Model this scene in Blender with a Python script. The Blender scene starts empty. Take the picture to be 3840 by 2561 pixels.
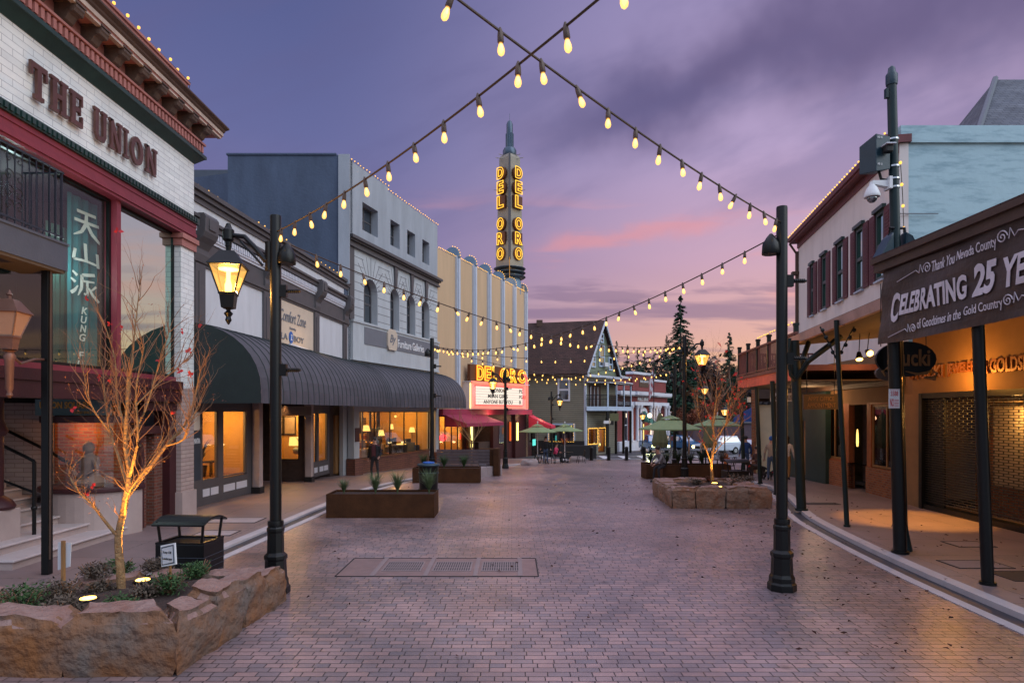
import bpy, bmesh, math, random
from mathutils import Vector, Matrix
R = math.radians
sc = bpy.context.scene
C = sc.collection
# ---------------------------------------------------------------- camera
CAMH = 2.75
cd = bpy.data.cameras.new('camera'); cam = bpy.data.objects.new('camera', cd); C.objects.link(cam)
cam.location = (0, 0, CAMH); cam.rotation_euler = (R(90), 0, 0)
cd.sensor_width = 36; cd.lens = 22.5; cd.shift_y = 264.5/3840; cd.clip_start = .1; cd.clip_end = 2000
sc.camera = cam
sc.view_settings.view_transform = 'Standard'; sc.view_settings.look = 'None'
sc.view_settings.exposure = 0; sc.view_settings.gamma = 1
sc.cycles.use_denoising = True
sc.cycles.max_bounces = 7; sc.cycles.diffuse_bounces = 3; sc.cycles.glossy_bounces = 3
sc.cycles.transparent_max_bounces = 12; sc.cycles.sample_clamp_indirect = 4; sc.cycles.caustics_reflective = False; sc.cycles.caustics_refractive = False

def srgb(r, g, b):
    f = lambda c: (c/255)/12.92 if c <= 10 else (((c/255)+.055)/1.055)**2.4
    return (f(r), f(g), f(b))
# ---------------------------------------------------------------- dusk sky
w = bpy.data.worlds.new('World'); sc.world = w; w.use_nodes = True
nt = w.node_tree; nt.nodes.clear()
def N(t, **k):
    n = nt.nodes.new(t)
    for a, b in k.items(): setattr(n, a, b)
    return n
def setin(n, i, v):
    if hasattr(v, 'links') or isinstance(v, bpy.types.NodeSocket): nt.links.new(v, n.inputs[i])
    else: n.inputs[i].default_value = v
def M(op, a, b=0.0, c=0.0, clamp=False):
    n = N('ShaderNodeMath', operation=op, use_clamp=clamp); setin(n, 0, a); setin(n, 1, b); setin(n, 2, c); return n.outputs[0]
def SS(x, lo, hi):
    n = N('ShaderNodeMapRange', interpolation_type='SMOOTHSTEP'); setin(n, 0, x); setin(n, 1, lo); setin(n, 2, hi); return n.outputs[0]
def MixC(f, a, b):
    n = N('ShaderNodeMix', data_type='RGBA'); setin(n, 0, f)
    for i, v in ((6, a), (7, b)): setin(n, i, v if isinstance(v, bpy.types.NodeSocket) else (*v, 1))
    return n.outputs[2]
def Ramp(x, stops):
    n = N('ShaderNodeValToRGB'); setin(n, 0, x); cr = n.color_ramp
    cr.interpolation = 'EASE' if len(stops) < 3 else 'LINEAR'
    while len(cr.elements) < len(stops): cr.elements.new(.5)
    for e, (p, c) in zip(cr.elements, stops): e.position = p; e.color = (*c, 1)
    return n.outputs[0]
tc = N('ShaderNodeTexCoord'); nv = N('ShaderNodeVectorMath', operation='NORMALIZE'); nt.links.new(tc.outputs['Generated'], nv.inputs[0])
sx = N('ShaderNodeSeparateXYZ'); nt.links.new(nv.outputs[0], sx.inputs[0])
X_, Y_, Z_ = sx.outputs
left = Ramp(Z_, [(0, srgb(196, 150, 158)), (.10, srgb(166, 142, 168)), (.22, srgb(130, 122, 166)), (.38, srgb(102, 106, 156)), (.56, srgb(84, 92, 142))])
right = Ramp(Z_, [(0, srgb(255, 196, 120)), (.05, srgb(250, 190, 145)), (.12, srgb(226, 174, 164)), (.22, srgb(206, 166, 188)), (.36, srgb(188, 166, 204)), (.56, srgb(164, 150, 194))])
col = MixC(SS(X_, -.30, .42), left, right)
# cloud layer: noise on a plane overhead
zz = M('ADD', M('MAXIMUM', Z_, 0.0), .10)
cb = N('ShaderNodeCombineXYZ'); setin(cb, 0, M('MULTIPLY', M('DIVIDE', X_, zz), .35)); setin(cb, 1, M('DIVIDE', Y_, zz)); setin(cb, 2, 2.3)
def Noise(vec, sc_, det, rough=.55):
    n = N('ShaderNodeTexNoise'); nt.links.new(vec, n.inputs['Vector']); n.inputs['Scale'].default_value = sc_; n.inputs['Detail'].default_value = det; n.inputs['Roughness'].default_value = rough; return n.outputs[0]
n1 = Noise(cb.outputs[0], 1.15, 6); n2 = Noise(cb.outputs[0], .5, 3); n3 = Noise(nv.outputs[0], 5, 4)
front = SS(Y_, .15, .5)
u = M('DIVIDE', X_, M('MAXIMUM', Y_, .05)); v = M('DIVIDE', Z_, M('MAXIMUM', Y_, .05))
nd = M('MULTIPLY', M('SUBTRACT', n3, .5), .30)
# long dark bank rising to the right
q = M('SUBTRACT', M('ADD', v, nd), M('ADD', .462, M('MULTIPLY', u, .27)))
wid = M('ADD', .060, M('MULTIPLY', M('MAXIMUM', u, 0.0), .13))
q = M('DIVIDE', q, wid)
bank = M('MULTIPLY', M('POWER', 2.718, M('MULTIPLY', M('MULTIPLY', q, q), -1.0)), SS(u, -.10, .22))
bank = M('MULTIPLY', M('MULTIPLY', bank, front), .85)
col = MixC(bank, col, srgb(88, 78, 120))
# low grey-violet bars
bars = M('MULTIPLY', SS(n1, .545, .66), SS(Z_, .02, .09)); bars = M('MULTIPLY', bars, M('SUBTRACT', 1.0, SS(Z_, .20, .40)))
col = MixC(M('MULTIPLY', bars, .62), col, srgb(124, 104, 142))
col = MixC(M('MULTIPLY', SS(n2, .5, .72), .14), col, srgb(96, 88, 130))
# salmon streak
q2 = M('DIVIDE', M('SUBTRACT', M('ADD', v, M('MULTIPLY', nd, .40)), M('ADD', .243, M('MULTIPLY', u, .17))), M('ADD', .006, M('MULTIPLY', n1, .016)))
st = M('MULTIPLY', M('POWER', 2.718, M('MULTIPLY', M('MULTIPLY', q2, q2), -1.0)), M('MULTIPLY', SS(u, .0, .09), M('MULTIPLY', SS(Noise(cb.outputs[0], 4.5, 5), .36, .62), M('SUBTRACT', 1.0, SS(u, .28, .42)))))
col = MixC(M('MULTIPLY', M('MULTIPLY', st, front), .50), col, srgb(236, 150, 150))
cs = N('ShaderNodeCombineXYZ'); setin(cs, 0, M('ADD', M('MULTIPLY', u, 2.2), M('MULTIPLY', v, -1.2))); setin(cs, 1, M('MULTIPLY', M('ADD', v, M('MULTIPLY', nd, .12)), 15.0)); setin(cs, 2, 7.7)
n4 = Noise(cs.outputs[0], 1.0, 5, .5)
col = MixC(M('MULTIPLY', M('MULTIPLY', M('MULTIPLY', SS(n4, .54, .68), SS(v, .14, .20)), M('SUBTRACT', 1.0, SS(v, .26, .36))), M('MULTIPLY', front, .60)), col, srgb(238, 160, 158))
cs2 = N('ShaderNodeCombineXYZ'); setin(cs2, 0, M('MULTIPLY', u, 3.0)); setin(cs2, 1, M('MULTIPLY', M('ADD', v, M('MULTIPLY', nd, .08)), 24.0)); setin(cs2, 2, 1.9)
n5 = Noise(cs2.outputs[0], 1.0, 5, .55)
col = MixC(M('MULTIPLY', M('MULTIPLY', M('MULTIPLY', SS(n5, .56, .66), SS(v, .05, .09)), M('SUBTRACT', 1.0, SS(v, .16, .26))), M('MULTIPLY', front, .60)), col, srgb(120, 100, 136))
cs3 = N('ShaderNodeCombineXYZ'); setin(cs3, 0, M('MULTIPLY', u, 1.6)); setin(cs3, 1, M('ADD', M('MULTIPLY', v, 4.5), M('MULTIPLY', u, -1.6))); setin(cs3, 2, 4.4)
n6 = Noise(cs3.outputs[0], 1.6, 6, .55)
col = MixC(M('MULTIPLY', M('MULTIPLY', SS(n6, .42, .68), SS(v, .22, .34)), M('MULTIPLY', front, .40)), col, srgb(98, 96, 142))
# unseen sky overhead, behind and to the sides, brightened to lift the facades
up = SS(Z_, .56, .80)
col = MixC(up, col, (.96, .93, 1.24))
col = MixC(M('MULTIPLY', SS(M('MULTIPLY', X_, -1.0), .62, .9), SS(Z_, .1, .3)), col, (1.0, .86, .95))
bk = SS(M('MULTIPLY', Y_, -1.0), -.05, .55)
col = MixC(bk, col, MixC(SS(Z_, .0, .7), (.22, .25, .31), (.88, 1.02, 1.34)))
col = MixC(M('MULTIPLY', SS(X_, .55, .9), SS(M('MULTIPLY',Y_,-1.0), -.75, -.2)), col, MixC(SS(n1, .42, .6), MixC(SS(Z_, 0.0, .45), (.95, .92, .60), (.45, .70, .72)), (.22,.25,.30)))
sky = N('ShaderNodeTexSky', sky_type='NISHITA'); sky.sun_disc = False; sky.sun_elevation = R(2); sky.sun_rotation = R(60)
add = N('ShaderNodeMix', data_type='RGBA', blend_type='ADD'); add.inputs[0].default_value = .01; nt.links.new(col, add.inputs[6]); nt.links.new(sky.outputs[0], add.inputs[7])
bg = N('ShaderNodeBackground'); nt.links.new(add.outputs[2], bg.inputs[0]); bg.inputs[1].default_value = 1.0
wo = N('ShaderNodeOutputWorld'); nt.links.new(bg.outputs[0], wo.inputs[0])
w.cycles.sampling_method = 'MANUAL'; w.cycles.sample_map_resolution = 512
sd = bpy.data.lights.new('facade_fill', 'SUN'); sd.energy = 1.5; sd.angle = R(60); sd.color = (.90, .94, 1)  # broad fill lamp added to brighten the left facades, no sun is up
so = bpy.data.objects.new('facade_fill', sd); C.objects.link(so); so.rotation_euler = (R(22), R(52), 0)

# ---------------------------------------------------------------- materials
MT = {}
def mat(name, base=(.5, .5, .5), rough=.7, metal=0., var=.15, vs=3., bump=.15, bs=30., emit=None, es=0., spec=.5, col2=None, grain=0., noemis=False, streak=0., bd=.02, rp_=(.3, .7)):
    if name in MT: return MT[name]
    m = bpy.data.materials.new(name); m.use_nodes = True; t = m.node_tree; P = t.nodes['Principled BSDF']
    P.inputs['Roughness'].default_value = rough; P.inputs['Metallic'].default_value = metal; P.inputs['Specular IOR Level'].default_value = spec
    if var or col2:
        co = t.nodes.new('ShaderNodeTexCoord'); mp = t.nodes.new('ShaderNodeMapping'); t.links.new(co.outputs['Object'], mp.inputs[0])
        if streak: mp.inputs['Scale'].default_value = (1, 1, streak)
        nz = t.nodes.new('ShaderNodeTexNoise'); t.links.new(mp.outputs[0], nz.inputs['Vector']); nz.inputs['Scale'].default_value = vs; nz.inputs['Detail'].default_value = 6; nz.inputs['Roughness'].default_value = .62
        rp = t.nodes.new('ShaderNodeValToRGB'); t.links.new(nz.outputs[0], rp.inputs[0])
        a = tuple(max(0, c*(1-var)) for c in base); b = tuple(c*(1+var) for c in base)
        if col2: a, b = base, col2
        rp.color_ramp.elements[0].position = rp_[0]; rp.color_ramp.elements[0].color = (*a, 1); rp.color_ramp.elements[1].position = rp_[1]; rp.color_ramp.elements[1].color = (*b, 1)
        t.links.new(rp.outputs[0], P.inputs['Base Color'])
    else: P.inputs['Base Color'].default_value = (*base, 1)
    if bump:
        co = t.nodes.new('ShaderNodeTexCoord'); nz = t.nodes.new('ShaderNodeTexNoise'); t.links.new(co.outputs['Object'], nz.inputs['Vector']); nz.inputs['Scale'].default_value = bs; nz.inputs['Detail'].default_value = 4
        bm = t.nodes.new('ShaderNodeBump'); bm.inputs['Strength'].default_value = bump; bm.inputs['Distance'].default_value = bd; t.links.new(nz.outputs[0], bm.inputs['Height']); t.links.new(bm.outputs[0], P.inputs['Normal'])
    if emit:
        P.inputs['Emission Color'].default_value = (*emit, 1); P.inputs['Emission Strength'].default_value = es
        if noemis: m.cycles.emission_sampling = 'NONE'
    MT[name] = m; return m
def tile(name, c1, c2, mortar, bw, bh, ms=.01, rough=.8, bump=.5, off=.5, sq=1., sqf=2, var=.25, spec=.4, vs=.7, dirt=.0, dirtc=(.05,.05,.05), bias=0., big=0.):
    m = bpy.data.materials.new(name); m.use_nodes = True; t = m.node_tree; P = t.nodes['Principled BSDF']
    P.inputs['Roughness'].default_value = rough; P.inputs['Specular IOR Level'].default_value = spec
    uv = t.nodes.new('ShaderNodeUVMap')
    dn = t.nodes.new('ShaderNodeTexNoise'); t.links.new(uv.outputs[0], dn.inputs['Vector']); dn.inputs['Scale'].default_value = 9
    ad = t.nodes.new('ShaderNodeVectorMath'); ad.operation = 'MULTIPLY_ADD'; t.links.new(dn.outputs['Color'], ad.inputs[0]); ad.inputs[1].default_value = (bh*.10,)*3; t.links.new(uv.outputs[0], ad.inputs[2])
    br = t.nodes.new('ShaderNodeTexBrick'); t.links.new(ad.outputs[0], br.inputs['Vector'])
    br.inputs['Scale'].default_value = 1; br.inputs['Color1'].default_value = (*c1, 1); br.inputs['Color2'].default_value = (*c2, 1); br.inputs['Mortar'].default_value = (*mortar, 1)
    br.inputs['Brick Width'].default_value = bw; br.inputs['Row Height'].default_value = bh; br.inputs['Mortar Size'].default_value = ms; br.inputs['Mortar Smooth'].default_value = .2; br.inputs['Bias'].default_value = bias
    br.offset = off; br.squash = sq; br.squash_frequency = sqf
    nz = t.nodes.new('ShaderNodeTexNoise'); t.links.new(uv.outputs[0], nz.inputs['Vector']); nz.inputs['Scale'].default_value = vs; nz.inputs['Detail'].default_value = 7; nz.inputs['Roughness'].default_value = .65
    mr = t.nodes.new('ShaderNodeMapRange'); t.links.new(nz.outputs[0], mr.inputs[0]); mr.inputs[1].default_value = .3; mr.inputs[2].default_value = .7; mr.inputs[3].default_value = 1-var; mr.inputs[4].default_value = 1+var
    mx = t.nodes.new('ShaderNodeMix'); mx.data_type = 'RGBA'; mx.blend_type = 'MULTIPLY'; mx.inputs[0].default_value = 1; t.links.new(br.outputs[0], mx.inputs[6]); t.links.new(mr.outputs[0], mx.inputs[7])
    if big:
        nb = t.nodes.new('ShaderNodeTexNoise'); t.links.new(uv.outputs[0], nb.inputs['Vector']); nb.inputs['Scale'].default_value = .16; nb.inputs['Detail'].default_value = 8; nb.inputs['Roughness'].default_value = .7; nb.inputs['Distortion'].default_value = .6
        mr2 = t.nodes.new('ShaderNodeMapRange'); t.links.new(nb.outputs[0], mr2.inputs[0]); mr2.inputs[1].default_value = .36; mr2.inputs[2].default_value = .64; mr2.inputs[3].default_value = 1-big; mr2.inputs[4].default_value = 1+big*.6
        m3 = t.nodes.new('ShaderNodeMix'); m3.data_type = 'RGBA'; m3.blend_type = 'MULTIPLY'; m3.inputs[0].default_value = 1; t.links.new(mx.outputs[2], m3.inputs[6]); t.links.new(mr2.outputs[0], m3.inputs[7])
        vo = t.nodes.new('ShaderNodeTexVoronoi'); t.links.new(uv.outputs[0], vo.inputs['Vector']); vo.inputs['Scale'].default_value = .9
        mr3 = t.nodes.new('ShaderNodeMapRange'); t.links.new(vo.outputs['Distance'], mr3.inputs[0]); mr3.inputs[1].default_value = .03; mr3.inputs[2].default_value = .09; mr3.inputs[3].default_value = .55; mr3.inputs[4].default_value = 1
        mx = t.nodes.new('ShaderNodeMix'); mx.data_type = 'RGBA'; mx.blend_type = 'MULTIPLY'; mx.inputs[0].default_value = 1; t.links.new(m3.outputs[2], mx.inputs[6]); t.links.new(mr3.outputs[0], mx.inputs[7])
    t.links.new(mx.outputs[2], P.inputs['Base Color'])
    bm = t.nodes.new('ShaderNodeBump'); bm.inputs['Strength'].default_value = bump; bm.inputs['Distance'].default_value = .012; bm.invert = True; t.links.new(br.outputs['Fac'], bm.inputs['Height'])
    n2 = t.nodes.new('ShaderNodeTexNoise'); t.links.new(uv.outputs[0], n2.inputs['Vector']); n2.inputs['Scale'].default_value = 35; n2.inputs['Detail'].default_value = 4
    b2 = t.nodes.new('ShaderNodeBump'); b2.inputs['Strength'].default_value = .3; b2.inputs['Distance'].default_value = .01; t.links.new(n2.outputs[0], b2.inputs['Height']); t.links.new(bm.outputs[0], b2.inputs['Normal']); t.links.new(b2.outputs[0], P.inputs['Normal'])
    rr = t.nodes.new('ShaderNodeMapRange'); t.links.new(nz.outputs[0], rr.inputs[0]); rr.inputs[3].default_value = max(.05, rough-.12); rr.inputs[4].default_value = min(1, rough+.12); t.links.new(rr.outputs[0], P.inputs['Roughness'])
    MT[name] = m; return m
def glass(name, tint=(1, 1, 1), refl=.12, rough=.02, dark=None, gc=(.9, .95, 1), em=None):
    m = bpy.data.materials.new(name); m.use_nodes = True; t = m.node_tree; t.nodes.clear()
    o = t.nodes.new('ShaderNodeOutputMaterial'); mx = t.nodes.new('ShaderNodeMixShader'); mx.inputs[0].default_value = refl
    if dark: a = t.nodes.new('ShaderNodeBsdfDiffuse'); a.inputs[0].default_value = (*dark, 1)
    else: a = t.nodes.new('ShaderNodeBsdfTransparent'); a.inputs[0].default_value = (*tint, 1)
    g = t.nodes.new('ShaderNodeBsdfGlossy'); g.inputs[0].default_value = (*gc, 1); g.inputs[1].default_value = rough
    t.links.new(a.outputs[0], mx.inputs[1]); t.links.new(g.outputs[0], mx.inputs[2]); 
    if em:
        e = t.nodes.new('ShaderNodeEmission'); e.inputs[0].default_value = (1, .56, .14, 1); e.inputs[1].default_value = em; ad = t.nodes.new('ShaderNodeAddShader'); t.links.new(mx.outputs[0], ad.inputs[0]); t.links.new(e.outputs[0], ad.inputs[1]); t.links.new(ad.outputs[0], o.inputs[0]); m.cycles.emission_sampling = 'NONE'
    else: t.links.new(mx.outputs[0], o.inputs[0])
    MT[name] = m; return m
def emis(name, c, s, sample=False):
    m = mat(name, (.02, .02, .02), .5, 0, 0, bump=0, emit=c, es=s)
    if not sample: m.cycles.emission_sampling = 'NONE'
    return m
tile('pavers', (.35, .225, .215), (.20, .16, .175), (.03, .024, .026), .235, .115, .0065, .34, .8, .38, .74, 3, .30, .6, .45, big=.45)
tile('sidewalk', (.23, .16, .155), (.20, .15, .15), (.12, .09, .09), 1.5, 1.5, .012, .55, .3, 0, 1, 2, .2, .5, .9)
tile('white_brick', (.84, .86, .85), (.74, .77, .77), (.48, .50, .52), .46, .125, .007, .45, .45, .5, var=.10, vs=1.5)
tile('cream_brick', (.46, .36, .33), (.40, .30, .28), (.24, .17, .16), .40, .10, .008, .6, .5, var=.1)
tile('red_brick', (.20, .055, .032), (.11, .035, .025), (.16, .10, .08), .22, .075, .012, .85, .6, var=.3)
tile('orange_brick', (.36, .11, .04), (.22, .06, .03), (.25, .17, .11), .22, .075, .012, .85, .6, var=.25)
tile('siding', (.235, .22, .17), (.21, .20, .155), (.04, .04, .03), 60, .19, .014, .7, .5, var=.12)
tile('siding_green', (.20, .24, .17), (.18, .22, .16), (.06, .07, .05), 60, .19, .014, .7, .5, var=.12)
tile('shingles', (.085, .045, .040), (.055, .032, .030), (.02, .012, .012), .35, .18, .012, .9, .5, var=.3)
tile('shingles_blue', (.13, .14, .17), (.09, .10, .13), (.04, .04, .05), .35, .2, .012, .9, .5, var=.3)
tile('library_brick', (.26, .045, .045), (.21, .04, .04), (.18, .07, .06), .22, .08, .01, .85, .3, var=.15)
tile('rusty_brick', (.20, .08, .05), (.15, .06, .045), (.08, .04, .03), .60, .11, .012, .8, .5, var=.2)
tile('stucco_block', (.34, .35, .38), (.32, .33, .36), (.24, .25, .28), 3, .9, .01, .8, .1, var=.08)
mat('concrete', (.38, .31, .31), .75, var=.15, vs=2, bs=60)
mat('kerb', (.46, .42, .44), .6, var=.12, vs=2, bs=60)
mat('gutter', (.045, .047, .06), .5, var=.2, bs=60)
mat('asphalt', (.055, .055, .065), .6, var=.2, vs=.6, bs=50)
mat('road_paint', (.55, .55, .58), .6, var=.15)
mat('step_stone', (.42, .33, .31), .65, var=.10, vs=2, bs=40)
mat('tread', (.52, .45, .45), .5, var=.08, vs=2)
mat('barn_red', (.22, .030, .048), .45, var=.12)
mat('burgundy', (.045, .008, .011), .5, var=.15)
mat('pink_trim', (.42, .17, .15), .6, var=.15)
mat('cream_trim', (.52, .40, .33), .6, var=.25, vs=4)
mat('green_trim', (.015, .045, .042), .4, var=.2)
mat('bracket_brown', (.10, .065, .05), .55, var=.35, vs=6)
mat('letter_brown', (.12, .055, .045), .35, .3, var=.25, vs=5)
mat('black_metal', (.004, .0045, .005), .38, .0, var=.2, bump=.05, spec=.35)
mat('black_iron', (.012, .014, .018), .4, .5, var=.2)
mat('green_metal', (.008, .026, .030), .4, .0, var=.2, bump=.05, spec=.35)
mat('teal_metal', (.008, .035, .055), .4, var=.15)
mat('rail_dark', (.02, .03, .045), .4, var=.1, spec=.4)
mat('slate_blue', (.065, .08, .11), .5, var=.1)
mat('grey_trim', (.085, .080, .088), .6, var=.08)
mat('white_wall', (.60, .61, .65), .75, var=.10, vs=2.5, streak=.25, bs=12)
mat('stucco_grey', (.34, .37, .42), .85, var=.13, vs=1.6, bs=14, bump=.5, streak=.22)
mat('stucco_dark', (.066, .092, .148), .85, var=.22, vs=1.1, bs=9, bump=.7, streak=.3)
mat('stucco_pale', (.46, .49, .52), .8, var=.11, vs=2, bs=20, streak=.3)
mat('joint', (.16, .16, .18), .8, var=.1)
mat('awning', (.075, .068, .085), .7, var=.20, vs=1.2, bs=5, bump=.2)
mat('awning_end', (.018, .028, .030), .75, var=.12)
mat('theatre_tan', (.56, .39, .24), .8, var=.10, vs=1, streak=.15)
mat('theatre_stripe', (.50, .56, .66), .5, var=.05)
mat('theatre_blue', (.14, .24, .36), .4, var=.1)
mat('pylon_grey', (.30, .27, .22), .55, var=.08)
mat('pylon_metal', (.07, .10, .14), .3, .5, var=.1)
mat('neon_box', (.12, .035, .01), .6, var=.1)
mat('maroon_cloth', (.30, .02, .07), .7, var=.1)
mat('red_cloth', (.55, .03, .07), .7, var=.1)
mat('blue_cloth', (.02, .11, .42), .7, var=.1)
mat('green_cloth', (.01, .10, .08), .7, var=.1)
mat('parasol', (.20, .27, .13), .8, var=.08)
mat('parasol_dark', (.13, .13, .06), .8, var=.15)
mat('white_paint', (.62, .64, .72), .5, var=.05)
mat('blue_white', (.42, .52, .66), .5, var=.05)
mat('soil', (.045, .026, .022), 1, var=.5, vs=14, bump=1, bs=40)
mat('quarry_stone', (.22, .088, .03), .9, vs=1.5, bump=1, bs=7, col2=(.145, .115, .10), bd=.10, rp_=(.36, .66))
mat('quarry_top', (.22, .11, .085), .9, vs=4, bump=1, bs=10, col2=(.30, .20, .18), bd=.08)
mat('corten', (.045, .020, .010), .85, vs=2.5, bump=.3, bs=30, col2=(.085, .036, .016), spec=.15)
mat('bark', (.20, .11, .05), .8, vs=14, bump=1, bs=30, col2=(.36, .22, .10), bd=.03)
mat('twig', (.22, .11, .06), .8, var=.3)
mat('red_leaf', (.50, .015, .02), .6, var=.3, vs=20)
mat('seed', (.22, .08, .06), .8, var=.3, vs=20)
mat('shrub', (.035, .085, .022), .8, var=.5, vs=12)
mat('shrub_dry', (.10, .075, .055), .85, var=.5, vs=12)
mat('grass_blade', (.11, .16, .07), .7, var=.5, vs=8)
mat('grass_dark', (.02, .035, .012), .8, var=.5, vs=8)
mat('conifer', (.06, .14, .09), .9, var=.5, vs=1)
mat('far_wood', (.028, .020, .022), .95, var=.5, vs=1)
mat('autumn', (.16, .045, .02), .9, var=.5, vs=2)
mat('wood', (.28, .14, .05), .6, var=.3, vs=6, streak=.2)
mat('dark_wood', (.055, .035, .03), .6, var=.3, vs=5)
mat('orange_wood', (.30, .09, .03), .6, var=.2, vs=5)
mat('bench_wood', (.10, .075, .08), .6, var=.2)
mat('dark_room', (.012, .010, .010), .9, var=.2)
mat('room_wall', (.50, .30, .09), .8, var=.06)
mat('room_white', (.66, .58, .42), .8, var=.06)
mat('room_floor', (.20, .10, .05), .5, var=.2)
mat('sofa', (.30, .24, .18), .9, var=.15)
mat('white', (.75, .76, .78), .5, var=.04)
mat('black', (.01, .01, .011), .6, var=.1)
mat('chrome', (.6, .62, .66), .15, 1, var=0, bump=0)
mat('skin', (.42, .22, .16), .6, var=.05)
mat('hair', (.025, .015, .012), .7, var=.2)
mat('cloth_black', (.012, .012, .015), .9, var=.2)
mat('cloth_maroon', (.09, .025, .03), .9, var=.2)
mat('cloth_dark', (.02, .018, .022), .9, var=.2)
mat('cloth_jeans', (.05, .08, .15), .9, var=.2)
mat('cloth_blue', (.02, .05, .16), .9, var=.2)
mat('cloth_pink', (.62, .05, .14), .9, var=.2)
mat('cloth_grey', (.16, .15, .16), .9, var=.2)
mat('cloth_beige', (.30, .24, .20), .9, var=.2)
mat('cloth_white', (.60, .52, .50), .9, var=.1)
mat('cloth_ochre', (.32, .16, .06), .9, var=.1)
mat('cloth_brown', (.07, .03, .025), .9, var=.1)
mat('banner', (.042, .028, .027), .5, vs=1.4, bump=.6, bs=5, col2=(.085, .052, .045), bd=.04)
mat('banner_ink', (.66, .60, .66), .5, var=.1)
mat('peeling', (.24, .38, .45), .75, vs=1.3, bump=.35, bs=5, col2=(.38, .55, .62), var=.1, streak=5, bd=.03, rp_=(.30, .52))
mat('cream_wall', (.74, .68, .66), .8, var=.09, vs=1.5, streak=.25)
mat('warm_wall', (.23, .125, .055), .85, var=.08)
mat('soffit', (.085, .06, .04), .85, var=.1)
mat('fascia_brown', (.075, .040, .026), .55, var=.2)
mat('fascia_pink', (.42, .25, .21), .55, var=.2)
mat('coral', (.55, .10, .07), .6, var=.15)
mat('rail_red', (.14, .05, .045), .7, var=.2)
mat('post_green', (.010, .018, .017), .5, var=.2, spec=.3)
mat('gold', (.60, .30, .06), .4, .2, var=.1)
mat('sign_red', (.55, .03, .04), .6, var=.1)
mat('sign_grey', (.16, .17, .20), .6, var=.05)
mat('sign_cream', (.60, .50, .40), .7, var=.05)
mat('kungfu_cloth', (.012, .13, .16), .8, var=.25, vs=2)
mat('curtain_green', (.004, .045, .038), .8, var=.25, vs=2)
mat('teal_board', (.10, .17, .19), .6, var=.1)
mat('chalkboard', (.02, .03, .045), .7, var=.2)
mat('rubber', (.01, .01, .01), .9, var=.1)
mat('truck_blue', (.03, .12, .26), .25, .3, var=.05, bump=0)
mat('car_white', (.55, .62, .72), .25, .1, var=.03, bump=0)
mat('car_red', (.16, .03, .03), .3, .2, var=.05, bump=0)
mat('car_dark', (.03, .04, .06), .25, .3, var=.05, bump=0)
mat('hydrant_orange', (.50, .13, .03), .5, var=.1)
mat('shutter_metal', (.055, .050, .042), .45, .5, var=.2)
mat('cable', (.06, .035, .02), .5, .2, var=.1)
mat('far_building', (.10, .065, .08), .9, var=.1)
mat('flag_red', (.35, .05, .06), .8, var=.4, vs=9)
mat('grate_metal', (.26, .17, .16), .5, .3, var=.15)
mat('grate_dark', (.03, .025, .028), .7, var=.15)
mat('leaf_litter', (.06, .02, .015), .9, var=.4)
mat('beige_cover', (.24, .18, .18), .7, var=.08)
mat('quarry_pale', (.25, .115, .06), .9, vs=2.5, bump=.9, bs=8, col2=(.24, .17, .13), bd=.08)
mat('copper_leaf', (.45, .12, .02), .6, var=.3)
mat('shutter_red', (.085, .016, .026), .55, var=.15)
mat('eave_red', (.14, .035, .04), .55, var=.2)
mat('letter_copper', (.22, .075, .02), .4, .3, var=.2)
mat('statue', (.26, .18, .15), .8, var=.2)
glass('glass_clear', (1, .97, .92), .10); glass('glass_mirror', refl=.80, dark=(.01, .03, .03), rough=.015, gc=(.70, 1.0, .86)); glass('glass_dim', (.55, .5, .45), .10); glass('glass_upper', (.9, .95, .9), .05)
glass('glass_dark', refl=.35, dark=(.012, .015, .018), rough=.03); glass('glass_car', refl=.5, dark=(.03, .06, .09), rough=.05)
glass('glass_lantern', (1, .74, .36), .08, .08, em=.50)
emis('bulb_glow', (1, .62, .16), 2.2); emis('bulb_glass0', (1, .60, .17), 1.7); emis('fairy', (1, .52, .08), 1.9)
emis('lantern_glow', (1, .60, .22), 9.0); emis('amber_glow', (1, .62, .16), 1.9); emis('white_globe', (1, .75, .5), 5)
emis('neon_yellow', (1, .55, .03), 1.9); emis('neon_red', (1, .04, .03), 3.0, True); emis('neon_pink', (1, .20, .13), 1.9, True)
emis('marquee_face', (1, .86, .72), 1.05, True); emis('neon_tube', (1, .80, .22), 3.0); emis('neon_orange', (1, .14, .01), .9); emis('uplight', (1, .55, .10), 9.0)
emis('headlight', (.95, 1, .35), 7.0); emis('headlight_warm', (1, .70, .30), 9.0); emis('indicator', (1, .33, .04), 10.0); emis('teal_screen', (.12, .8, .7), 1.2); emis('spot_glow', (1, .55, .12), 8)
emis('filament', (1, .66, .24), 3.0)
glass('bulb_glass', (1, .8, .5), .10, .05, em=.85)
emis('letters_glow', (1, .42, .05), .35)

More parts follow.
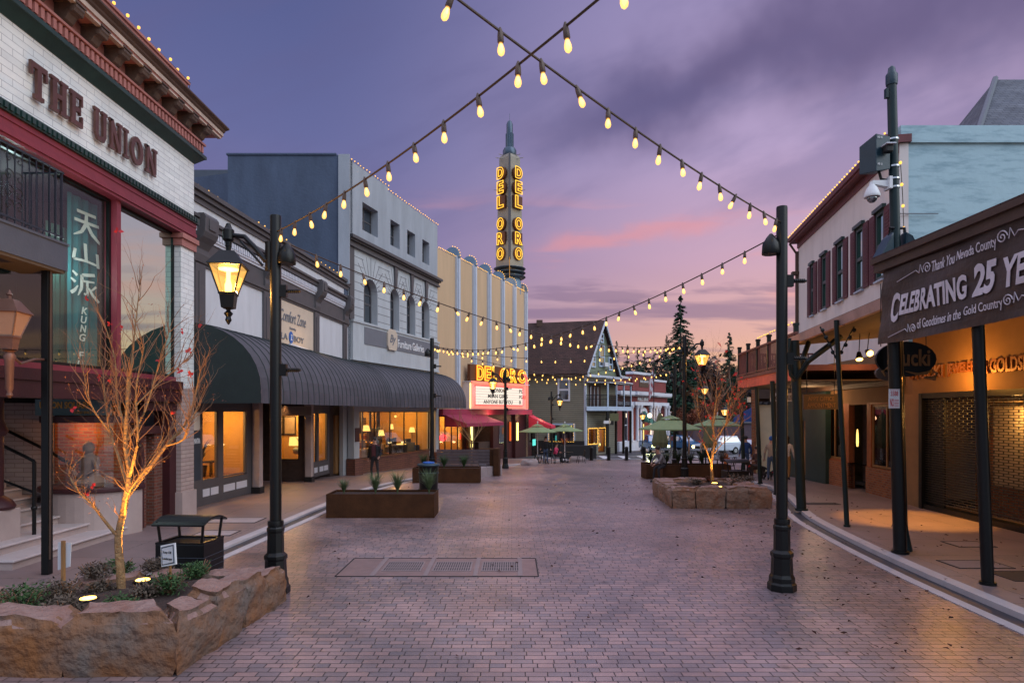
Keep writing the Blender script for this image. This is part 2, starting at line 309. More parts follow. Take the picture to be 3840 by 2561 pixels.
# ---------------------------------------------------------------- geometry helpers
def G(y):
    if y < 19: return 0.
    if y < 25: return -.033*(y-19)**2/12
    return -.033*(y-22)
def atY(px, Y): return (px-1920)*Y/2400
def zpx(py, Y): return CAMH+(1545-py)*Y/2400
def ground(px, py, dz=0.):
    Y = 10.
    for _ in range(60): Y = .5*Y+.5*2400*(CAMH-G(Y)-dz)/(py-1545)
    return Vector((atY(px, Y), Y, G(Y)+dz))
class Fr:
    def __init__(s, p0, p1, side=1):
        a = Vector((*p0, 0)); b = Vector((*p1, 0)); s.a = a; s.L = (b-a).length; s.t = (b-a)/s.L; s.side = side
        s.n = Vector((s.t.y, -s.t.x, 0))*side
    def T(s, a, d, z): p = s.a+s.t*a+s.n*d; return (p.x, p.y, z)
    def sp(s, px, d=0.):
        k = (px-1920)/2400; o = s.a+s.n*d; return (k*o.y-o.x)/(s.t.x-k*s.t.y)
    def zp(s, px, py, d=0.):
        q = s.T(s.sp(px, d), d, 0); return zpx(py, q[1])
    def Y(s, a, d=0): return s.T(a, d, 0)[1]
ID = lambda a, b, c: (a, b, c)
class MB:
    def __init__(s, T=None): s.v = []; s.f = []; s.m = []; s.T = T or ID; s.cur = 0
    def q(s, *pts):
        i = len(s.v); s.v += [Vector(s.T(*p)) for p in pts]; s.f.append(tuple(range(i, i+len(pts)))); s.m.append(s.cur); return s
    def box(s, a0, a1, b0, b1, c0, c1):
        i = len(s.v); s.v += [Vector(s.T(a, b, c)) for c in (c0, c1) for b in (b0, b1) for a in (a0, a1)]
        for f in ((0, 1, 3, 2), (4, 6, 7, 5), (0, 4, 5, 1), (2, 3, 7, 6), (0, 2, 6, 4), (1, 5, 7, 3)): s.f.append(tuple(i+k for k in f)); s.m.append(s.cur)
        return s
    def hexa(s, bot, top):   # two quads
        i = len(s.v); s.v += [Vector(s.T(*p)) for p in list(bot)+list(top)]; n = len(bot)
        s.f.append(tuple(i+k for k in reversed(range(n)))); s.f.append(tuple(i+n+k for k in range(n))); s.m += [s.cur]*2
        for k in range(n): s.f.append((i+k, i+(k+1) % n, i+n+(k+1) % n, i+n+k)); s.m.append(s.cur)
        return s
    def prism(s, poly, fn0, fn1):
        return s.hexa([fn0(*p) for p in poly], [fn1(*p) for p in poly])
    def tube(s, path, r, n=6, caps=True):
        P = [Vector(s.T(*p)) for p in path]; rs = r if isinstance(r, (list, tuple)) else [r]*len(P); i0 = len(s.v)
        for k, p in enumerate(P):
            t = (P[min(k+1, len(P)-1)]-P[max(k-1, 0)])
            if t.length < 1e-6: t = Vector((0, 0, 1))
            t.normalize(); up = Vector((0, 0, 1)) if abs(t.z) < .9 else Vector((1, 0, 0)); a = t.cross(up).normalized(); b = t.cross(a)
            for j in range(n):
                an = 2*math.pi*j/n; s.v.append(p+(a*math.cos(an)+b*math.sin(an))*rs[k])
        for k in range(len(P)-1):
            for j in range(n): s.f.append((i0+k*n+j, i0+k*n+(j+1) % n, i0+(k+1)*n+(j+1) % n, i0+(k+1)*n+j)); s.m.append(s.cur)
        if caps:
            s.f.append(tuple(i0+j for j in range(n))); s.f.append(tuple(i0+(len(P)-1)*n+j for j in reversed(range(n)))); s.m += [s.cur]*2
        return s
    def lathe(s, x, y, prof, n=12, rot=0., sx=1., sy=1.):
        i0 = len(s.v)
        for r, z in prof:
            for j in range(n):
                an = rot+2*math.pi*j/n; s.v.append(Vector(s.T(x+r*sx*math.cos(an), y+r*sy*math.sin(an), z)))
        for k in range(len(prof)-1):
            for j in range(n): s.f.append((i0+k*n+j, i0+k*n+(j+1) % n, i0+(k+1)*n+(j+1) % n, i0+(k+1)*n+j)); s.m.append(s.cur)
        s.f.append(tuple(i0+j for j in reversed(range(n)))); s.f.append(tuple(i0+(len(prof)-1)*n+j for j in range(n))); s.m += [s.cur]*2
        return s
    def ball(s, c, r, n=8, sx=1, sy=1, sz=1):
        pr = [(r*math.sin(math.pi*k/6)+1e-4, c[2]+r*sz*-math.cos(math.pi*k/6)) for k in range(7)]; return s.lathe(c[0], c[1], pr, n, 0, sx, sy)
    def build(s, name, mats, parent=None, smooth=False, bevel=0., recalc=True):
        if isinstance(mats, str): mats = [mats]
        off = Vector((0, 0, 0)); p = parent
        if parent is not None: off = root_loc(parent)
        me = bpy.data.meshes.new(name); me.from_pydata([v-off for v in s.v], [], s.f)
        for k in mats: me.materials.append(MT[k])
        me.polygons.foreach_set('material_index', s.m); me.update()
        if recalc and len(s.f) < 60000:
            bm = bmesh.new(); bm.from_mesh(me); bmesh.ops.recalc_face_normals(bm, faces=bm.faces[:]); bm.to_mesh(me); bm.free()
        uvl = me.uv_layers.new(name='UVMap'); co = [v.co+off for v in me.vertices]
        for pl in me.polygons:
            nn = pl.normal
            if abs(nn.z) > .75: ff = lambda c: (c.x, c.y)
            else:
                h = math.hypot(nn.x, nn.y) or 1; tx, ty = -nn.y/h, nn.x/h; k = 1/max(.3, math.sqrt(max(0, 1-nn.z*nn.z)))
                ff = lambda c: (c.x*tx+c.y*ty, c.z*k)
            for li in pl.loop_indices: uvl.data[li].uv = ff(co[me.loops[li].vertex_index])
        if smooth: me.polygons.foreach_set('use_smooth', [True]*len(me.polygons)); me.set_sharp_from_angle(angle=R(40))
        o = bpy.data.objects.new(name, me); C.objects.link(o)
        if parent is not None: o.parent = parent
        if bevel:
            b = o.modifiers.new('bevel', 'BEVEL'); b.width = bevel; b.segments = 2; b.limit_method = 'ANGLE'
        return o
def root_loc(o):
    l = Vector((0, 0, 0))
    while o is not None: l += o.location; o = o.parent
    return l
def tag(o, label=None, cat=None, group=None, kind=None):
    if label: o['label'] = label
    if cat: o['category'] = cat
    if group: o['group'] = group
    if kind: o['kind'] = kind
    return o
def thing(name, label, cat, loc=(0, 0, 0), group=None):
    o = bpy.data.objects.new(name, None); o.empty_display_size = .2; C.objects.link(o); o.location = loc; return tag(o, label, cat, group)
def copy_tree(o, loc=None, rz=None, label=None, group=None, parent=None, scale=None):
    c = o.copy(); C.objects.link(c); c.parent = parent
    if loc is not None: c.location = loc
    if rz is not None: c.rotation_euler = (0, 0, rz)
    if scale: c.scale = (scale,)*3
    if label: c['label'] = label
    if group: c['group'] = group
    for ch in list(o.children): copy_tree(ch, parent=c)
    return c
def text(name, body, T, s0, s1, z0, z1, d, m, parent, depth=.02, bold=0., shear=0., tubew=0., curve=None, res=3):
    cu = bpy.data.curves.new('t', 'FONT'); cu.body = body; cu.size = 1; cu.offset = bold; cu.shear = shear; cu.resolution_u = res
    if tubew: cu.fill_mode = 'NONE'; cu.bevel_depth = tubew; cu.bevel_resolution = 1
    else: cu.extrude = .01
    to = bpy.data.objects.new('t', cu); C.objects.link(to); dg = bpy.context.evaluated_depsgraph_get()
    me = bpy.data.meshes.new_from_object(to.evaluated_get(dg)); xs = [v.co.x for v in me.vertices]; ys = [v.co.y for v in me.vertices]
    mb = MB(T)
    if xs:
        x0, x1, y0, y1 = min(xs), max(xs), min(ys), max(ys)
        for v in me.vertices:
            a = (v.co.x-x0)/(x1-x0); b = (v.co.y-y0)/(y1-y0)
            dd = d+(depth*(v.co.z/.02+.5) if not tubew else v.co.z*(z1-z0)/(y1-y0))
            zz = z0+(z1-z0)*b+(curve(a) if curve else 0)
            mb.v.append(Vector(T(s0+(s1-s0)*a, dd, zz)))
        mb.f = [tuple(p.vertices) for p in me.polygons]; mb.m = [0]*len(mb.f)
    bpy.data.objects.remove(to); bpy.data.meshes.remove(me)
    return mb.build(name, m, parent)
def wall(T, s0, s1, z0, z1, holes=(), th=.2, d=0.):
    """front sheet with rectangular holes, their reveals, top and side edges"""
    mb = MB(T); S = sorted({s0, s1}|{h[0] for h in holes}|{h[1] for h in holes}); Z = sorted({z0, z1}|{h[2] for h in holes}|{h[3] for h in holes})
    for i in range(len(S)-1):
        for j in range(len(Z)-1):
            cs, cz = (S[i]+S[i+1])/2, (Z[j]+Z[j+1])/2
            if any(h[0] < cs < h[1] and h[2] < cz < h[3] for h in holes): continue
            mb.q((S[i], d, Z[j]), (S[i+1], d, Z[j]), (S[i+1], d, Z[j+1]), (S[i], d, Z[j+1]))
    for a, b, c, e in holes:
        mb.q((a, d, c), (a, d-th, c), (a, d-th, e), (a, d, e)); mb.q((b, d, c), (b, d-th, c), (b, d-th, e), (b, d, e))
        mb.q((a, d, c), (b, d, c), (b, d-th, c), (a, d-th, c)); mb.q((a, d, e), (b, d, e), (b, d-th, e), (a, d-th, e))
    mb.q((s0, d, z1), (s1, d, z1), (s1, d-th, z1), (s0, d-th, z1)); mb.q((s0, d, z0), (s0, d-th, z0), (s0, d-th, z1), (s0, d, z1)); mb.q((s1, d, z0), (s1, d-th, z0), (s1, d-th, z1), (s1, d, z1))
    return mb
def frame_ring(mb, a, b, c, e, d0, d1, w_, sill=True):
    mb.box(a, a+w_, d0, d1, c+w_, e-w_); mb.box(b-w_, b, d0, d1, c+w_, e-w_); mb.box(a, b, d0, d1, e-w_, e); mb.box(a, b, d0, d1, c, c+w_); return mb
def window(T, a, b, c, e, parent, d=-.12, fm='grey_trim', gm='glass_clear', w_=.06, mull=0, bar=None, name='window', depth=.07):
    mb = MB(T); frame_ring(mb, a, b, c, e, d-depth/2, d+depth/2, w_)
    for k in range(mull): x = a+(b-a)*(k+1)/(mull+1); mb.box(x-w_/2, x+w_/2, d-depth/2+.003, d+depth/2-.003, c+w_, e-w_)
    if bar: z = c+(e-c)*bar; mb.box(a+w_, b-w_, d-depth/2+.005, d+depth/2-.005, z-w_/2, z+w_/2)
    f = mb.build(name, fm, parent); MB(T).box(a+w_*.5, b-w_*.5, d-.006, d+.006, c+w_*.5, e-w_*.5).build('pane', gm, f); return f
def light(name, loc, e, color=(1, .6, .25), r=.08, kind='POINT', size=1., rot=None, spot=60, parent=None):
    l = bpy.data.lights.new(name, kind); l.energy = e; l.color = color
    if kind == 'AREA': l.size = size
    else: l.shadow_soft_size = r
    if kind == 'SPOT': l.spot_size = R(spot); l.spot_blend = .6
    o = bpy.data.objects.new(name, l); C.objects.link(o); o.location = Vector(loc)-(root_loc(parent) if parent else Vector((0, 0, 0)))
    if parent: o.parent = parent
    if rot: o.rotation_euler = rot
    return o
def fairy_line(pts, label, group, step=.3, r=.022, cat='fairy lights', cable=True, most=99, sag=.0):
    P = [Vector(p) for p in pts]; t = thing('fairy_lights', label, cat, P[0], group)
    MB().tube(P, .008, 4).build('cable', 'cable', t)
    L = sum((P[i+1]-P[i]).length for i in range(len(P)-1)); n = min(most, max(2, int(L/step))); rnd = random.Random(n)
    k = 0; acc = 0; me = None
    for i in range(len(P)-1):
        seg = (P[i+1]-P[i]).length
        while k <= n and k*L/n <= acc+seg+1e-6:
            p = P[i].lerp(P[i+1], (k*L/n-acc)/seg)+Vector((rnd.uniform(-.02, .02),)*3)+Vector((0, 0, r*1.3))
            if me is None: b = MB().ball((0, 0, 0), r, 6).build('bulb', 'fairy', t); me = b
            else: b = me.copy(); C.objects.link(b); b.parent = t
            b.location = p-P[0]; k += 1
            if k == 1: b.data.transform(Matrix.Translation(P[0]))
        acc += seg
    return t
# ================================================================ ground
YS = [-12, 0, 4, 8, 12, 16, 19, 20, 21, 22, 23, 24, 25, 27, 30, 35, 40, 47, 49]
def sheet(name, xs0, xs1, ys, m, dz=0., kind='structure'):
    mb = MB()
    for a, b in zip(ys[:-1], ys[1:]):
        mb.q((xs0(a), a, G(a)+dz), (xs1(a), a, G(a)+dz), (xs1(b), b, G(b)+dz), (xs0(b), b, G(b)+dz))
    o = mb.build(name, m, recalc=False); o['kind'] = kind; return o
sheet('ground', lambda y: -60, lambda y: 60, YS, 'pavers')
sheet('road', lambda y: -500, lambda y: 500, [49, 60, 80, 110, 160, 300, 900], 'asphalt')
def interp(path, y):
    for (x0, y0), (x1, y1) in zip(path[:-1], path[1:]):
        if y <= y1: return x0+(x1-x0)*(y-y0)/(y1-y0)
    return path[-1][0]
LC = [(-6.2, -12), (-5.75, 6), (-5.41, 11.4), (-5.07, 17.4), (-4.7, 24), (-3.5, 30), (-.3, 38.5), (.9, 41.5), (3.4, 44.6), (4.6, 49)]
RC = [(6.0, -12), (6.29, 7.86), (6.42, 10.5), (6.72, 13.66), (7.1, 16.2), (7.62, 18.2), (8.4, 20.5), (9.0, 23), (9.4, 28), (10.2, 34), (11, 49)]
def fine(path):
    out = []
    for (x0, y0), (x1, y1) in zip(path[:-1], path[1:]):
        n = max(1, int((y1-y0)/1.)); out += [(x0+(x1-x0)*k/n, y0+(y1-y0)*k/n) for k in range(n)]
    out.append(path[-1])
    for _ in range(2): out = [out[0]]+[((a[0]+2*b[0]+c[0])/4, b[1]) for a, b, c in zip(out[:-2], out[1:-1], out[2:])]+[out[-1]]
    return out
LCf, RCf = fine(LC), fine(RC)
def band(name, path, o0, o1, z0, z1, m, side):
    mb = MB()
    pts = []
    for k, (x, y) in enumerate(path):
        a = Vector(path[max(k-1, 0)]); b = Vector(path[min(k+1, len(path)-1)]); t = (b-a).normalized(); pts.append((Vector((x, y)), Vector((t.y, -t.x))*side))
    for (p, n), (p2, n2) in zip(pts[:-1], pts[1:]):
        A = p+n*o0; B = p2+n2*o0; D = p+n*o1; E = p2+n2*o1
        mb.q((A.x, A.y, G(A.y)+z0), (B.x, B.y, G(B.y)+z0), (B.x, B.y, G(B.y)+z1), (A.x, A.y, G(A.y)+z1))
        mb.q((A.x, A.y, G(A.y)+z1), (B.x, B.y, G(B.y)+z1), (E.x, E.y, G(E.y)+z1), (D.x, D.y, G(D.y)+z1))
    o = mb.build(name, m, recalc=False); o['kind'] = 'structure'; return o
for side, path in ((-1, LCf), (1, RCf)):
    e = .09 if side > 0 else .05
    band('kerb_band', path, 0, .17, 0, .012, 'kerb', side)
    band('gutter', path, .17, .40, 0, .006, 'gutter', side)
    band('kerb', path, .40, .62, 0, e, 'kerb', side)
    band('pavement', path, .62, 14, e-.01, e-.004, 'sidewalk', side)
mb = MB()
for k in range(9): mb.box(2.5+k*1.6, 3.1+k*1.6, 50.4, 54.2, G(52)-.02, G(52)+.03)
for q in (55.2, 49.6): mb.q((-2, q, G(q)+.03), (40, q, G(q)+.03), (40, q+.35, G(q+.35)+.03), (-2, q+.35, G(q+.35)+.03))
mb.build('road_marking', 'road_paint')['kind'] = 'structure'
for nm, x, y, wx, wy, m in (('utility_cover', -6.6, 14.3, .8, .55, 'concrete'), ('utility_cover', -6.9, 16.0, 1.2, .7, 'concrete'), ('utility_cover', 8.1, 11.2, .9, .55, 'beige_cover'), ('utility_cover', 8.6, 10.4, 1.3, .6, 'grate_dark'), ('utility_cover', 9.2, 12.9, .7, .5, 'beige_cover'), ('utility_cover', 9.0, 18.6, .9, .3, 'grate_dark')):
    e = .053 if x < 0 else .094
    t = thing(nm, 'x', 'cover', (x, y, e)); MB().box(x-wx/2, x+wx/2, y-wy/2, y+wy/2, e-.02, e).build('lid', m, t)
    f = MB(); 
    for a, b, c, d in ((x-wx/2-.03, x+wx/2+.03, y-wy/2-.03, y-wy/2), (x-wx/2-.03, x+wx/2+.03, y+wy/2, y+wy/2+.03), (x-wx/2-.03, x-wx/2, y-wy/2, y+wy/2), (x+wx/2, x+wx/2+.03, y-wy/2, y+wy/2)): f.box(a, b, c, d, e-.02, e+.003)
    f.build('rim', 'grate_dark', t)
    t['label'] = {(-6.6): 'small rectangular cover in the pavement nearer the metal litter bin', (-6.9): 'wide rectangular utility cover in the pavement before the shop door', 8.1: 'pale beige slab cover between two black posts on the right pavement', 8.6: 'long dark cover beside the nearest black canopy post', 9.2: 'small pale cover in front of the roller shutter', 9.0: 'narrow dark slot cover near the dark shop door'}[x]
# street drain grate
t = thing('drain_grate', 'long stone framed drain with three slotted grates set in the brick street', 'drain', (-1.2, 11.4, 0))
x0, x1, y0, y1 = -2.95, .43, 10.72, 12.02
MB().box(x0, x1, y0, y1, -.01, .004).build('base_slab', 'grate_metal', t)
f = MB(); rr = .022
for a, b, c, d in ((x0, x1, y0-rr, y0), (x0, x1, y1, y1+rr), (x0-rr, x0, y0, y1), (x1, x1+rr, y0, y1)): f.box(a, b, c, d, 0, .010)
f.build('border', 'grate_dark', t)
for cx in (-2.35, -1.46, -.62, .14): MB().box(cx-.04, cx+.04, y0+.002, y1-.002, 0, .014).build('cross_bar', 'beige_cover', t)
for gx in (-1.92, -1.05, -.2):
    g = MB().box(gx-.34, gx+.34, 11.05, 11.75, 0, .012).build('grate', 'beige_cover', t)
    s = MB()
    for i in range(16):
        for j in range(3): s.box(gx-.31+i*.04, gx-.31+i*.04+.018, 11.10+j*.21, 11.26+j*.21, .011, .015)
    s.build('slots', 'grate_dark', g)
# fallen leaves
rnd = random.Random(4); mb = MB()
for i in range(750):
    if i < 320: y = rnd.uniform(6, 30); x = interp(RC, y)-abs(rnd.gauss(0, 1.3))
    elif i < 520: y = rnd.uniform(17, 30); x = rnd.uniform(3.2, 7.5)
    elif i < 640: y = rnd.uniform(6, 20); x = rnd.uniform(6.8, 10)
    else: y = rnd.uniform(6, 26); x = rnd.uniform(-5, 6)
    z = G(y)+.012+(.09 if x > interp(RC, y)+.4 else 0); a = rnd.uniform(0, 6.3); r = rnd.uniform(.02, .05)
    mb.q(*[(x+r*math.cos(a+k*1.57)*(.5 if k % 2 else 1), y+r*math.sin(a+k*1.57)*(.5 if k % 2 else 1), z+rnd.uniform(0, .03)) for k in range(4)])
tag(mb.build('fallen_leaves', 'leaf_litter'), 'small dark fallen leaves scattered over the brick street', 'leaves', kind='stuff')

# ================================================================ helpers for shops
def room(T, s0, s1, z0, z1, parent, depth=3., wm='room_wall', fm='room_floor', e=120, col=(1, .58, .2), lights=1, name='interior', d0=-.2, hot=True):
    mb = MB(T); mb.box(s0, s1, -depth-.1, -depth, z0, z1); mb.box(s0-.1, s0, -depth, d0, z0, z1); mb.box(s1, s1+.1, -depth, d0, z0, z1); mb.box(s0, s1, -depth, d0, z1, z1+.1)
    mb.cur = 1; mb.box(s0, s1, -depth, d0, z0-.1, z0)
    o = mb.build(name, [wm, fm], parent)
    if e:
        for k in range(lights):
            light('room_light', T(s0+(s1-s0)*(k+.5)/lights, -depth*.45, z1-.35), e, col, .15, parent=parent)
    return o
def serif(T, letter, a0, a1, z0, z1, d0, d1, m, parent):
    B = []; P_ = []
    if letter == 'T': B = [(0, .84, 1, 1), (0, .62, .13, .84), (.87, .62, 1, .84), (.37, .12, .63, .84), (.22, 0, .78, .12)]
    if letter == 'H': B = [(.1, .1, .36, .9), (.64, .1, .9, .9), (.36, .43, .64, .57), (0, 0, .45, .1), (0, .9, .45, 1), (.55, 0, 1, .1), (.55, .9, 1, 1)]
    if letter == 'E': B = [(.1, .14, .38, .86), (0, .86, .95, 1), (0, 0, .95, .14), (.38, .43, .7, .57), (.82, .66, .95, .86), (.82, .14, .95, .34), (.70, .36, .78, .64)]
    if letter == 'U': B = [(.08, .2, .33, .9), (.67, .2, .92, .9), (0, .9, .42, 1), (.58, .9, 1, 1), (.25, 0, .75, .14)]; P_ = [[(.08, .2), (.25, 0), (.38, .14), (.33, .2)], [(.92, .2), (.67, .2), (.62, .14), (.75, 0)]]
    if letter == 'N': B = [(.1, .1, .26, .9), (.74, .1, .9, .9), (0, 0, .38, .1), (.62, .9, 1, 1)]; P_ = [[(0, 1), (.30, 1), (.9, 0), (.66, 0)], [(.0, .9), (.10, .9), (.3, 1), (0, 1)]]
    if letter == 'I': B = [(.3, .1, .7, .9), (0, 0, 1, .1), (0, .9, 1, 1)]
    if letter == 'O':
        for i in range(16):
            a, b = 2*math.pi*i/16, 2*math.pi*(i+1)/16; P_.append([(.5+.5*math.cos(a), .5+.5*math.sin(a)), (.5+.5*math.cos(b), .5+.5*math.sin(b)), (.5+.24*math.cos(b), .5+.33*math.sin(b)), (.5+.24*math.cos(a), .5+.33*math.sin(a))])
    mb = MB(T); f = lambda d: (lambda u, v: (a0+(a1-a0)*u, d, z0+(z1-z0)*v))
    for i, (u0, v0, u1, v1) in enumerate(B): mb.prism([(u0, v0), (u1, v0), (u1, v1), (u0, v1)], f(d0), f(d1+.0008*i))
    for i, p in enumerate(P_): mb.prism(p, f(d0), f(d1-(.0008 if letter != 'O' else 0)))
    return mb.build('letter_'+letter.lower(), m, parent)

mat('lantern_frost', (.34, .21, .15), .6, var=.05)
mat('lantern_bronze', (.16, .08, .06), .45, .3, var=.2)
# ================================================================ the brick newspaper building (left)
U = Fr((-8.25, 0), (-8.25, 10)); T = U.T
un = thing('white_brick_building', 'white brick corner building with bracketed cornice, red beam and raised letters', 'building', (-8.25, 16.6, 0))
Y0, Y1 = 6.2, 16.6
wall(T, Y0, Y1, 7.76, 9.35, (), .4).build('upper_wall', 'white_brick', un)
MB(T).box(Y0, Y1, -12, -.4, 7.3, 11.0).build('roof_block', 'cream_trim', un)
MB(T).box(Y1-.42, Y1-.002, -12, -.45, 0, 9.35).build('end_wall', 'stucco_grey', un)
mb = MB(T); mb.box(Y0, Y1, -.4, .05, 7.2, 7.60); mb.box(Y0, Y1, .05, .08, 7.26, 7.34); mb.box(Y0, Y1, .05, .07, 7.50, 7.60); mb.build('red_beam', 'barn_red', un)
mb = MB(T); mb.box(Y0, Y1+.06, -.4, .12, 7.60, 7.76)
for i in range(86): mb.box(Y0+.06+i*.12, Y0+.13+i*.12, .12, .155, 7.63, 7.73)
mb.build('egg_moulding', 'green_trim', un)
mb = MB(T); mb.hexa([(Y0, .02, 9.18), (Y1+.02, .02, 9.18), (Y1+.02, -.4, 9.18), (Y0, -.4, 9.18)], [(Y0, .20, 9.36), (Y1+.2, .20, 9.36), (Y1+.2, -.4, 9.36), (Y0, -.4, 9.36)]); mb.box(Y0, Y1+.22, -.4, .23, 9.36, 9.44); mb.build('green_moulding', 'green_trim', un)
mb = MB(T); mb.box(Y0, Y1+.05, -.4, .16, 9.44, 9.66); mb.box(Y0, Y1+.1, .10, .27, 9.66, 9.71)
for i in range(72): mb.box(Y0+.05+i*.145, Y0+.13+i*.145, .16, .24, 9.46, 9.64)
mb.build('dentil_band', 'pink_trim', un)
mb = MB(T); mb.box(Y0, Y1+.02, -.4, .10, 9.71, 10.06); mb.box(Y0, Y1+.50, -.4, .50, 10.06, 10.10); mb.build('soffit', 'pink_trim', un)
mb = MB(T); mb.box(Y0, Y1+.52, -.4, .53, 10.10, 10.19); mb.box(Y0, Y1+.46, .40, .50, 10.02, 10.06); mb.build('cornice_face', 'cream_trim', un)
mb = MB(T); prof = [(.53, 10.19), (.56, 10.23), (.57, 10.27), (.64, 10.33), (.64, 10.37)]
for (d0, z0), (d1, z1) in zip(prof[:-1], prof[1:]): mb.hexa([(Y0, d0, z0), (Y1+d0, d0, z0), (Y1+d0, -.4, z0), (Y0, -.4, z0)], [(Y0, d1, z1), (Y1+d1, d1, z1), (Y1+d1, -.4, z1), (Y0, -.4, z1)])
mb.build('cornice_crown', 'fascia_brown', un)
mb = MB(T); mb.box(Y0, 16.35, -.4, .12, 10.37, 10.62); mb.build('parapet_base', 'cream_trim', un)
mb = MB(T); mb.box(Y0, 16.25, -.4, .02, 10.62, 11.06); mb.box(Y0, 16.3, -.4, .06, 11.06, 11.12); mb.build('parapet', 'pink_trim', un)
for i in range(15):
    s = 6.6+i*.70
    b = MB(T); w_ = .115
    pr = [(.10, 9.72), (.20, 9.70), (.30, 9.76), (.36, 9.86), (.45, 9.90), (.50, 9.97), (.50, 10.05), (.10, 10.05)]
    b.prism(pr, lambda d, z: (s-w_, d, z), lambda d, z: (s+w_, d, z)); b.box(s-w_*1.25, s+w_*1.25, .10, .52, 10.03, 10.06)
    b.tube([(s-w_*1.1, .43, 9.93), (s+w_*1.1, .43, 9.93)], .05, 8)
    o = b.build('bracket', 'bracket_brown', un)
for L, a, b in (('T', 10.85, 11.24), ('H', 11.32, 11.76), ('E', 11.83, 12.18), ('U', 12.5, 12.9), ('N', 12.98, 13.40), ('I', 13.46, 13.62), ('O', 13.70, 14.16), ('N', 14.26, 14.72)):
    serif(T, L, a, b, 8.12, 8.73, .05, .10, 'letter_brown', un)
# street storey: pilaster, lintels, openings
mb = MB(T); mb.box(15.95, 16.6, -.40, .0, 3.35, 6.9); mb.build('pilaster_shaft', 'white_brick', un)
mb = MB(T); mb.box(15.90, 16.64, -.40, .05, 6.9, 7.08); mb.box(15.85, 16.68, -.4, .10, 7.08, 7.2)
mb.build('pilaster_capital', 'pink_trim', un)
mb = MB(T); mb.box(15.95, 16.6, -.40, .0, .75, 3.35); mb.build('pilaster_foot', 'cream_brick', un)
MB(T).box(15.90, 16.62, -.42, .06, .04, .75).build('pilaster_base', 'step_stone', un)
mb = MB(T); mb.box(13.43, 13.57, -.3, -.04, 3.5, 7.2); mb.box(10.0, 10.14, -.3, -.04, 3.5, 7.2); mb.box(10.14, 13.43, -.28, -.12, 3.5, 3.62); mb.box(13.57, 15.95, -.28, -.12, 3.5, 3.62); mb.build('red_mullion', 'barn_red', un)
for a, b in ((10.14, 13.43), (13.57, 15.95)):
    window(T, a, b, 3.62, 7.2, un, d=-.2, fm='black_metal', gm='glass_mirror' if a > 13 else 'glass_upper', w_=.06, name='upper_window')
MB(T).box(13.57, 15.95, -.36, -.32, 3.5, 7.2).build('blind', 'dark_room', un)
room(T, 10.0, 13.5, 3.55, 7.2, un, 2.2, 'dark_room', 'dark_room', 20, (.7, .9, 1), name='upper_room', d0=-.3)
light('banner_fill', T(12.2, -.30, 5.6), 45, (.8, .95, 1), .3, parent=un)  # fill light added so the hung cloth shows through the glass
mb = MB(T); mb.box(9.5, 15.95, -.5, .06, 3.30, 3.5); mb.box(9.5, 15.95, -.5, .02, 3.0, 3.30); mb.box(14.55, 15.95, -.5, -.1, 2.78, 2.99); mb.build('storefront_lintel', 'burgundy', un)
# green curtain with white writing
o = thing('hanging_banner', 'tall teal cloth hanging in the upper window with white characters and KUNG FU', 'banner', T(13.1, -.5, 3.7))
mb = MB(T); n = 14
for i in range(n):
    a = 12.62+i*.072; dd = -.52+.03*math.sin(i*1.7); dd2 = -.52+.03*math.sin((i+1)*1.7); mb.q((a, dd, 3.68), (a+.072, dd2, 3.68), (a+.072, dd2, 7.1), (a, dd, 7.1))
mb.build('cloth', 'kungfu_cloth', o)
mb = MB(T)
for i in range(8):
    a = 12.15+i*.09; dd = -.62+.03*math.sin(i*2.1); mb.q((a, dd, 3.68), (a+.09, -.62+.03*math.sin((i+1)*2.1), 3.68), (a+.09, -.62+.03*math.sin((i+1)*2.1), 6.4), (a+.02, dd, 6.4))
mb.build('side_curtain', 'curtain_green', o)
def strokes(T, a0, z0, sa, sz, segs, d, m, par, name):
    mb = MB(T)
    for k, seg in enumerate(segs):
        pts = seg[0]; ws = seg[1]; dd = d+.002*k
        for (p, q_), (wa, wb) in zip(zip(pts[:-1], pts[1:]), zip(ws[:-1], ws[1:])):
            v = Vector(q_)-Vector(p); n = Vector((-v.y, v.x)).normalized()
            P4 = [(p[0]+n.x*wa, p[1]+n.y*wa), (p[0]-n.x*wa, p[1]-n.y*wa), (q_[0]-n.x*wb, q_[1]-n.y*wb), (q_[0]+n.x*wb, q_[1]+n.y*wb)]
            mb.q(*[(a0+sa*x, dd, z0+sz*y) for x, y in P4])
    return mb.build(name, m, par)
W_ = .055
strokes(T, 12.68, 6.27, .84, .56, [([(.14, .92), (.84, .96)], [W_, W_]), ([(.05, .58), (.95, .64)], [W_, W_]), ([(.48, .94), (.46, .55), (.30, .22), (.02, .02)], [W_, W_*1.2, W_, .02]), ([(.50, .56), (.66, .28), (.98, .02)], [W_, W_*1.3, .05])], -.45, 'white', o, 'white_character')
strokes(T, 12.66, 5.74, .84, .44, [([(.46, 1), (.50, .2)], [W_*1.1, W_]), ([(.10, .62), (.04, .14), (.50, .20), (.92, .16)], [W_, W_, W_, W_]), ([(.90, .70), (.94, .04)], [W_, W_])], -.45, 'white', o, 'white_character')
strokes(T, 12.60, 5.02, .86, .58, [([(.08, .92), (.24, .80)], [.03, W_]), ([(.02, .66), (.18, .56)], [.03, W_]), ([(.02, .16), (.14, .26), (.26, .46)], [W_, W_, .02]), ([(.86, .98), (.40, .86), (.38, .40), (.26, .12)], [W_, W_, W_, .02]), ([(.44, .66), (.84, .72)], [.04, .03]), ([(.58, .66), (.58, .18), (.46, .24)], [.045, .045, .03]), ([(.62, .46), (.78, .24), (1.0, .04)], [.04, W_, .05]), ([(.90, .58), (.72, .40)], [.04, .03])], -.45, 'white', o, 'white_character')
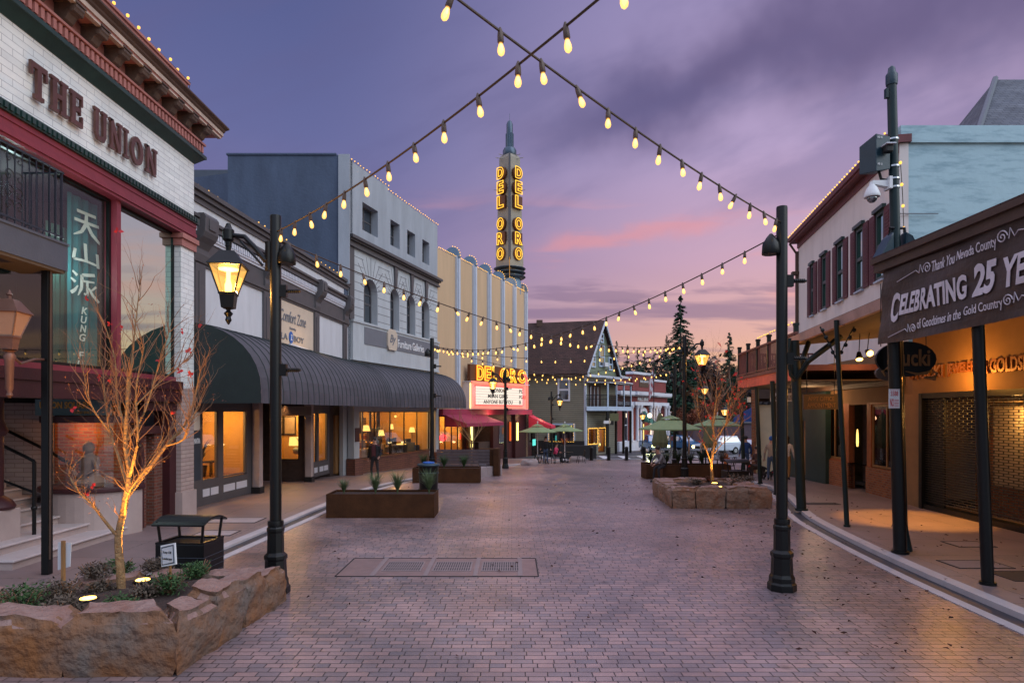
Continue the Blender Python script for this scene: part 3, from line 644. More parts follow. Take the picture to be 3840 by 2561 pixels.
for i, ch in enumerate('KUNG FU'):
    if ch == ' ': continue
    zt = 4.88-i*.182
    text('white_letter', ch, T, 12.93-i*.02, 13.12-i*.02, zt-.15, zt, -.45, 'white', o, .004, .02, shear=.2)
# shop front and entrance below
QF = Fr((-10.15, 13.62), (-8.62, 13.75)); QT = QF.T; mb = MB(QT); mb.box(0, 1.53, -.06, 0, 2.68, 3.02); sb = mb.build('signboard', 'teal_board', un)
text('sign_letters', 'UNION SQUARE', QT, .10, 1.12, 2.80, 2.97, .004, 'gold', sb, .015, .02)
text('sign_letters_small', 'EVENT SPACE', QT, .80, 1.15, 2.71, 2.77, .004, 'gold', sb, .01)
mb = MB(T); mb.box(14.6, 15.95, -.5, -.22, 2.24, 2.42); mb.box(14.55, 14.70, -.5, -.2, .1, 2.95); mb.box(15.65, 15.95, -.5, -.12, .05, 2.95); mb.build('entrance_frame', 'burgundy', un)
mb = MB(T); mb.box(14.70, 15.05, -.9, -.35, .05, 2.24); mb.box(15.30, 15.65, -.9, -.3, .05, 2.24); mb.build('brick_pier', 'red_brick', un)
mb = MB(T); mb.box(15.05, 15.30, -1.2, -1.15, .05, 2.24); mb.build('door', 'dark_wood', un)
# curved show window on a white drum
def arc(cx, cy, r, a0, a1, n): return [(cx+r*math.cos(a0+(a1-a0)*k/n), cy+r*math.sin(a0+(a1-a0)*k/n)) for k in range(n+1)]
DR = arc(-9.45, 14.6, 1.05, R(-178), R(-2), 18)
mb = MB(); mb.prism(DR, lambda x, y: (x, y, .03), lambda x, y: (x, y, 1.02)); mb.build('drum', 'step_stone', un, bevel=.02)
DR2 = arc(-9.45, 14.6, 1.12, R(-178), R(-2), 18)
mb = MB(); mb.prism(DR2, lambda x, y: (x, y, 1.02), lambda x, y: (x, y, 1.12)); mb.build('drum_rim', 'burgundy', un, bevel=.02)
mb = MB(); mb.box(-10.45, -8.5, 14.62, 14.75, .05, 2.95); mb.build('display_brick_wall', 'orange_brick', un)
mb = MB(); mb.prism(arc(-9.45, 14.6, 1.08, R(-178), R(-2), 18), lambda x, y: (x, y, 2.52), lambda x, y: (x, y, 2.66)); mb.build('window_head', 'burgundy', un)
mb = MB()
for a, b in zip(DR[:-1], DR[1:]): mb.q((a[0], a[1], 1.12), (b[0], b[1], 1.12), (b[0], b[1], 2.52), (a[0], a[1], 2.52))
mb.build('show_window', 'glass_clear', un, recalc=False)
light('display_lamp', (-9.7, 14.2, 2.4), 16, (1, .42, .12), .1, parent=un)
st = thing('statue', 'seated pale stone figure in the curved show window in front of bricks', 'statue', (-9.35, 14.15, 1.12))
mb = MB(); x, y = -9.35, 14.15
mb.lathe(x, y, [(.02, 1.12), (.30, 1.12), (.33, 1.20), (.28, 1.30), (.20, 1.38), (.19, 1.5), (.22, 1.64), (.20, 1.76), (.09, 1.82), (.07, 1.86), (.01, 1.87)], 12, 0, 1, .85)
mb.tube([(x+.18, y-.1, 1.70), (x+.26, y-.16, 1.52), (x+.12, y-.24, 1.38)], [.055, .05, .04], 7); mb.tube([(x-.18, y-.1, 1.70), (x-.26, y-.16, 1.52), (x-.12, y-.24, 1.38)], [.055, .05, .04], 7)
mb.tube([(x-.2, y-.1, 1.2), (x-.05, y-.3, 1.22), (x+.2, y-.26, 1.2)], [.09, .08, .06], 7); mb.build('body', 'statue', st, True)
MB().ball((x, y-.02, 1.97), .12, 10, sz=1.15).build('head', 'statue', st, True)
# steps
stp = thing('entrance_steps', 'broad pale stone steps with rounded noses rising to the left entrance', 'steps', (-9, 12, 0))
def step(k, x1, yr, y0=10.95):
    z0, z1 = .05+(k-1)*.17, .05+k*.17
    t_ = MB(); t_.box(-13, x1, y0, yr, z0-.02 if k > 1 else .03, z1-.045); t_.build('riser', 'step_stone', stp)
    t_ = MB(); t_.box(-13, x1+.05, y0-.04, yr+.03, z1-.045, z1); t_.build('tread', 'tread', stp, bevel=.015)
for k, (x1, yr) in enumerate(((-8.55, 14.35), (-9.05, 14.25), (-9.62, 14.3), (-10.2, 14.4), (-10.6, 14.5), (-10.95, 14.55), (-11.3, 14.6), (-11.65, 14.62), (-12.0, 14.64))): step(k+1, x1, yr-.05*k, 10.95+.03*k)
MB(T).box(14.42, 14.6, -5.2, -2.2, .03, 2.95).build('side_wall', 'cream_brick', un)
MB(T).box(10.95, 14.6, -5.3, -5.2, .03, 7.2).build('back_wall', 'dark_room', un)
MB(T).box(9.5, 14.6, -5.2, -2.2, 2.95, 3.1).build('porch_ceiling', 'dark_room', un)
def rail(path, r, name, m, par): return MB().tube(path, r, 8).build(name, m, par, True)
h = thing('handrail', 'black metal handrail with posts standing on the stone steps', 'handrail', (-9.3, 12.4, .4))
rail([(-9.22, 12.35, .39), (-9.22, 12.35, 1.80)], .035, 'post', 'black_metal', h); rail([(-9.22, 12.35, 1.80), (-9.35, 12.35, 1.87), (-10.6, 12.3, 2.5), (-11.8, 12.3, 3.1)], .032, 'top_rail', 'black_metal', h)
rail([(-9.22, 12.35, 1.2), (-10.6, 12.3, 1.75), (-11.8, 12.3, 2.3)], .025, 'lower_rail', 'black_metal', h); MB().ball((-9.22, 12.35, .90), .055, 8).build('collar', 'black_metal', h, True)
h = thing('wall_handrail', 'thin dark handrail running down the brick side wall above the steps', 'handrail', (-10, 14.3, 1.4))
rail([(-9.8, 14.30, 1.55), (-10.3, 14.30, 1.85), (-12.4, 14.30, 2.9)], .035, 'rail', 'black_metal', h); rail([(-10.1, 14.30, 1.73), (-10.1, 14.42, 1.66)], .04, 'bracket', 'black_metal', h)
# red entrance column at the picture edge
cx, cy = -9.62, 11.85
mb = MB(); mb.box(cx-.35, cx+.30, cy-.35, cy+.3, .03, .95); mb.build('column_base', 'step_stone', un, bevel=.02)
mb = MB(); mb.lathe(cx, cy, [(.34, .95), (.36, 1.0), (.30, 1.10), (.22, 1.16), (.17, 1.2), (.17, 2.3), (.20, 2.32), (.24, 2.4), (.20, 2.5), (.17, 2.6), (.17, 3.0), (.2, 3.05), (.24, 3.2), (.34, 3.4), (.36, 3.5)], 16); mb.build('column_shaft', 'burgundy', un, True)
mb = MB(); mb.lathe(cx, cy, [(.40, 3.5), (.42, 3.56), (.40, 3.62)], 16); mb.build('column_cap', 'green_trim', un, True)
mb = MB(T); mb.box(10.95, 11.25, -1.55, -1.2, 3.62, 5.5); mb.build('column_upper', 'barn_red', un)
# balcony
bt = thing('balcony', 'slate blue steel balcony with scrolled black railing above the steps', 'balcony', T(10, .3, 5.1))
mb = MB(T); mb.box(6.5, 10.95, -.1, .65, 5.15, 5.62); mb.box(6.5, 10.97, .60, .67, 5.58, 5.62); mb.build('deck_fascia', 'slate_blue', bt)
MB(T).box(6.5, 10.9, -.1, .63, 5.10, 5.15).build('soffit', 'soffit', bt)
mb = MB(T)
for k in range(28):
    s = 6.9+k*.148
    if s < 10.93: mb.box(s-.007, s+.007, .585, .599, 5.62, 6.82)
for z in (5.72, 6.82): mb.box(6.9, 10.93, .58, .605, z-.015, z+.015)
for k in range(7): mb.box(10.90, 10.916, -.05+k*.1, -.034+k*.1, 5.62, 6.82)
mb.box(10.89, 10.92, -.1, .6, 6.8, 6.83); mb.build('railing', 'rail_dark', bt)
def spiral(cx_, cz, r, turns, flip=1): return [(cx_+flip*r*(1-k/22)*math.cos(k*turns*6.283/22), .61, cz+r*(1-k/22)*math.sin(k*turns*6.283/22)) for k in range(22)]
for s in (9.82, 8.6):
    for zz, r in ((6.62, .09), (6.35, .11), (6.1, .12), (5.9, .10)):
        for f_ in (-1, 1): MB(T).tube(spiral(s+.10*f_, zz, r, 1.4, -f_), .008, 4).build('iron_scroll', 'black_iron', bt)
MB().box(-7.82, -7.70, 10.62, 10.74, .05, 5.12).build('post', 'black_metal', bt, bevel=.01)
MB().tube([(-7.7, 10.66, .3), (-7.68, 10.66, 5.1)], .018, 6).build('conduit', 'fascia_brown', bt)
# little wall lantern
def lantern(mb_parts, x, y, zt, s=1., prefix=None, parent=None, glow='lantern_glow', gl='glass_lantern', body='black_metal', lit=True):
    """square lantern hanging/standing; zt = eave height, s = scale"""
    r = .33*s*1.1
    m = MB(); m.lathe(x, y, [(.05*s, zt+.26*s), (.16*s, zt+.24*s), (r*1.02, zt+.02*s), (r*1.06, zt), (r*.9, zt-.01)], 4, R(45)+.18); m.lathe(x, y, [(.03*s, zt+.25*s), (.03*s, zt+.31*s), (.055*s, zt+.33*s), (.03*s, zt+.37*s), (.01*s, zt+.42*s)], 8); rf = m.build('lantern_roof', body, parent, bevel=.004)
    m = MB(); c4 = [(R(45)+.18+k*math.pi/2) for k in range(4)]
    for a in c4: m.tube([(x+r*.93*math.cos(a), y+r*.93*math.sin(a), zt), (x+r*.46*math.cos(a), y+r*.46*math.sin(a), zt-.42*s)], .014*s, 4)
    m.lathe(x, y, [(r*.50, zt-.42*s), (r*.50, zt-.45*s), (r*.44, zt-.46*s), (r*.36, zt-.66*s), (.05*s, zt-.68*s)], 4, R(45)+.18); m.build('lantern_cage', body, parent)
    m = MB(); m.lathe(x, y, [(r*.90, zt-.01*s), (r*.44, zt-.42*s)], 4, R(45)+.18); m.f = m.f[:4]; m.m = m.m[:4]; m.build('lantern_glass', gl, parent)
    if lit:
        m = MB(); m.lathe(x, y, [(.02*s, zt-.42*s), (.055*s, zt-.40*s), (.06*s, zt-.30*s), (.035*s, zt-.22*s), (.035*s, zt-.08*s), (.15*s, zt-.05*s), (.16*s, zt-.03*s)], 8); m.build('mantle', glow, parent, True)
    return rf
wl = thing('wall_lantern', 'unlit bronze square lantern with fluted stem hung by the balcony post', 'lantern', (-7.45, 9.55, 3.6))
lantern(None, -7.46, 9.5, 4.22, .82, parent=wl, gl='lantern_frost', body='lantern_bronze', lit=False)
mb = MB(); mb.lathe(-7.46, 9.5, [(.10, 3.66), (.05, 3.64), (.08, 3.58), (.06, 3.5), (.05, 3.1), (.03, 3.05), (.045, 3.0), (.01, 2.96)], 10); mb.build('fluted_stem', 'lantern_bronze', wl, True)
mb = MB(); mb.tube([(-7.46, 9.5, 3.62), (-7.60, 9.9, 3.5), (-7.68, 10.3, 3.6), (-7.76, 10.6, 3.62)], .02, 6); mb.build('bracket', 'lantern_bronze', wl)
fairy_line([T(6.4, .02, 11.12), T(16.3, .06, 11.12), T(16.3, -.0, 10.85)], 'row of warm bulbs along the parapet of the white brick building', 'roofline fairy lights', .42, .036)
# ================================================================ grey and white shop row with the long awning
Cf = Fr((-8.54, 16.7), (-7.64, 29.8)); T = Cf.T; CL = Cf.L
co = thing('grey_shop_row', 'single storey grey and off-white shop row with corbels, dentils and display windows', 'building', (-8.2, 21, 0))
b3 = lambda s: G(Cf.Y(s))+.045
wall(T, 0, CL, 5.0, 7.75, (), .3).build('panel_wall', 'white_wall', co)
wall(T, 0, CL, 7.75, 8.55, (), .3, -.02).build('parapet_wall', 'white_wall', co)
MB(T).box(0, CL, -12, -.35, 7.5, 8.5).build('roof_block', 'grey_trim', co)
mb = MB(T); mb.box(0, CL, -.35, .10, 8.55, 8.68); mb.box(0, CL, -.35, .18, 8.68, 8.80); mb.box(0, CL, -.02, .03, 8.40, 8.55); mb.build('roof_coping', 'grey_trim', co)
mb = MB(T); mb.box(0, CL, .0, .06, 6.86, 7.42); mb.box(0, CL, .0, .10, 6.80, 6.90); mb.box(0, CL, .0, .05, 6.72, 6.80); mb.box(0, CL, 0, .20, 7.76, 7.90); mb.box(0, CL, 0, .27, 7.90, 7.98); mb.build('grey_frieze', 'grey_trim', co)
mb = MB(T); mb.box(0, CL, .02, .10, 7.42, 7.50)
for i in range(96):
    s = .1+i*.136
    mb.box(s, s+.075, .05, .17, 7.56, 7.72)
mb.box(0, CL, .02, .14, 7.50, 7.56); mb.build('dentil_course', 'white_paint', co)
pil = [Cf.sp(p) for p in (742, 995, 1183, 1290)]
for s in pil:
    mb = MB(T); mb.box(s-.24, s+.24, 0, .08, 4.9, 6.75); mb.box(s-.10, s+.10, .08, .10, 5.2, 6.55); mb.build('pilaster', 'grey_trim', co)
    mb = MB(T); w_ = .26 if s > 1 else .34
    pr = [(.0, 6.75), (.10, 6.8), (.14, 7.0), (.12, 7.15), (.22, 7.3), (.34, 7.42), (.40, 7.55), (.42, 7.95), (.36, 8.04), (0, 8.04)]
    mb.prism(pr, lambda d, z: (s-w_, d, z), lambda d, z: (s+w_, d, z)); mb.box(s-w_*.5, s+w_*.5, .41, .44, 7.62, 7.92); mb.build('corbel', 'grey_trim', co, bevel=.02)
# fascia lettering
a, b = Cf.sp(1046), Cf.sp(1142)
sg = MB(T).box(Cf.sp(1040), Cf.sp(1172), .0, .03, 5.2, 6.70).build('sign_panel', 'sign_cream', co)
text('sign_script', 'Comfort Zone', T, Cf.sp(1046), Cf.sp(1143), 5.98, 6.40, .035, 'sign_grey', sg, .015, 0, shear=.35)
text('sign_small', 'Featuring', T, Cf.sp(1082), Cf.sp(1106), 5.72, 5.85, .035, 'sign_grey', sg, .01, .01, shear=.3)
text('sign_letters', 'LA', T, Cf.sp(1050), Cf.sp(1074), 5.34, 5.56, .035, 'sign_grey', sg, .02, .01); text('sign_letters', 'BOY', T, Cf.sp(1098), Cf.sp(1135), 5.34, 5.56, .035, 'sign_grey', sg, .02, .01)
c = Cf.sp(1087); MB(T).prism([(c+.17*math.cos(k*.524), 5.46+.22*math.sin(k*.524)) for k in range(12)], lambda a, z: (a, .035, z), lambda a, z: (a, .06, z)).build('roundel', 'blue_cloth', sg)
text('roundel_letter', 'Z', T, c-.06, c+.06, 5.36, 5.56, .062, 'white', sg, .01, .02)
fx = thing('sign_light', 'long pale tube light fixed under the script shop sign', 'light fixture', T(Cf.sp(1110), .3, 5.0))
mb = MB(T); mb.tube([(Cf.sp(1050), .35, 5.12), (Cf.sp(1205), .35, 4.98)], .05, 8); mb.build('tube', 'white_paint', fx); mb = MB(T)
for p in (1060, 1135, 1195): mb.tube([(Cf.sp(p), .35, 5.06), (Cf.sp(p), .02, 5.15)], .02, 5)
mb.build('bracket', 'grey_trim', fx)
light('sign_wash', T(Cf.sp(1115), .9, 5.2), 14, (1, .62, .3), .3, parent=fx)
fairy_line([T(-.0, .1, 8.82), T(CL*.15, .1, 8.82)], 'few warm bulbs on the grey shop coping nearest the brick building', 'roofline fairy lights', .45, .024)
fairy_line([T(CL*.30, .1, 8.82), T(CL*.46, .1, 8.82)], 'short run of warm bulbs on the grey coping above the lamp arm', 'roofline fairy lights', .42, .024)
fairy_line([T(CL*.72, .1, 8.82), T(CL*.9, .1, 8.82)], 'warm bulbs on the grey coping just right of the tall lamp post', 'roofline fairy lights', .45, .022)
# awning, bending onto the next facade
Ff = Fr((-7.64, 29.8), (-4.65, 39.9)); FT = Ff.T; FL = Ff.L
aw = thing('quarter_round_awning', 'long charcoal quarter-round fabric awning with ribs and a short valance', 'awning', (-7, 24, 3))
secs = [T(k*CL/29, 0, 0) for k in range(30)]+[FT(k*(Ff.sp(1745, 2.0))/24, 0, 0) for k in range(1, 25)]
nrm = [Vector((Cf.n.x, Cf.n.y, 0))]*28+[(Cf.n*.75+Ff.n*.25), (Cf.n+Ff.n)*.5]+[Ff.n]*24
prof = [(2.05*math.sin(R(90)*k/9), 3.36+1.74*math.cos(R(90)*k/9)) for k in range(10)]
mb = MB()
for i in range(len(secs)-1):
    pa, pb, na, nb = Vector(secs[i]), Vector(secs[i+1]), nrm[i].normalized(), nrm[i+1].normalized()
    mid = (pa+pb)/2; nm = (na+nb).normalized()
    for (d0, z0), (d1, z1) in zip(prof[:-1], prof[1:]):
        g = .085
        P = lambda p, n, d, z: (p.x+n.x*d, p.y+n.y*d, z)
        def scal(d, z, f): return (d*(1-f), 3.36+(z-3.36)*(1-f))
        m0, m1 = scal(d0, z0, g*.5), scal(d1, z1, g*.5)
        mb.q(P(pa, na, d0, z0), P(mid, nm, *m0), P(mid, nm, *m1), P(pa, na, d1, z1)); mb.q(P(mid, nm, *m0), P(pb, nb, d0, z0), P(pb, nb, d1, z1), P(mid, nm, *m1))
mb.build('canopy', 'awning', aw, True, recalc=False)
rnd = random.Random(2); mb = MB()
for i in range(len(secs)-1):
    pa, pb, na, nb = Vector(secs[i]), Vector(secs[i+1]), nrm[i].normalized(), nrm[i+1].normalized(); mid = (pa+pb)/2; nm = (na+nb).normalized()
    P = lambda p, n, d, z: (p.x+n.x*d, p.y+n.y*d, z); j = rnd.uniform(-.02, .05)
    mb.q(P(pa, na, 2.05, 3.36), P(mid, nm, 2.01, 3.36), P(mid, nm, 1.98+j, 2.98), P(pa, na, 2.06, 2.98)); mb.q(P(mid, nm, 2.01, 3.36), P(pb, nb, 2.05, 3.36), P(pb, nb, 2.06, 2.98), P(mid, nm, 1.98+j, 2.98))
mb.build('valance', 'awning', aw, recalc=False)
mb = MB()
for p_, n_ in zip(secs[1:-1], nrm[1:-1]):
    n_ = n_.normalized(); mb.tube([(p_[0]+n_.x*d, p_[1]+n_.y*d, z+.006) for d, z in prof]+[(p_[0]+n_.x*2.06, p_[1]+n_.y*2.06, 2.98)], .014, 4, False)
mb.build('seams', 'awning_end', aw, recalc=False)
e = MB(T); e.q(*([(0.001, d, z) for d, z in prof]+[(0.001, 2.05, 2.98), (0.001, 0, 2.98)])); e.build('end_panel', 'awning_end', aw)
s1 = Ff.sp(1745, 2.0); e = MB(FT); e.q(*([(s1, d, z) for d, z in prof]+[(s1, 2.05, 2.98), (s1, 0, 2.98)])); e.build('end_panel', 'awning_end', aw)
# shopfront under the awning
D = -.50
sp = lambda p: Cf.sp(p, D)
def T2(a, d, z): return T(a, d+D, z)
st = lambda p0, p1, z0, z1: (sp(p0), sp(p1), z0, z1)
wall(T2, 0.1, sp(952), .05, 3.2, [st(760, 818, .78, 2.78), st(838, 925, .72, 2.78)], .12).build('shopfront', 'grey_trim', co)
mb = MB(T2)
for p0, p1 in ((760, 785), (790, 818), (838, 880), (886, 925)): mb.box(sp(p0), sp(p1), 0, .012, .30, .52)
mb.build('white_inset', 'white_paint', co)
for i, (p0, p1) in enumerate(((760, 818), (838, 925))): window(T2, *st(p0, p1, .75, 2.80), co, d=-.06, fm='grey_trim', w_=.04, name='display_window')
room(T2, .3, sp(952), .70, 2.95, co, 2.0, 'room_wall', 'room_floor', 105, lights=2, name='display_room', d0=-.13)
mb = MB(T2); mb.box(.6, .75, -1.6, -1.3, .7, 2.95); mb.build('partition', 'orange_wood', co)
def column(p, d, r, z1, par, m='stucco_pale'):
    s = Cf.sp(p, d); Y = Cf.Y(s); mb = MB(T); mb.box(s-r, s+r, d-r, d+r, G(Y)+.04, z1); o = mb.build('column', m, par, bevel=.02)
    MB(T).box(s-r-.03, s+r+.03, d-r-.03, d+r+.03, G(Y)+.04, G(Y)+.26).build('column_foot', 'black', par)
column(966, -.35, .13, 3.2, co, 'concrete'); column(1160, -.35, .13, 3.2, co, 'concrete')
SW = sp(1147); Pf = Fr(T(SW, -3.4, 0)[:2], T(SW, -.58, 0)[:2]); PT = Pf.T; pw = (Pf.sp(1047), Pf.sp(1121), .80, 2.74)
wall(PT, 0, Pf.L, -.05, 3.2, [pw], .12).build('return_front', 'dark_wood', co)
window(PT, *pw, co, d=-.05, fm='black_metal', w_=.04, name='return_window')
MB(T).box(sp(955), SW, -3.5, -3.4, -.05, 3.2).build('entry_back', 'dark_wood', co); MB(T).box(sp(1010), sp(1035), -3.4, -3.36, .05, 2.4).build('entry_door', 'orange_wood', co)
mb = MB(T); e_ = sp(1236); mb.box(SW+.14, e_, -3.5, -3.4, .5, 3.0); mb.box(e_, e_+.1, -3.4, -.65, .5, 3.0); mb.box(SW+.14, e_, -3.4, -.65, 3.0, 3.1); mb.cur = 1; mb.box(SW+.14, e_, -3.4, -.65, .4, .5); mb.build('corner_room', ['room_wall', 'room_floor'], co)
for k in (.3, .75): light('room_light', T(SW+(e_-SW)*k, -1.9, 2.7), 85, (1, .58, .2), .12, parent=co)
wall(T2, sp(1173), sp(1236), 0, 3.2, [st(1177, 1190, .62, 2.72), st(1196, 1229, .60, 2.72)], .12).build('shopfront', 'grey_trim', co)
for p0, p1 in ((1177, 1190), (1196, 1229)): window(T2, *st(p0, p1, .61, 2.73), co, d=-.06, fm='grey_trim', w_=.04, name='display_window')
mb = MB(T2); mb.box(sp(1178), sp(1190), 0, .012, .18, .40); mb.box(sp(1198), sp(1212), 0, .012, .18, .40); mb.box(sp(1215), sp(1229), 0, .012, .18, .40); mb.build('white_inset', 'white_paint', co)
mb = MB(T); mb.box(sp(1245), Cf.sp(1290, -.6), -3, -.6, -.3, 3.2); mb.build('dark_entry', 'dark_wood', co)
MB(T).box(0, .1, -3, 0, .03, 5).build('side_wall', 'grey_trim', co); MB(T).box(0, CL, -6, .0, 3.18, 3.3).build('soffit', 'grey_trim', co)
MB(T).box(sp(1258), sp(1270), -.6, -.5, -.1, 2.6).build('door_post', 'wood', co)
for i, (px_, dd) in enumerate(((900, .6), (1090, .5), (1215, .6), (1420, .5), (1560, .5))):
    x, y, z = (T if i < 3 else FT)((Cf if i < 3 else Ff).sp(px_, dd), dd, 3.17); t = thing('downlight', ('small round downlight under the awning nearest the brick building', 'round downlight under the awning before the recessed entry', 'round downlight under the awning by the third column', 'round downlight under the awning above the walking man', 'round downlight under the far end of the long awning')[i], 'light', (x, y, z), 'downlights under the awning')
    MB().lathe(x, y, [(.07, z), (.08, z-.02), (.06, z-.05)], 10).build('lens', 'bulb_glow', t); light('downlight_beam', (x, y, z-.1), 42, (1, .52, .18), .06, 'SPOT', rot=(0, 0, 0), spot=125, parent=t)
hb = thing('hanging_sign', 'dark shop board with small gold marks hung under the awning', 'sign', T2(sp(1100), .9, 2.8))
MB(T2).box(Cf.sp(1046, .3), Cf.sp(1168, .3), .75, .80, 2.62, 2.96).build('board', 'dark_wood', hb)
# things in the windows
def floor_lamp(x, y, z, h, label, g='lamps glowing in the shop windows', r=.2, tiers=1):
    t = thing('floor_lamp', label, 'lamp', (x, y, z), g)
    m = MB(); m.lathe(x, y, [(.14, z), (.14, z+.03), (.015, z+.05), (.015, z+h-.1)], 8); m.build('stand', 'black_metal', t)
    m = MB(); m.lathe(x, y, [(r, z+h-.3), (r*.65, z+h)], 12); m.build('lamp_shade', 'amber_glow', t, True); return t
def picture(T, s, z, w_, h, d, label, m='sofa'):
    t = thing('framed_picture', label, 'picture', T(s, d, z), 'framed pictures on the shop walls')
    mb = MB(T); frame_ring(mb, s-w_/2, s+w_/2, z-h/2, z+h/2, d, d+.04, .05); mb.build('frame', 'black', t); MB(T).box(s-w_/2+.04, s+w_/2-.04, d, d+.02, z-h/2+.04, z+h/2-.04).build('print', m, t); return t
def palm(x, y, z, h, n, label, r=.5, m='shrub', name='potted_plant', cat='plant', group=None, seed=1, pot=True, wd0=None):
    rnd = random.Random(seed); t = thing(name, label, cat, (x, y, z), group)
    if pot: m_ = MB(); m_.lathe(x, y, [(.14, z), (.20, z+.35), (.17, z+.33)], 10); m_.build('pot', 'dark_wood', t)
    m_ = MB()
    for i in range(n):
        a = rnd.uniform(0, 6.28); k = rnd.uniform(.4, 1); hh = h*rnd.uniform(.55, 1); b = rnd.uniform(.6, 1)*r; wd = wd0 or rnd.uniform(.02, .045)
        pts = [Vector((x+b*f*f*math.cos(a), y+b*f*f*math.sin(a), z+.3*pot+(hh-.3*pot)*(f-.25*f*f*k))) for f in (0, .3, .6, .85, 1)]
        sd = Vector((-math.sin(a), math.cos(a), 0))
        for j in range(4):
            w0, w1 = wd*(1-j*.22), wd*(1-(j+1)*.24); m_.q(pts[j]-sd*w0, pts[j]+sd*w0, pts[j+1]+sd*w1, pts[j+1]-sd*w1)
    m_.build('leaves', m, t, recalc=False); return t
x, y, z = T2(sp(860)+.3, -1.1, .7)
palm(x, y, z, 1.5, 40, 'leafy plant in a tall vase in the shop window nearest the brick building', .45, 'shrub_dry', seed=3)
for i, p in enumerate((868, 894)):
    x, y, z = T2(sp(p), -1.3, 1.85); tag(MB().ball((x, y, z), .055, 8).build('wall_light', 'bulb_glow', None, True), 'left of two small glowing bulbs in the first shop window' if not i else 'right of two small glowing bulbs in the first shop window', 'light', 'small bulbs in the first shop window')
t = thing('side_table', 'small dark console table in the first shop window', 'table', T2(sp(890), -.9, .7)); c = sp(893)
MB(T2).box(c-.35, c+.35, -1.1, -.7, 1.14, 1.18).build('table_top', 'black', t)
for a in (-.32, .32):
    for b in (-1.05, -.75): MB(T2).box(c+a-.015, c+a+.015, b-.015, b+.015, .7, 1.14).build('leg', 'black', t)
x, y, z = T2(sp(778), -.5, .71); t = thing('ceramic_vase', 'pale cone shaped vase at the corner of the first shop window', 'vase', (x, y, z)); MB().lathe(x, y, [(.13, z), (.10, z+.1), (.03, z+.24), (.04, z+.28)], 12).build('body', 'white_wall', t, True)
EF = Fr(T(e_-.03, -3.3, 0)[:2], T(e_-.03, -.7, 0)[:2]); ep = lambda p: EF.sp(p)
picture(EF.T, ep(1085), 2.15, .62, .85, .0, 'black framed picture on the amber wall seen through the entry window')
picture(EF.T, ep(1056), 2.15, .30, .85, .0, 'narrow framed picture at the left of the entry window')
x, y, z = Pf.T(Pf.sp(1100), -1.0, .5); palm(x, y, z, 1.7, 46, 'tall spiky potted plant in the entry window', .42, 'shrub_dry', seed=5)
x, y, z = Pf.T(Pf.sp(1062), -1.3, .9); t = thing('table_lamp', 'round based table lamp with a drum shade in the entry window', 'lamp', (x, y, z)); MB().ball((x, y, z+.2), .15, 12).build('base', 'white_wall', t, True); MB().lathe(x, y, [(.30, z+.42), (.27, z+.78)], 14).build('lamp_shade', 'amber_glow', t, True)
x, y, z = T2(sp(1222), -.9, .5); t = thing('arc_lamp', 'thin arched floor lamp in the narrow amber window', 'lamp', (x, y, z)); MB().tube([(x, y, z), (x-.02, y+.05, z+1), (x-.12, y+.1, z+1.5), (x-.35, y, z+1.75)], .018, 6).build('arm', 'dark_wood', t)
cb = thing('chalkboard_sign', 'narrow dark chalkboard with white chalk lettering by the brick pilaster', 'sign', (-8.1, 16.45, 1.6))
UT = U.T; MB(UT).box(16.62, 17.05, -.1, -.04, .95, 2.25).build('board', 'chalkboard', cb); text('chalk_letters', 'MANTRA', UT, 16.66, 17.0, 1.92, 2.06, -.037, 'white', cb, .004)
MB(UT).box(16.62, 17.05, -.12, -.06, 2.27, 2.75).build('poster', 'sign_cream', cb)

# ================================================================ furniture gallery building
T = FT
fu = thing('furniture_gallery_building', 'tall grey stucco building with four arched windows and a sign band', 'building', (-6.2, 34, 0))
stp_s = Ff.sp(1455)
H = []
for p0, p1, y0, y1 in ((1359, 1417, 822, 930), (1464, 1499, 892, 978), (1527, 1557, 927, 1004), (1584, 1610, 956, 1031)):
    c = (Ff.sp(p0)+Ff.sp(p1))/2; w_ = (Ff.sp(p1)-Ff.sp(p0))/2; H.append((c-w_, c+w_, Ff.zp(p0, y0)*0+11.60, 12.95))
wall(T, 0, stp_s, 11.0, 14.55, [h for h in H if h[1] < stp_s], .45).build('upper_wall', 'stucco_grey', fu)
wall(T, stp_s, FL, 11.0, 14.36, [h for h in H if h[1] > stp_s], .45).build('upper_wall', 'stucco_grey', fu)
for h in H: window(T, h[0]+.01, h[1]-.01, h[2]+.01, h[3]-.01, fu, d=-.40, fm='grey_trim', gm='glass_dark', w_=.06, mull=1, bar=.5, name='upper_window')
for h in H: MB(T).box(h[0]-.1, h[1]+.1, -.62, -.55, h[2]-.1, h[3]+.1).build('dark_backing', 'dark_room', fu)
mb = MB(T); mb.box(-.0, .4, -12, .0, 4.9, 14.57); mb.build('party_wall', 'stucco_dark', fu)
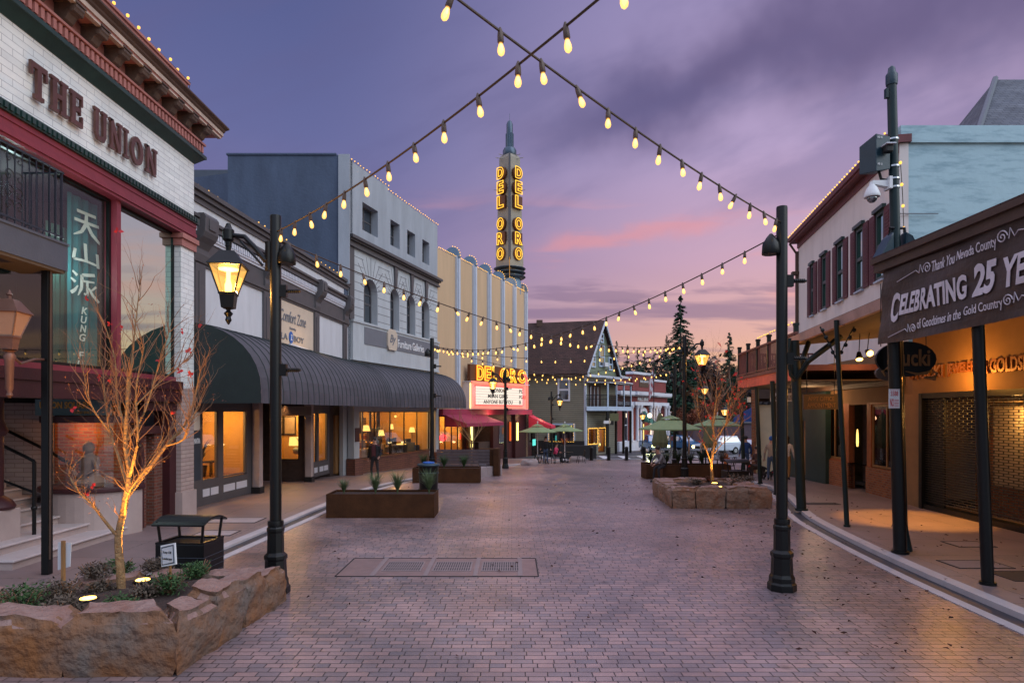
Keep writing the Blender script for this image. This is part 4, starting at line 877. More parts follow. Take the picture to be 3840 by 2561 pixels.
# side wall facing the viewer
q0 = T(0, 0, 0); xs = atY(870, 29.75)
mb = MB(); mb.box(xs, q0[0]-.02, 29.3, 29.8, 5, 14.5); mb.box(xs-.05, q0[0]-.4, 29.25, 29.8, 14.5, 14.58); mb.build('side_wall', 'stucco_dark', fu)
MB().box(atY(1268, 29.2), atY(1310, 29.2), 29.22, 29.3, 8.6, 14.52).build('side_strip', 'stucco_grey', fu)
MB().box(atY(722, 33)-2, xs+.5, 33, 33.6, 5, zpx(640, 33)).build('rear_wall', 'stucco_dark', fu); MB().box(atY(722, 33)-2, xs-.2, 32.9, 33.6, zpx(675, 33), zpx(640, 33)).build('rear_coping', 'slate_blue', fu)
MB(T).box(.4, FL, -11, -.5, 10.5, 14.2).build('roof_block', 'stucco_grey', fu)
mb = MB(T); mb.box(-.06, FL+.05, -.1, .16, 10.52, 10.62); mb.box(-.1, FL+.08, -.1, .22, 10.78, 10.86); mb.box(-.14, FL+.1, -.1, .34, 10.86, 11.0); mb.box(-.05, FL, -.1, .10, 10.62, 10.78); mb.build('cornice', 'grey_trim', fu)
# arched storey
arch = []
for p0, p1, y0, y1 in ((1362, 1418, 1013, 1224), (1462, 1499, 1058, 1245), (1524, 1559, 1085, 1256), (1580, 1612, 1106, 1272)):
    c = (Ff.sp(p0)+Ff.sp(p1))/2; hw = (Ff.sp(p1)-Ff.sp(p0))/2*.92; arch.append((c, hw, 9.35, 7.12))
mb = MB(T); Z0, Z1 = 5.0, 10.55
edges = [0]+[v for c, hw, _, _ in arch for v in (c-hw, c+hw)]+[FL]
for i in range(0, len(edges), 2): mb.q((edges[i], 0, Z0), (edges[i+1], 0, Z0), (edges[i+1], 0, Z1), (edges[i], 0, Z1))
jo = MB(T)
for c, hw, zt, zb in arch:
    mb.q((c-hw, 0, Z0), (c+hw, 0, Z0), (c+hw, 0, zb), (c-hw, 0, zb)); zc = zt-hw; n = 12
    pts = [(c+hw*math.cos(math.pi*k/n), zc+hw*math.sin(math.pi*k/n)) for k in range(n+1)]
    for (xa, za), (xb, zb2) in zip(pts[:-1], pts[1:]):
        mb.q((xa, 0, za), (xb, 0, zb2), (xb, 0, Z1), (xa, 0, Z1)); mb.q((xa, 0, za), (xb, 0, zb2), (xb, -.45, zb2), (xa, -.45, za))
    mb.q((c-hw, 0, zb), (c-hw, -.45, zb), (c-hw, -.45, zc), (c-hw, 0, zc)); mb.q((c+hw, 0, zb), (c+hw, -.45, zb), (c+hw, -.45, zc), (c+hw, 0, zc)); mb.q((c-hw, 0, zb), (c+hw, 0, zb), (c+hw, -.45, zb), (c-hw, -.45, zb))
    for k in range(1, 12):
        a = math.pi*k/12; ca, sa = math.cos(a), math.sin(a); L = min(1.05, (10.42-zc)/max(sa, .2)-hw); 
        if abs(ca) > .8: L = .35
        p, q_ = (c+(hw+.02)*ca, zc+(hw+.02)*sa), (c+(hw+L)*ca, zc+(hw+L)*sa); nx, nz = -sa*.018, ca*.018
        jo.hexa([(p[0]-nx, .0, p[1]-nz), (p[0]+nx, .0, p[1]+nz), (q_[0]+nx, .0, q_[1]+nz), (q_[0]-nx, .0, q_[1]-nz)], [(p[0]-nx, .006, p[1]-nz), (p[0]+nx, .006, p[1]+nz), (q_[0]+nx, .006, q_[1]+nz), (q_[0]-nx, .006, q_[1]-nz)])
    wf = MB(T); hw2 = hw-.02
    frame_ring(wf, c-hw2, c+hw2, zb+.02, zc, -.42, -.34, .07); 
    for k in range(n):
        a0, a1 = math.pi*k/n, math.pi*(k+1)/n; wf.hexa([(c+r*math.cos(a), -.42, zc+r*math.sin(a)) for r, a in ((hw2, a0), (hw2, a1), (hw2-.07, a1), (hw2-.07, a0))], [(c+r*math.cos(a), -.34, zc+r*math.sin(a)) for r, a in ((hw2, a0), (hw2, a1), (hw2-.07, a1), (hw2-.07, a0))])
    wf.box(c-.03, c+.03, -.41, -.35, zb+.05, zc+hw2-.02); wf.box(c-hw2, c+hw2, -.413, -.347, zc-.55, zc-.45); f = wf.build('arched_window', 'grey_trim', fu)
    g = MB(T); g.q(*([(c-hw2, -.38, zb+.02), (c+hw2, -.38, zb+.02)]+[(c+hw2*math.cos(math.pi*k/n), -.38, zc+hw2*math.sin(math.pi*k/n)) for k in range(n+1)])); g.build('pane', 'glass_dark', f)
mb.build('arched_wall', 'stucco_pale', fu)
for r in range(8):
    z = 7.35+r*.40
    for i in range(0, len(edges), 2):
        a, b = edges[i]+.04, edges[i+1]-.04
        if b-a > .1: jo.box(a, b, 0, .005, z-.014, z+.014)
jo.build('masonry_joints', 'joint', fu)
ks = MB(T)
for c, hw, zt, zb in arch[1:]+[( (arch[1][0]+arch[2][0])/2, 0, 9.9, 0)][:0]: ks.prism([(c-.10, zt+.02), (c+.10, zt+.02), (c+.17, 10.52), (c-.17, 10.52)], lambda a, z: (a, 0, z), lambda a, z: (a, .10, z))
ks.build('keystones', 'grey_trim', fu)
mb = MB(T); mb.box(.1, .5, 0, .05, 7.1, 10.52); mb.build('corner_quoin', 'grey_trim', fu)
mb = MB(T); mb.box(.25, FL-.05, 0, .12, 5.2, 7.0); mb.box(.2, FL, 0, .18, 7.0, 7.1); mb.box(.2, FL, 0, .16, 5.2, 5.28); pn = mb.build('sign_fascia', 'stucco_pale', fu)
MB(T).box(1.3, FL-.25, .12, .15, 6.05, 6.88).build('sign_board', 'sign_grey', pn)
text('sign_letters', 'Furniture Galleries', T, Ff.sp(1482), Ff.sp(1580), 6.22, 6.66, .155, 'white', pn, .02, .01)
c = Ff.sp(1458); mb = MB(T); mb.prism([(c-.40, 6.0), (c+.40, 6.0), (c+.52, 6.2), (c+.52, 6.85), (c+.30, 7.08), (c-.30, 7.08), (c-.52, 6.85), (c-.52, 6.2)], lambda a, z: (a, .15, z), lambda a, z: (a, .24, z)); em = mb.build('emblem', 'sign_cream', pn)
text('emblem_letters', 'By', T, c-.33, c+.33, 6.25, 6.8, .245, 'sign_grey', em, .01, .02, shear=.3)
fairy_line([T(0, .02, 14.58), T(stp_s, .02, 14.58)], 'warm bulbs along the higher left roof edge of the grey stucco building', 'roofline fairy lights', .27, .030)
fairy_line([T(stp_s, .02, 14.39), T(FL, .02, 14.39)], 'warm bulbs along the lower right roof edge of the grey stucco building', 'roofline fairy lights', .27, .030)
# ground floor
fb = lambda s: G(Ff.Y(s))+.05
w0, w1 = Ff.sp(1345, -.25), Ff.sp(1612, -.25)
def T4(a, d, z): return T(a, d-.25, z)
wall(T4, 0, FL, -.6, 3.2, [(w0, w1, .40, 2.78)], .2).build('ground_wall', 'stucco_pale', fu)
mb = MB(T4); mb.box(w0-.5, FL-.9, .0, .10, -.6, .40); mb.box(w0-.5, FL-.9, 0, .14, .40, .46); mb.build('brick_base', 'rusty_brick', fu)
mb = MB(T); s = Ff.sp(1328); mb.box(s-.25, s+.25, -.2, .15, .55, 3.2); mb.build('front_column', 'stucco_pale', fu, bevel=.02); MB(T).box(s-.36, s+.36, -.2, .26, -.3, .55).build('column_base', 'rusty_brick', fu)
s = FL-.35; MB(T).box(s-.22, s+.22, -.2, .15, .3, 3.2).build('front_column', 'stucco_pale', fu, bevel=.02); MB(T).box(s-.3, s+.3, -.2, .26, -.7, .3).build('column_base', 'rusty_brick', fu)
window(T4, w0, w1, .46, 2.78, fu, d=-.08, fm='black_metal', w_=.035, mull=4, name='show_window')
room(T4, w0-.2, w1+.2, .3, 2.95, fu, 3.4, 'room_wall', 'room_floor', 120, lights=3, name='showroom', d0=-.21)
s = Ff.sp(1328); pq = thing('wall_plaque', 'dark bronze plaque on the pale column left of the furniture window', 'plaque', T(s, .16, 1.6)); MB(T).box(s-.19, s+.19, .15, .18, 1.35, 2.0).build('plate', 'burgundy', pq)
q = lambda p, d, z: FT(Ff.sp(p, d-.25), d-.25, z)
for i, (p, d, h, rr, lb) in enumerate(((1372, -1.0, 1.75, .24, 'tall floor lamp with a pleated shade at the left of the furniture window'), (1428, -1.0, 1.45, .22, 'floor lamp with a cone shade right of the walking man'), (1545, -1.2, 1.5, .2, 'floor lamp with a dome shade at the right of the furniture window'), (1528, -1.8, 1.9, .16, 'stacked globe lamp deep in the furniture window'), (1468, -2.4, 1.7, .14, 'small floor lamp deep in the middle of the furniture window'))):
    x, y, z = q(p, d, .3); floor_lamp(x, y, z, h, lb, r=rr)
for i, (p, d, h, lb) in enumerate(((1400, -.7, 2.3, 'tall dark plant behind the glass beside the walking man'), (1425, -1.4, 2.2, 'spiky plant between the floor lamps of the furniture window'), (1560, -2., 1.2, 'low grassy plant at the right of the furniture window'))):
    x, y, z = q(p, d, .3); palm(x, y, z, h, 44, lb, .6, 'shrub_dry', seed=20+i)
for i, (p, zc, lb) in enumerate(((1352, 1.95, 'lower left framed print in the furniture showroom'), (1370, 1.95, 'framed print right behind the pleated lamp'), (1352, 2.6, 'upper left framed print cut by the showroom ceiling'), (1600, 2.0, 'framed print at the far right of the furniture showroom'))):
    picture(T4, Ff.sp(p, -3.4), zc, .8, .9 if i != 2 else .4, -3.38, lb, 'fascia_brown')
t = thing('sofa', 'pale sofa with an orange cushion in the furniture window', 'sofa', q(1375, -1.2, .3))
c = Ff.sp(1375, -1.4); mb = MB(T4); mb.box(c-.9, c+.9, -1.7, -.9, .35, .8); mb.box(c-.9, c+.9, -1.9, -1.65, .8, 1.25); mb.build('frame', 'sofa', t, bevel=.05); MB(T4).box(c-.5, c-.1, -1.6, -1.35, .8, 1.15).build('cushion', 'orange_wood', t, bevel=.05)
t = thing('armchair', 'dark armchair with a yellow throw near the right of the furniture window', 'chair', q(1500, -.9, .3)); c = Ff.sp(1500, -1.1); mb = MB(T4); mb.box(c-.5, c+.5, -1.3, -.6, .35, .85); mb.box(c-.5, c+.5, -1.5, -1.3, .85, 1.25); mb.build('frame', 'black', t, bevel=.05); MB(T4).box(c-.15, c+.25, -1.0, -.58, .86, .9).build('throw', 'amber_glow', t)  # the throw is cloth, its bright yellow is put in as glow
for i, (p, d, wd_, hh_, z0_, m_, nm, lb) in enumerate(((1405, -2.2, .5, 1.5, .3, 'dark_wood', 'cabinet', 'tall dark cabinet behind the walking man'), (1455, -1.6, .8, .75, .3, 'sofa', 'armchair', 'tan armchair left of the showroom centre'), (1478, -2.8, .35, 2.0, .3, 'black', 'bookcase', 'narrow black bookcase deep in the showroom'), (1515, -.9, .9, .55, .3, 'dark_wood', 'low_table', 'low dark table near the middle of the showroom window'), (1538, -2.4, .45, 1.7, .3, 'dark_wood', 'bookcase', 'brown bookcase behind the dome lamp'), (1565, -.8, .7, .8, .3, 'stucco_dark', 'armchair', 'slate blue armchair at the right of the showroom window'), (1590, -1.5, .5, 1.4, .3, 'black', 'cabinet', 'black cabinet near the right end of the showroom'), (1390, -2.6, .6, 1.1, .3, 'orange_wood', 'cabinet', 'orange wood chest behind the pale sofa'))):
    t = thing(nm, lb, 'furniture', q(p, d, z0_)); c = Ff.sp(p, d-.25); b_ = MB(T4)
    if nm == 'bookcase':
        b_.box(c-wd_/2, c-wd_/2+.04, d-.3, d, z0_, z0_+hh_); b_.box(c+wd_/2-.04, c+wd_/2, d-.3, d, z0_, z0_+hh_)
        for k in range(6): b_.box(c-wd_/2+.04, c+wd_/2-.04, d-.3, d, z0_+k*hh_/5.2, z0_+k*hh_/5.2+.03)
    elif nm == 'armchair': b_.box(c-wd_/2, c+wd_/2, d-.6, d, z0_+.1, z0_+.42); b_.box(c-wd_/2, c+wd_/2, d-.75, d-.58, z0_+.1, z0_+hh_); b_.box(c-wd_/2-.1, c-wd_/2, d-.7, d, z0_+.05, z0_+.6); b_.box(c+wd_/2, c+wd_/2+.1, d-.7, d, z0_+.05, z0_+.6)
    else: b_.box(c-wd_/2, c+wd_/2, d-.4, d, z0_+.12, z0_+hh_); [b_.box(c+sx_*wd_/2-.03, c+sx_*wd_/2+.03, d-.05, d-.01, z0_, z0_+.12) for sx_ in (-.8, .8)]
    b_.build('frame', m_, t, bevel=.015)
cu_ = thing('drape', 'dark vertical drape panels in the first shop window', 'curtain', T2(sp(800), -1.2, .7)); 
for p0, p1, m_ in ((752, 768, 'orange_wood'), (789, 797, 'grey_trim'), (838, 850, 'grey_trim'), (884, 902, 'grey_trim')):
    a_, b2_ = Cf.sp(p0, -1.3), Cf.sp(p1, -1.3); MB(T).box(a_, b2_, -1.34, -1.3, .72, 2.95).build('panel', m_, cu_)
for i, (p, d, zc) in enumerate(((1483, -1.0, 2.5), (1520, -2.0, 2.45), (1603, -1.2, 1.55), (1500, -2.6, 2.5))):
    x, y, z = q(p, d, zc); t = thing('pendant_bulb', ('pendant bulb hanging left of the showroom centre', 'pendant bulb over the globe lamp', 'low glowing bulb at the far right of the showroom', 'pendant bulb farthest back in the showroom')[i], 'light', (x, y, z), 'pendant bulbs in the showroom'); MB().ball((x, y, z), .07, 8).build('bulb', 'bulb_glow', t, True); MB().tube([(x, y, z+.07), (x, y, 2.94)], .008, 4).build('cord', 'black', t)

# ================================================================ theatre
Th = Fr((-4.65, 39.9), (1.24, 55.0)); T = Th.T; TL = Th.L
th = thing('art_deco_theatre', 'tan art deco movie theatre with white fins and a tall neon pylon', 'building', (-1.7, 47.5, G(47.5)))
mb = wall(T, 0, TL, 2.95, 12.98, (), .4); mb.box(-.0, TL, -16, -.45, 6, 12.6); mb.build('facade', 'theatre_tan', th)
mb = MB(T); mb.box(TL-.9, TL+.02, -.5, .02, 12.98, 13.45); mb.box(TL-.05, TL+.3, -6, .0, -1.2, 13.1); mb.build('end_pier', 'theatre_tan', th)
fins = [Th.sp(p) for p in (1712, 1775, 1830, 1881, 1925, 1968)]
for s in fins:
    fo = [(.22, 2.95), (.22, 13.0)]+[(.22-.5+.5*math.cos(math.pi*k/10), 13.1+.5*math.sin(math.pi*k/10)) for k in range(11)]+[(-.78, 12.6), (-.78, 12.2), (0, 2.95)]
    mb = MB(T); mb.box(s-.21, s+.21, 0, .14, 2.95, 13.02); mb.box(s-.12, s+.12, .14, .24, 2.95, 13.05); f = mb.build('fin', 'theatre_stripe', th)
    mb = MB(T); mb.prism([(.24-.55+.55*math.cos(math.pi*k/12), 13.05+.62*math.sin(math.pi*k/12)) for k in range(13)]+[(-.86, 12.5), (.24, 12.9)], lambda d, z: (s-.12, d, z), lambda d, z: (s+.12, d, z)); mb.build('fin_cap', 'theatre_blue', f)
prev = 0
for i, s in enumerate(fins+[TL-.1]):
    fairy_line([T(prev+.15, .03, 13.0), T(s-.15, .03, 13.0)], ('warm bulbs on the theatre roofline, first bay next to the grey stucco building', 'warm bulbs on the theatre roofline between the first and second fins', 'warm bulbs on the theatre roofline between the second and third fins', 'warm bulbs on the theatre roofline between the third and fourth fins', 'warm bulbs on the theatre roofline between the fourth and fifth fins', 'warm bulbs on the theatre roofline between the fifth and sixth fins', 'warm bulbs on the theatre roofline right of the last fin')[i], 'roofline fairy lights', .21, .034)
    if i < 6:
        fairy_line([T(s+.0, .24-.55+.58*math.cos(math.pi*k/8), 13.05+.64*math.sin(math.pi*k/8)) for k in range(5)], 'warm bulbs curving over the ' + ('first', 'second', 'third', 'fourth', 'fifth', 'sixth')[i]+' fin of the theatre, counted from the left', 'roofline fairy lights', .17, .034)
    prev = s
for p in (1841, 1868):
    s = Th.sp(p); mb = MB(T)
    for k in range(3): mb.box(s-.35, s+.2, .0, .03, Th.zp(p, 1330)+.12*k, Th.zp(p, 1330)+.12*k+.05)
    mb.build('vent', 'grey_trim', th)
# pylon
PX, PY = -.2, 54.0
py = MB(); py.lathe(PX, PY, [(1.0, 12.6), (1.0, 13.7), (.85, 14.0), (.85, 14.9)], 16); pyl = py.build('pylon', 'theatre_blue', th, True)
def sq(r, z0, z1, m, nm, n=4):
    b = MB(); b.lathe(PX, PY, [(r, z0), (r, z1-.25), (r-.10, z1)], n); return b.build(nm, m, pyl)
sq(1.16, 14.6, 17.0, 'pylon_grey', 'lower_tier'); sq(1.02, 17.0, 21.0, 'pylon_grey', 'middle_tier'); sq(.88, 21.0, 24.3, 'pylon_grey', 'upper_tier')
for z in (13.95, 14.3, 14.65):
    b = MB(); b.lathe(PX, PY, [(.9, z), (1.2, z+.02), (1.36, z+.13), (1.36, z+.17), (.9, z+.19)], 20); b.build('ring', 'pylon_metal', pyl, True)
b = MB(); b.lathe(PX, PY, [(.5, 24.2), (.58, 24.35), (.58, 24.75), (.48, 24.95), (.30, 25.0), (.27, 26.5), (.27, 27.0), (.16, 27.25), (.02, 27.3)], 14); b.build('cap', 'pylon_metal', pyl, True)
b = MB()
for k in range(6): a = k*1.047; b.box(PX+.29*math.cos(a)-.05, PX+.29*math.cos(a)+.05, PY+.29*math.sin(a)-.05, PY+.29*math.sin(a)+.05, 24.9, 26.2)
b.tube([(PX, PY, 27.2), (PX, PY, 27.9)], .015, 4); b.build('cap_fins', 'pylon_metal', pyl)
b = MB(); b.box(PX-.03, PX+.03, PY-1.42, PY-1.0, 13.8, 15.5); b.build('gold_blade', 'gold', pyl)
b = MB(); b.box(PX-.11, PX+.11, PY-1.2, PY-.9, 15.4, 21.2); b.box(PX-.08, PX+.08, PY-.98, PY-.78, 21.2, 24.2); b.build('front_rib', 'grey_trim', pyl)
b = MB()
for z, r in ((24.0, 1.15), (21.3, 1.3), (24.3, .9)):
    for sx_ in (-1, 1): b.tube([(PX+sx_*.5, PY-.2, z), (PX+sx_*r, PY-.5, z)], .03, 5)
b.build('flood_arms', 'pylon_grey', pyl)
FR = Fr((PX, PY-1.02), (PX+1.02, PY)); FLf = Fr((PX-1.02, PY), (PX, PY-1.02))
for (fr, a0, a1, a0_, a1_) in ((FR, .38, 1.22, .30, 1.3), (FLf, .22, 1.02, .14, 1.1)):
    for ch, yt, yb in (('D', 627, 672), ('E', 680, 728), ('L', 735, 782), ('O', 817, 863), ('R', 872, 918), ('O', 929, 975)):
        zt, zb = zpx(yt, 53.4), zpx(yb, 53.4)
        bx = MB(fr.T)
        if ch in 'OED': bx.prism([((a0_+a1_)/2+(a1_-a0_)/2*math.cos(k*.3927), (zt+zb)/2+(zt-zb)/2*1.06*math.sin(k*.3927)) for k in range(16)], lambda a, z: (a, -.05, z), lambda a, z: (a, .22, z))
        else: bx.box(a0_, a1_, -.05, .22, zb, zt)
        lb = bx.build('letter_box', 'neon_box', pyl)
        text('neon_'+ch.lower(), ch, fr.T, a0, a1, zb, zt, .30, 'neon_yellow', lb, tubew=.022, bold=.035)
light('pylon_wash', (PX-1.6, PY-3.5, 14.2), 45, (1, .62, .3), .3, parent=th); light('pylon_wash', (PX+1.6, PY-3.2, 14.2), 45, (1, .62, .3), .3, parent=th)
# marquee
Mq = Fr((-2.81, 43.0), (1.19, 49.1)); MTf = Mq.T; ML = Mq.L
mq = thing('theatre_marquee', 'neon trimmed theatre marquee with white letter board and DEL ORO sign', 'marquee', (-.8, 46, 3))
mb = MB(MTf); mb.box(-.05, ML, -1.3, -.02, 2.95, 4.80); mb.build('cabinet', 'cream_wall', mq)
MB(MTf).box(.55, ML-.75, -.02, .02, 3.28, 4.52).build('letter_board', 'marquee_face', mq)
mb = MB(MTf)
for k in range(1, 7): mb.box(.55, ML-.75, .02, .026, 3.28+k*.177-.008, 3.28+k*.177+.008)
mb.build('board_rails', 'joint', mq)
m_ = lambda p: Mq.sp(p, .03)
for tx, p0, p1, z0, z1 in (('WONKA', 1836, 1891, 4.16, 4.43), ('PG', 1947, 1962, 4.16, 4.43), ('MEAN GIRLS', 1830, 1904, 3.74, 4.01), ('PG13', 1947, 1971, 3.74, 4.01), ('ANYONE BUT YOU', 1813, 1922, 3.33, 3.60), ('R', 1947, 1955, 3.33, 3.60)):
    text('board_text', tx, MTf, m_(p0), m_(p1), z0, z1, .03, 'black', mq, .01, .012)
def neon(path, r, m, par, name='neon_tube'): return MB(MTf).tube(path, r, 6).build(name, m, par, True)
for i, (o_, m) in enumerate(((.0, 'neon_red'), (.16, 'neon_pink'), (.28, 'neon_pink'))):
    a, b, c, e = .50-o_, ML-.72+o_, 3.24-o_*.7, 4.56+o_*.7
    neon([(a, .05, c), (b, .05, c), (b, .05, e), (a, .05, e), (a, .05, c)], .028 if i else .035, m, mq)
neon([(-.02, .04, 3.0), (-.02, .04, 4.7)], .035, 'neon_tube', mq); neon([(.10, .04, 3.0), (.10, .04, 4.7)], .03, 'neon_pink', mq)
for o_ in (0, .13, .26): neon([(ML-.32+o_, .06, 2.98)]+[(ML-.32+o_, .06, 4.6)]+[(ML-.72-.0+(.4+o_)*math.cos(R(a)), .06, 5.0+(.55+o_*.6)*math.sin(R(a))) for a in (0, 25, 50, 75)], .035, 'neon_red' if o_ == .13 else 'neon_pink', mq)
MB(MTf).box(-.1, ML+.1, -1.3, .12, 4.78, 4.84).build('top_ledge', 'white_paint', mq); neon([(-.05, .15, 4.81), (ML-.7, .15, 4.81)], .035, 'neon_pink', mq)
sgn = MB(MTf).box(.15, ML-.35, -.35, -.12, 4.84, 6.0).build('letter_backing', 'neon_box', mq)
xs_ = [1792, 1818, 1849, 1884, 1915, 1943, 1986]; 
for ch, p0, p1 in (('D', 1789, 1815), ('E', 1818, 1842), ('L', 1846, 1862), ('O', 1876, 1908), ('R', 1914, 1938), ('O', 1943, 1974)):
    a, b = Mq.sp(p0), Mq.sp(p1); text('neon_'+ch.lower(), ch, MTf, a, b, 4.92, 5.96, 0, 'neon_yellow', sgn, tubew=.022, bold=.03); text('letter_face', ch, MTf, a, b, 4.92, 5.96, -.08, 'neon_orange', sgn, .02, .03)
# street level of the theatre
mb = MB(T); mb.box(-.1, TL+.2, -.3, .45, 2.55, 2.95); mb.build('maroon_fascia', 'maroon_cloth', th)
Gt = lambda s: G(Th.Y(s))+.05
a0, a1 = .2, Th.sp(1745)
wall(T, 0, TL, -1.3, 2.6, [(a0+.1, a1-.1, .15, 2.5), (a1+.5, Th.sp(1850), .0, 2.2), (Th.sp(1985), Th.sp(2000), .1, 2.2)], .25).build('street_wall', 'burgundy', th)
window(T, a0+.1, a1-.1, .15, 2.5, th, d=-.1, fm='black_metal', w_=.05, mull=3, name='shop_window')
room(T, a0, a1, -.3, 2.6, th, 3, 'room_wall', 'room_floor', 110, lights=2, name='shop_room', d0=-.26)
room(T, a1+.4, Th.sp(1852), -.6, 2.5, th, 2.4, 'dark_wood', 'dark_room', 16, name='foyer', d0=-.26)
for i, p in enumerate((1661, 1732)):
    t = thing('oval_sign', ('left', 'right')[i]+' red oval candy shop sign behind the glass', 'sign', T(Th.sp(p, -.4), -.4, 1.25), 'red oval signs in the candy shop'); s = Th.sp(p, -.4); mb = MB(T); mb.prism([(s+.50*math.cos(k*.524), 1.1+.24*math.sin(k*.524)) for k in range(12)], lambda a, z: (a, -.42, z), lambda a, z: (a, -.36, z)); mb.build('panel', 'neon_red', t); text('sign_letters', 'Candy', T, s-.3, s+.3, 1.0, 1.2, -.355, 'white', t, .005)
def tube_light(p, d, z0, z1, m, lb):
    t = thing('neon_tube_light', lb, 'light', T(Th.sp(p, d), d, z0)); s = Th.sp(p, d); MB(T).tube([(s, d+.06, z0), (s, d+.06, z1)], .075, 8).build('tube', m, t, True); MB(T).box(s-.12, s+.12, d, d+.02, z0-.1, z1+.1).build('holder', 'chrome', t)
tube_light(1766, .3, .35, 1.95, 'neon_tube', 'vertical yellow neon tube left of the ticket window'); tube_light(1938, .3, .45, 1.9, 'neon_tube', 'vertical yellow neon tube on the right tiled pier'); tube_light(1911, .05, .45, 1.95, 'neon_orange', 'vertical orange neon tube beside the movie poster')
mb = MB(T); 
for p in (1766, 1938): s = Th.sp(p, .2); mb.box(s-.45, s+.45, -.2, .25, -1.2, 2.55)
mb.build('tiled_pier', 'burgundy', th)
s = Th.sp(1884); pf = MB(T); frame_ring(pf, s-.75, s+.75, .35, 1.9, 0, .06, .08); pf = pf.build('poster_frame', 'chrome', th); MB(T).box(s-.67, s+.67, .01, .03, .43, 1.82).build('poster', 'slate_blue', pf); MB(T).prism([(s+.22*math.cos(k*.785), 1.3+.3*math.sin(k*.785)) for k in range(8)], lambda a, z: (a, .03, z), lambda a, z: (a, .045, z)).build('poster_shape', 'orange_wood', pf)
x, y, z = T(Th.sp(1828, -1), -1., 1.95); t = thing('globe_lamp', 'white globe lamp over the ticket counter', 'lamp', (x, y, z)); MB().ball((x, y, z), .12, 8).build('globe', 'white_globe', t, True)
MB(T).box(Th.sp(1795, -.3), Th.sp(1848, -.3), -.9, -.3, -.7, .55).build('ticket_counter', 'dark_wood', th)
def drop_awning(name, T, s0, s1, z0, z1, dep, m, label, curve=.3):
    t = thing(name, label, 'awning', T((s0+s1)/2, .5, z1)); mb = MB(T); n = 6
    pr = [(.42+dep*k/n, z0-(z0-z1)*((k/n)**.8 if curve < 0 else (k/n)+curve*math.sin(math.pi*k/n)*-.25*-1)) for k in range(n+1)]
    for (d0, za), (d1, zb) in zip(pr[:-1], pr[1:]): mb.q((s0, d0, za), (s1, d0, za), (s1, d1, zb), (s0, d1, zb))
    mb.q((s0, .42+dep, z1), (s1, .42+dep, z1), (s1, .42+dep, z1-.22), (s0, .42+dep, z1-.22)); mb.build('cover', m, t, recalc=False)
    mb = MB(T); 
    for s in (s0, s1): mb.q(*([(s, d, z) for d, z in pr]+[(s, .42+dep, z1-.22), (s, .42, z1-.22)]))
    mb.build('side_panel', m, t, recalc=False); return t
drop_awning('maroon_awning', T, .2, Th.sp(1795), 2.6, 2.05, 1.5, 'maroon_cloth', 'maroon curved awning over the candy shop window', -1)
drop_awning('red_awning', T, Th.sp(1965), TL+.6, 2.5, 1.6, 2.0, 'red_cloth', 'bright red curved awning at the right end of the theatre', -1)
s = Th.sp(2000); t = thing('lit_sign_box', 'small glowing teal sign low beside the theatre door', 'sign', T(s, .1, .4)); MB(T).box(s-.35, s+.3, .05, .12, -.2, .35).build('panel', 'teal_screen', t)
MB(T).box(s-.4, s+.35, -.05, .05, -1.2, 1.6).build('door_frame', 'black_metal', th)
for p in (1945, 1985): light('theatre_glow', T(Th.sp(p), 1.2, 2.3), 25, (1, .5, .25), .2, parent=th)
light('marquee_under', MTf(3.4, -.4, 2.4), 60, (1, .55, .3), .5, parent=mq)
# ================================================================ right side: jewellery shop
Jw = Fr((11.0, 7.0), (11.42, 19.0), -1); T = Jw.T
jw = thing('jewellery_shop', 'low jewellery shop with amber fascia letters and a closed roller shutter', 'shop', (11.2, 14, .1))
JY = lambda y: (y-7.0)/Jw.t.y
wall(T, 0, JY(18.2), 3.27, 6.0, (), .3).build('fascia_wall', 'warm_wall', jw)
mb = wall(T, JY(17.75), JY(19.0), .08, 3.27, (), .3); mb.build('pier', 'warm_wall', jw)
MB(T).box(0, JY(18.2), -8, -.3, 3.0, 6.0).build('roof_block', 'warm_wall', jw)
s0, s1 = 0, JY(17.7)
mb = MB(T); n = 46
mb.box(s0, s1, -.06, -.03, .16, .18)
for k in range(n):
    z = .30+k*.064; mb.box(s0, s1, -.07, -.045, z, z+.020)
for k in range(int((s1-s0)/.155)):
    s = s0+k*.155
    for j in range(n-1):
        if (j+k) % 2: mb.box(s, s+.018, -.068, -.050, .30+j*.064+.02, .30+(j+1)*.064)
mb.build('roller_shutter', 'shutter_metal', jw)
mb = MB(T); mb.box(s0, s1, -.25, .02, .08, .22); mb.box(s1-.02, s1+.12, -.15, .06, .08, 3.27); mb.box(s0, s1, -.2, .05, 3.13, 3.27); mb.box(s1-.75, s1-.02, -.14, -.10, .2, 3.1); mb.build('shutter_frame', 'black_metal', jw)
mb = MB(T); mb.box(s0, s1, -1.45, -1.4, .1, 3.2); mb.build('shop_back', 'orange_brick', jw)
mb = MB(T)
for a, b, z0, z1 in ((JY(13.6), JY(14.9), 1.2, 2.8), (JY(15.3), JY(16.4), .9, 2.9)): mb.box(a, b, -1.0, -.98, z0, z1)
mb.build('display_board', 'sofa', jw)
light('shop_lamp', T(JY(15.2), -.7, 2.7), 60, (1, .5, .12), .1, parent=jw); light('shop_lamp', T(JY(12.6), -.7, 2.7), 70, (1, .5, .12), .1, parent=jw)
t = thing('hanging_lantern', 'tiny amber lantern glowing behind the shutter', 'lamp', T(JY(17.8), -.5, 2.5)); x, y, z = T(JY(17.8), -.5, 2.45); MB().lathe(x, y, [(.05, z), (.08, z+.14), (.02, z+.18)], 6).build('lantern', 'bulb_glow', t)
lt = thing('shop_letters', 'raised dark copper letters reading STUCKI JEWELERS & GOLDSMITHS on the amber fascia', 'sign', T(JY(15), .03, 3.9))
def jp(p): return Jw.sp(p, .08)
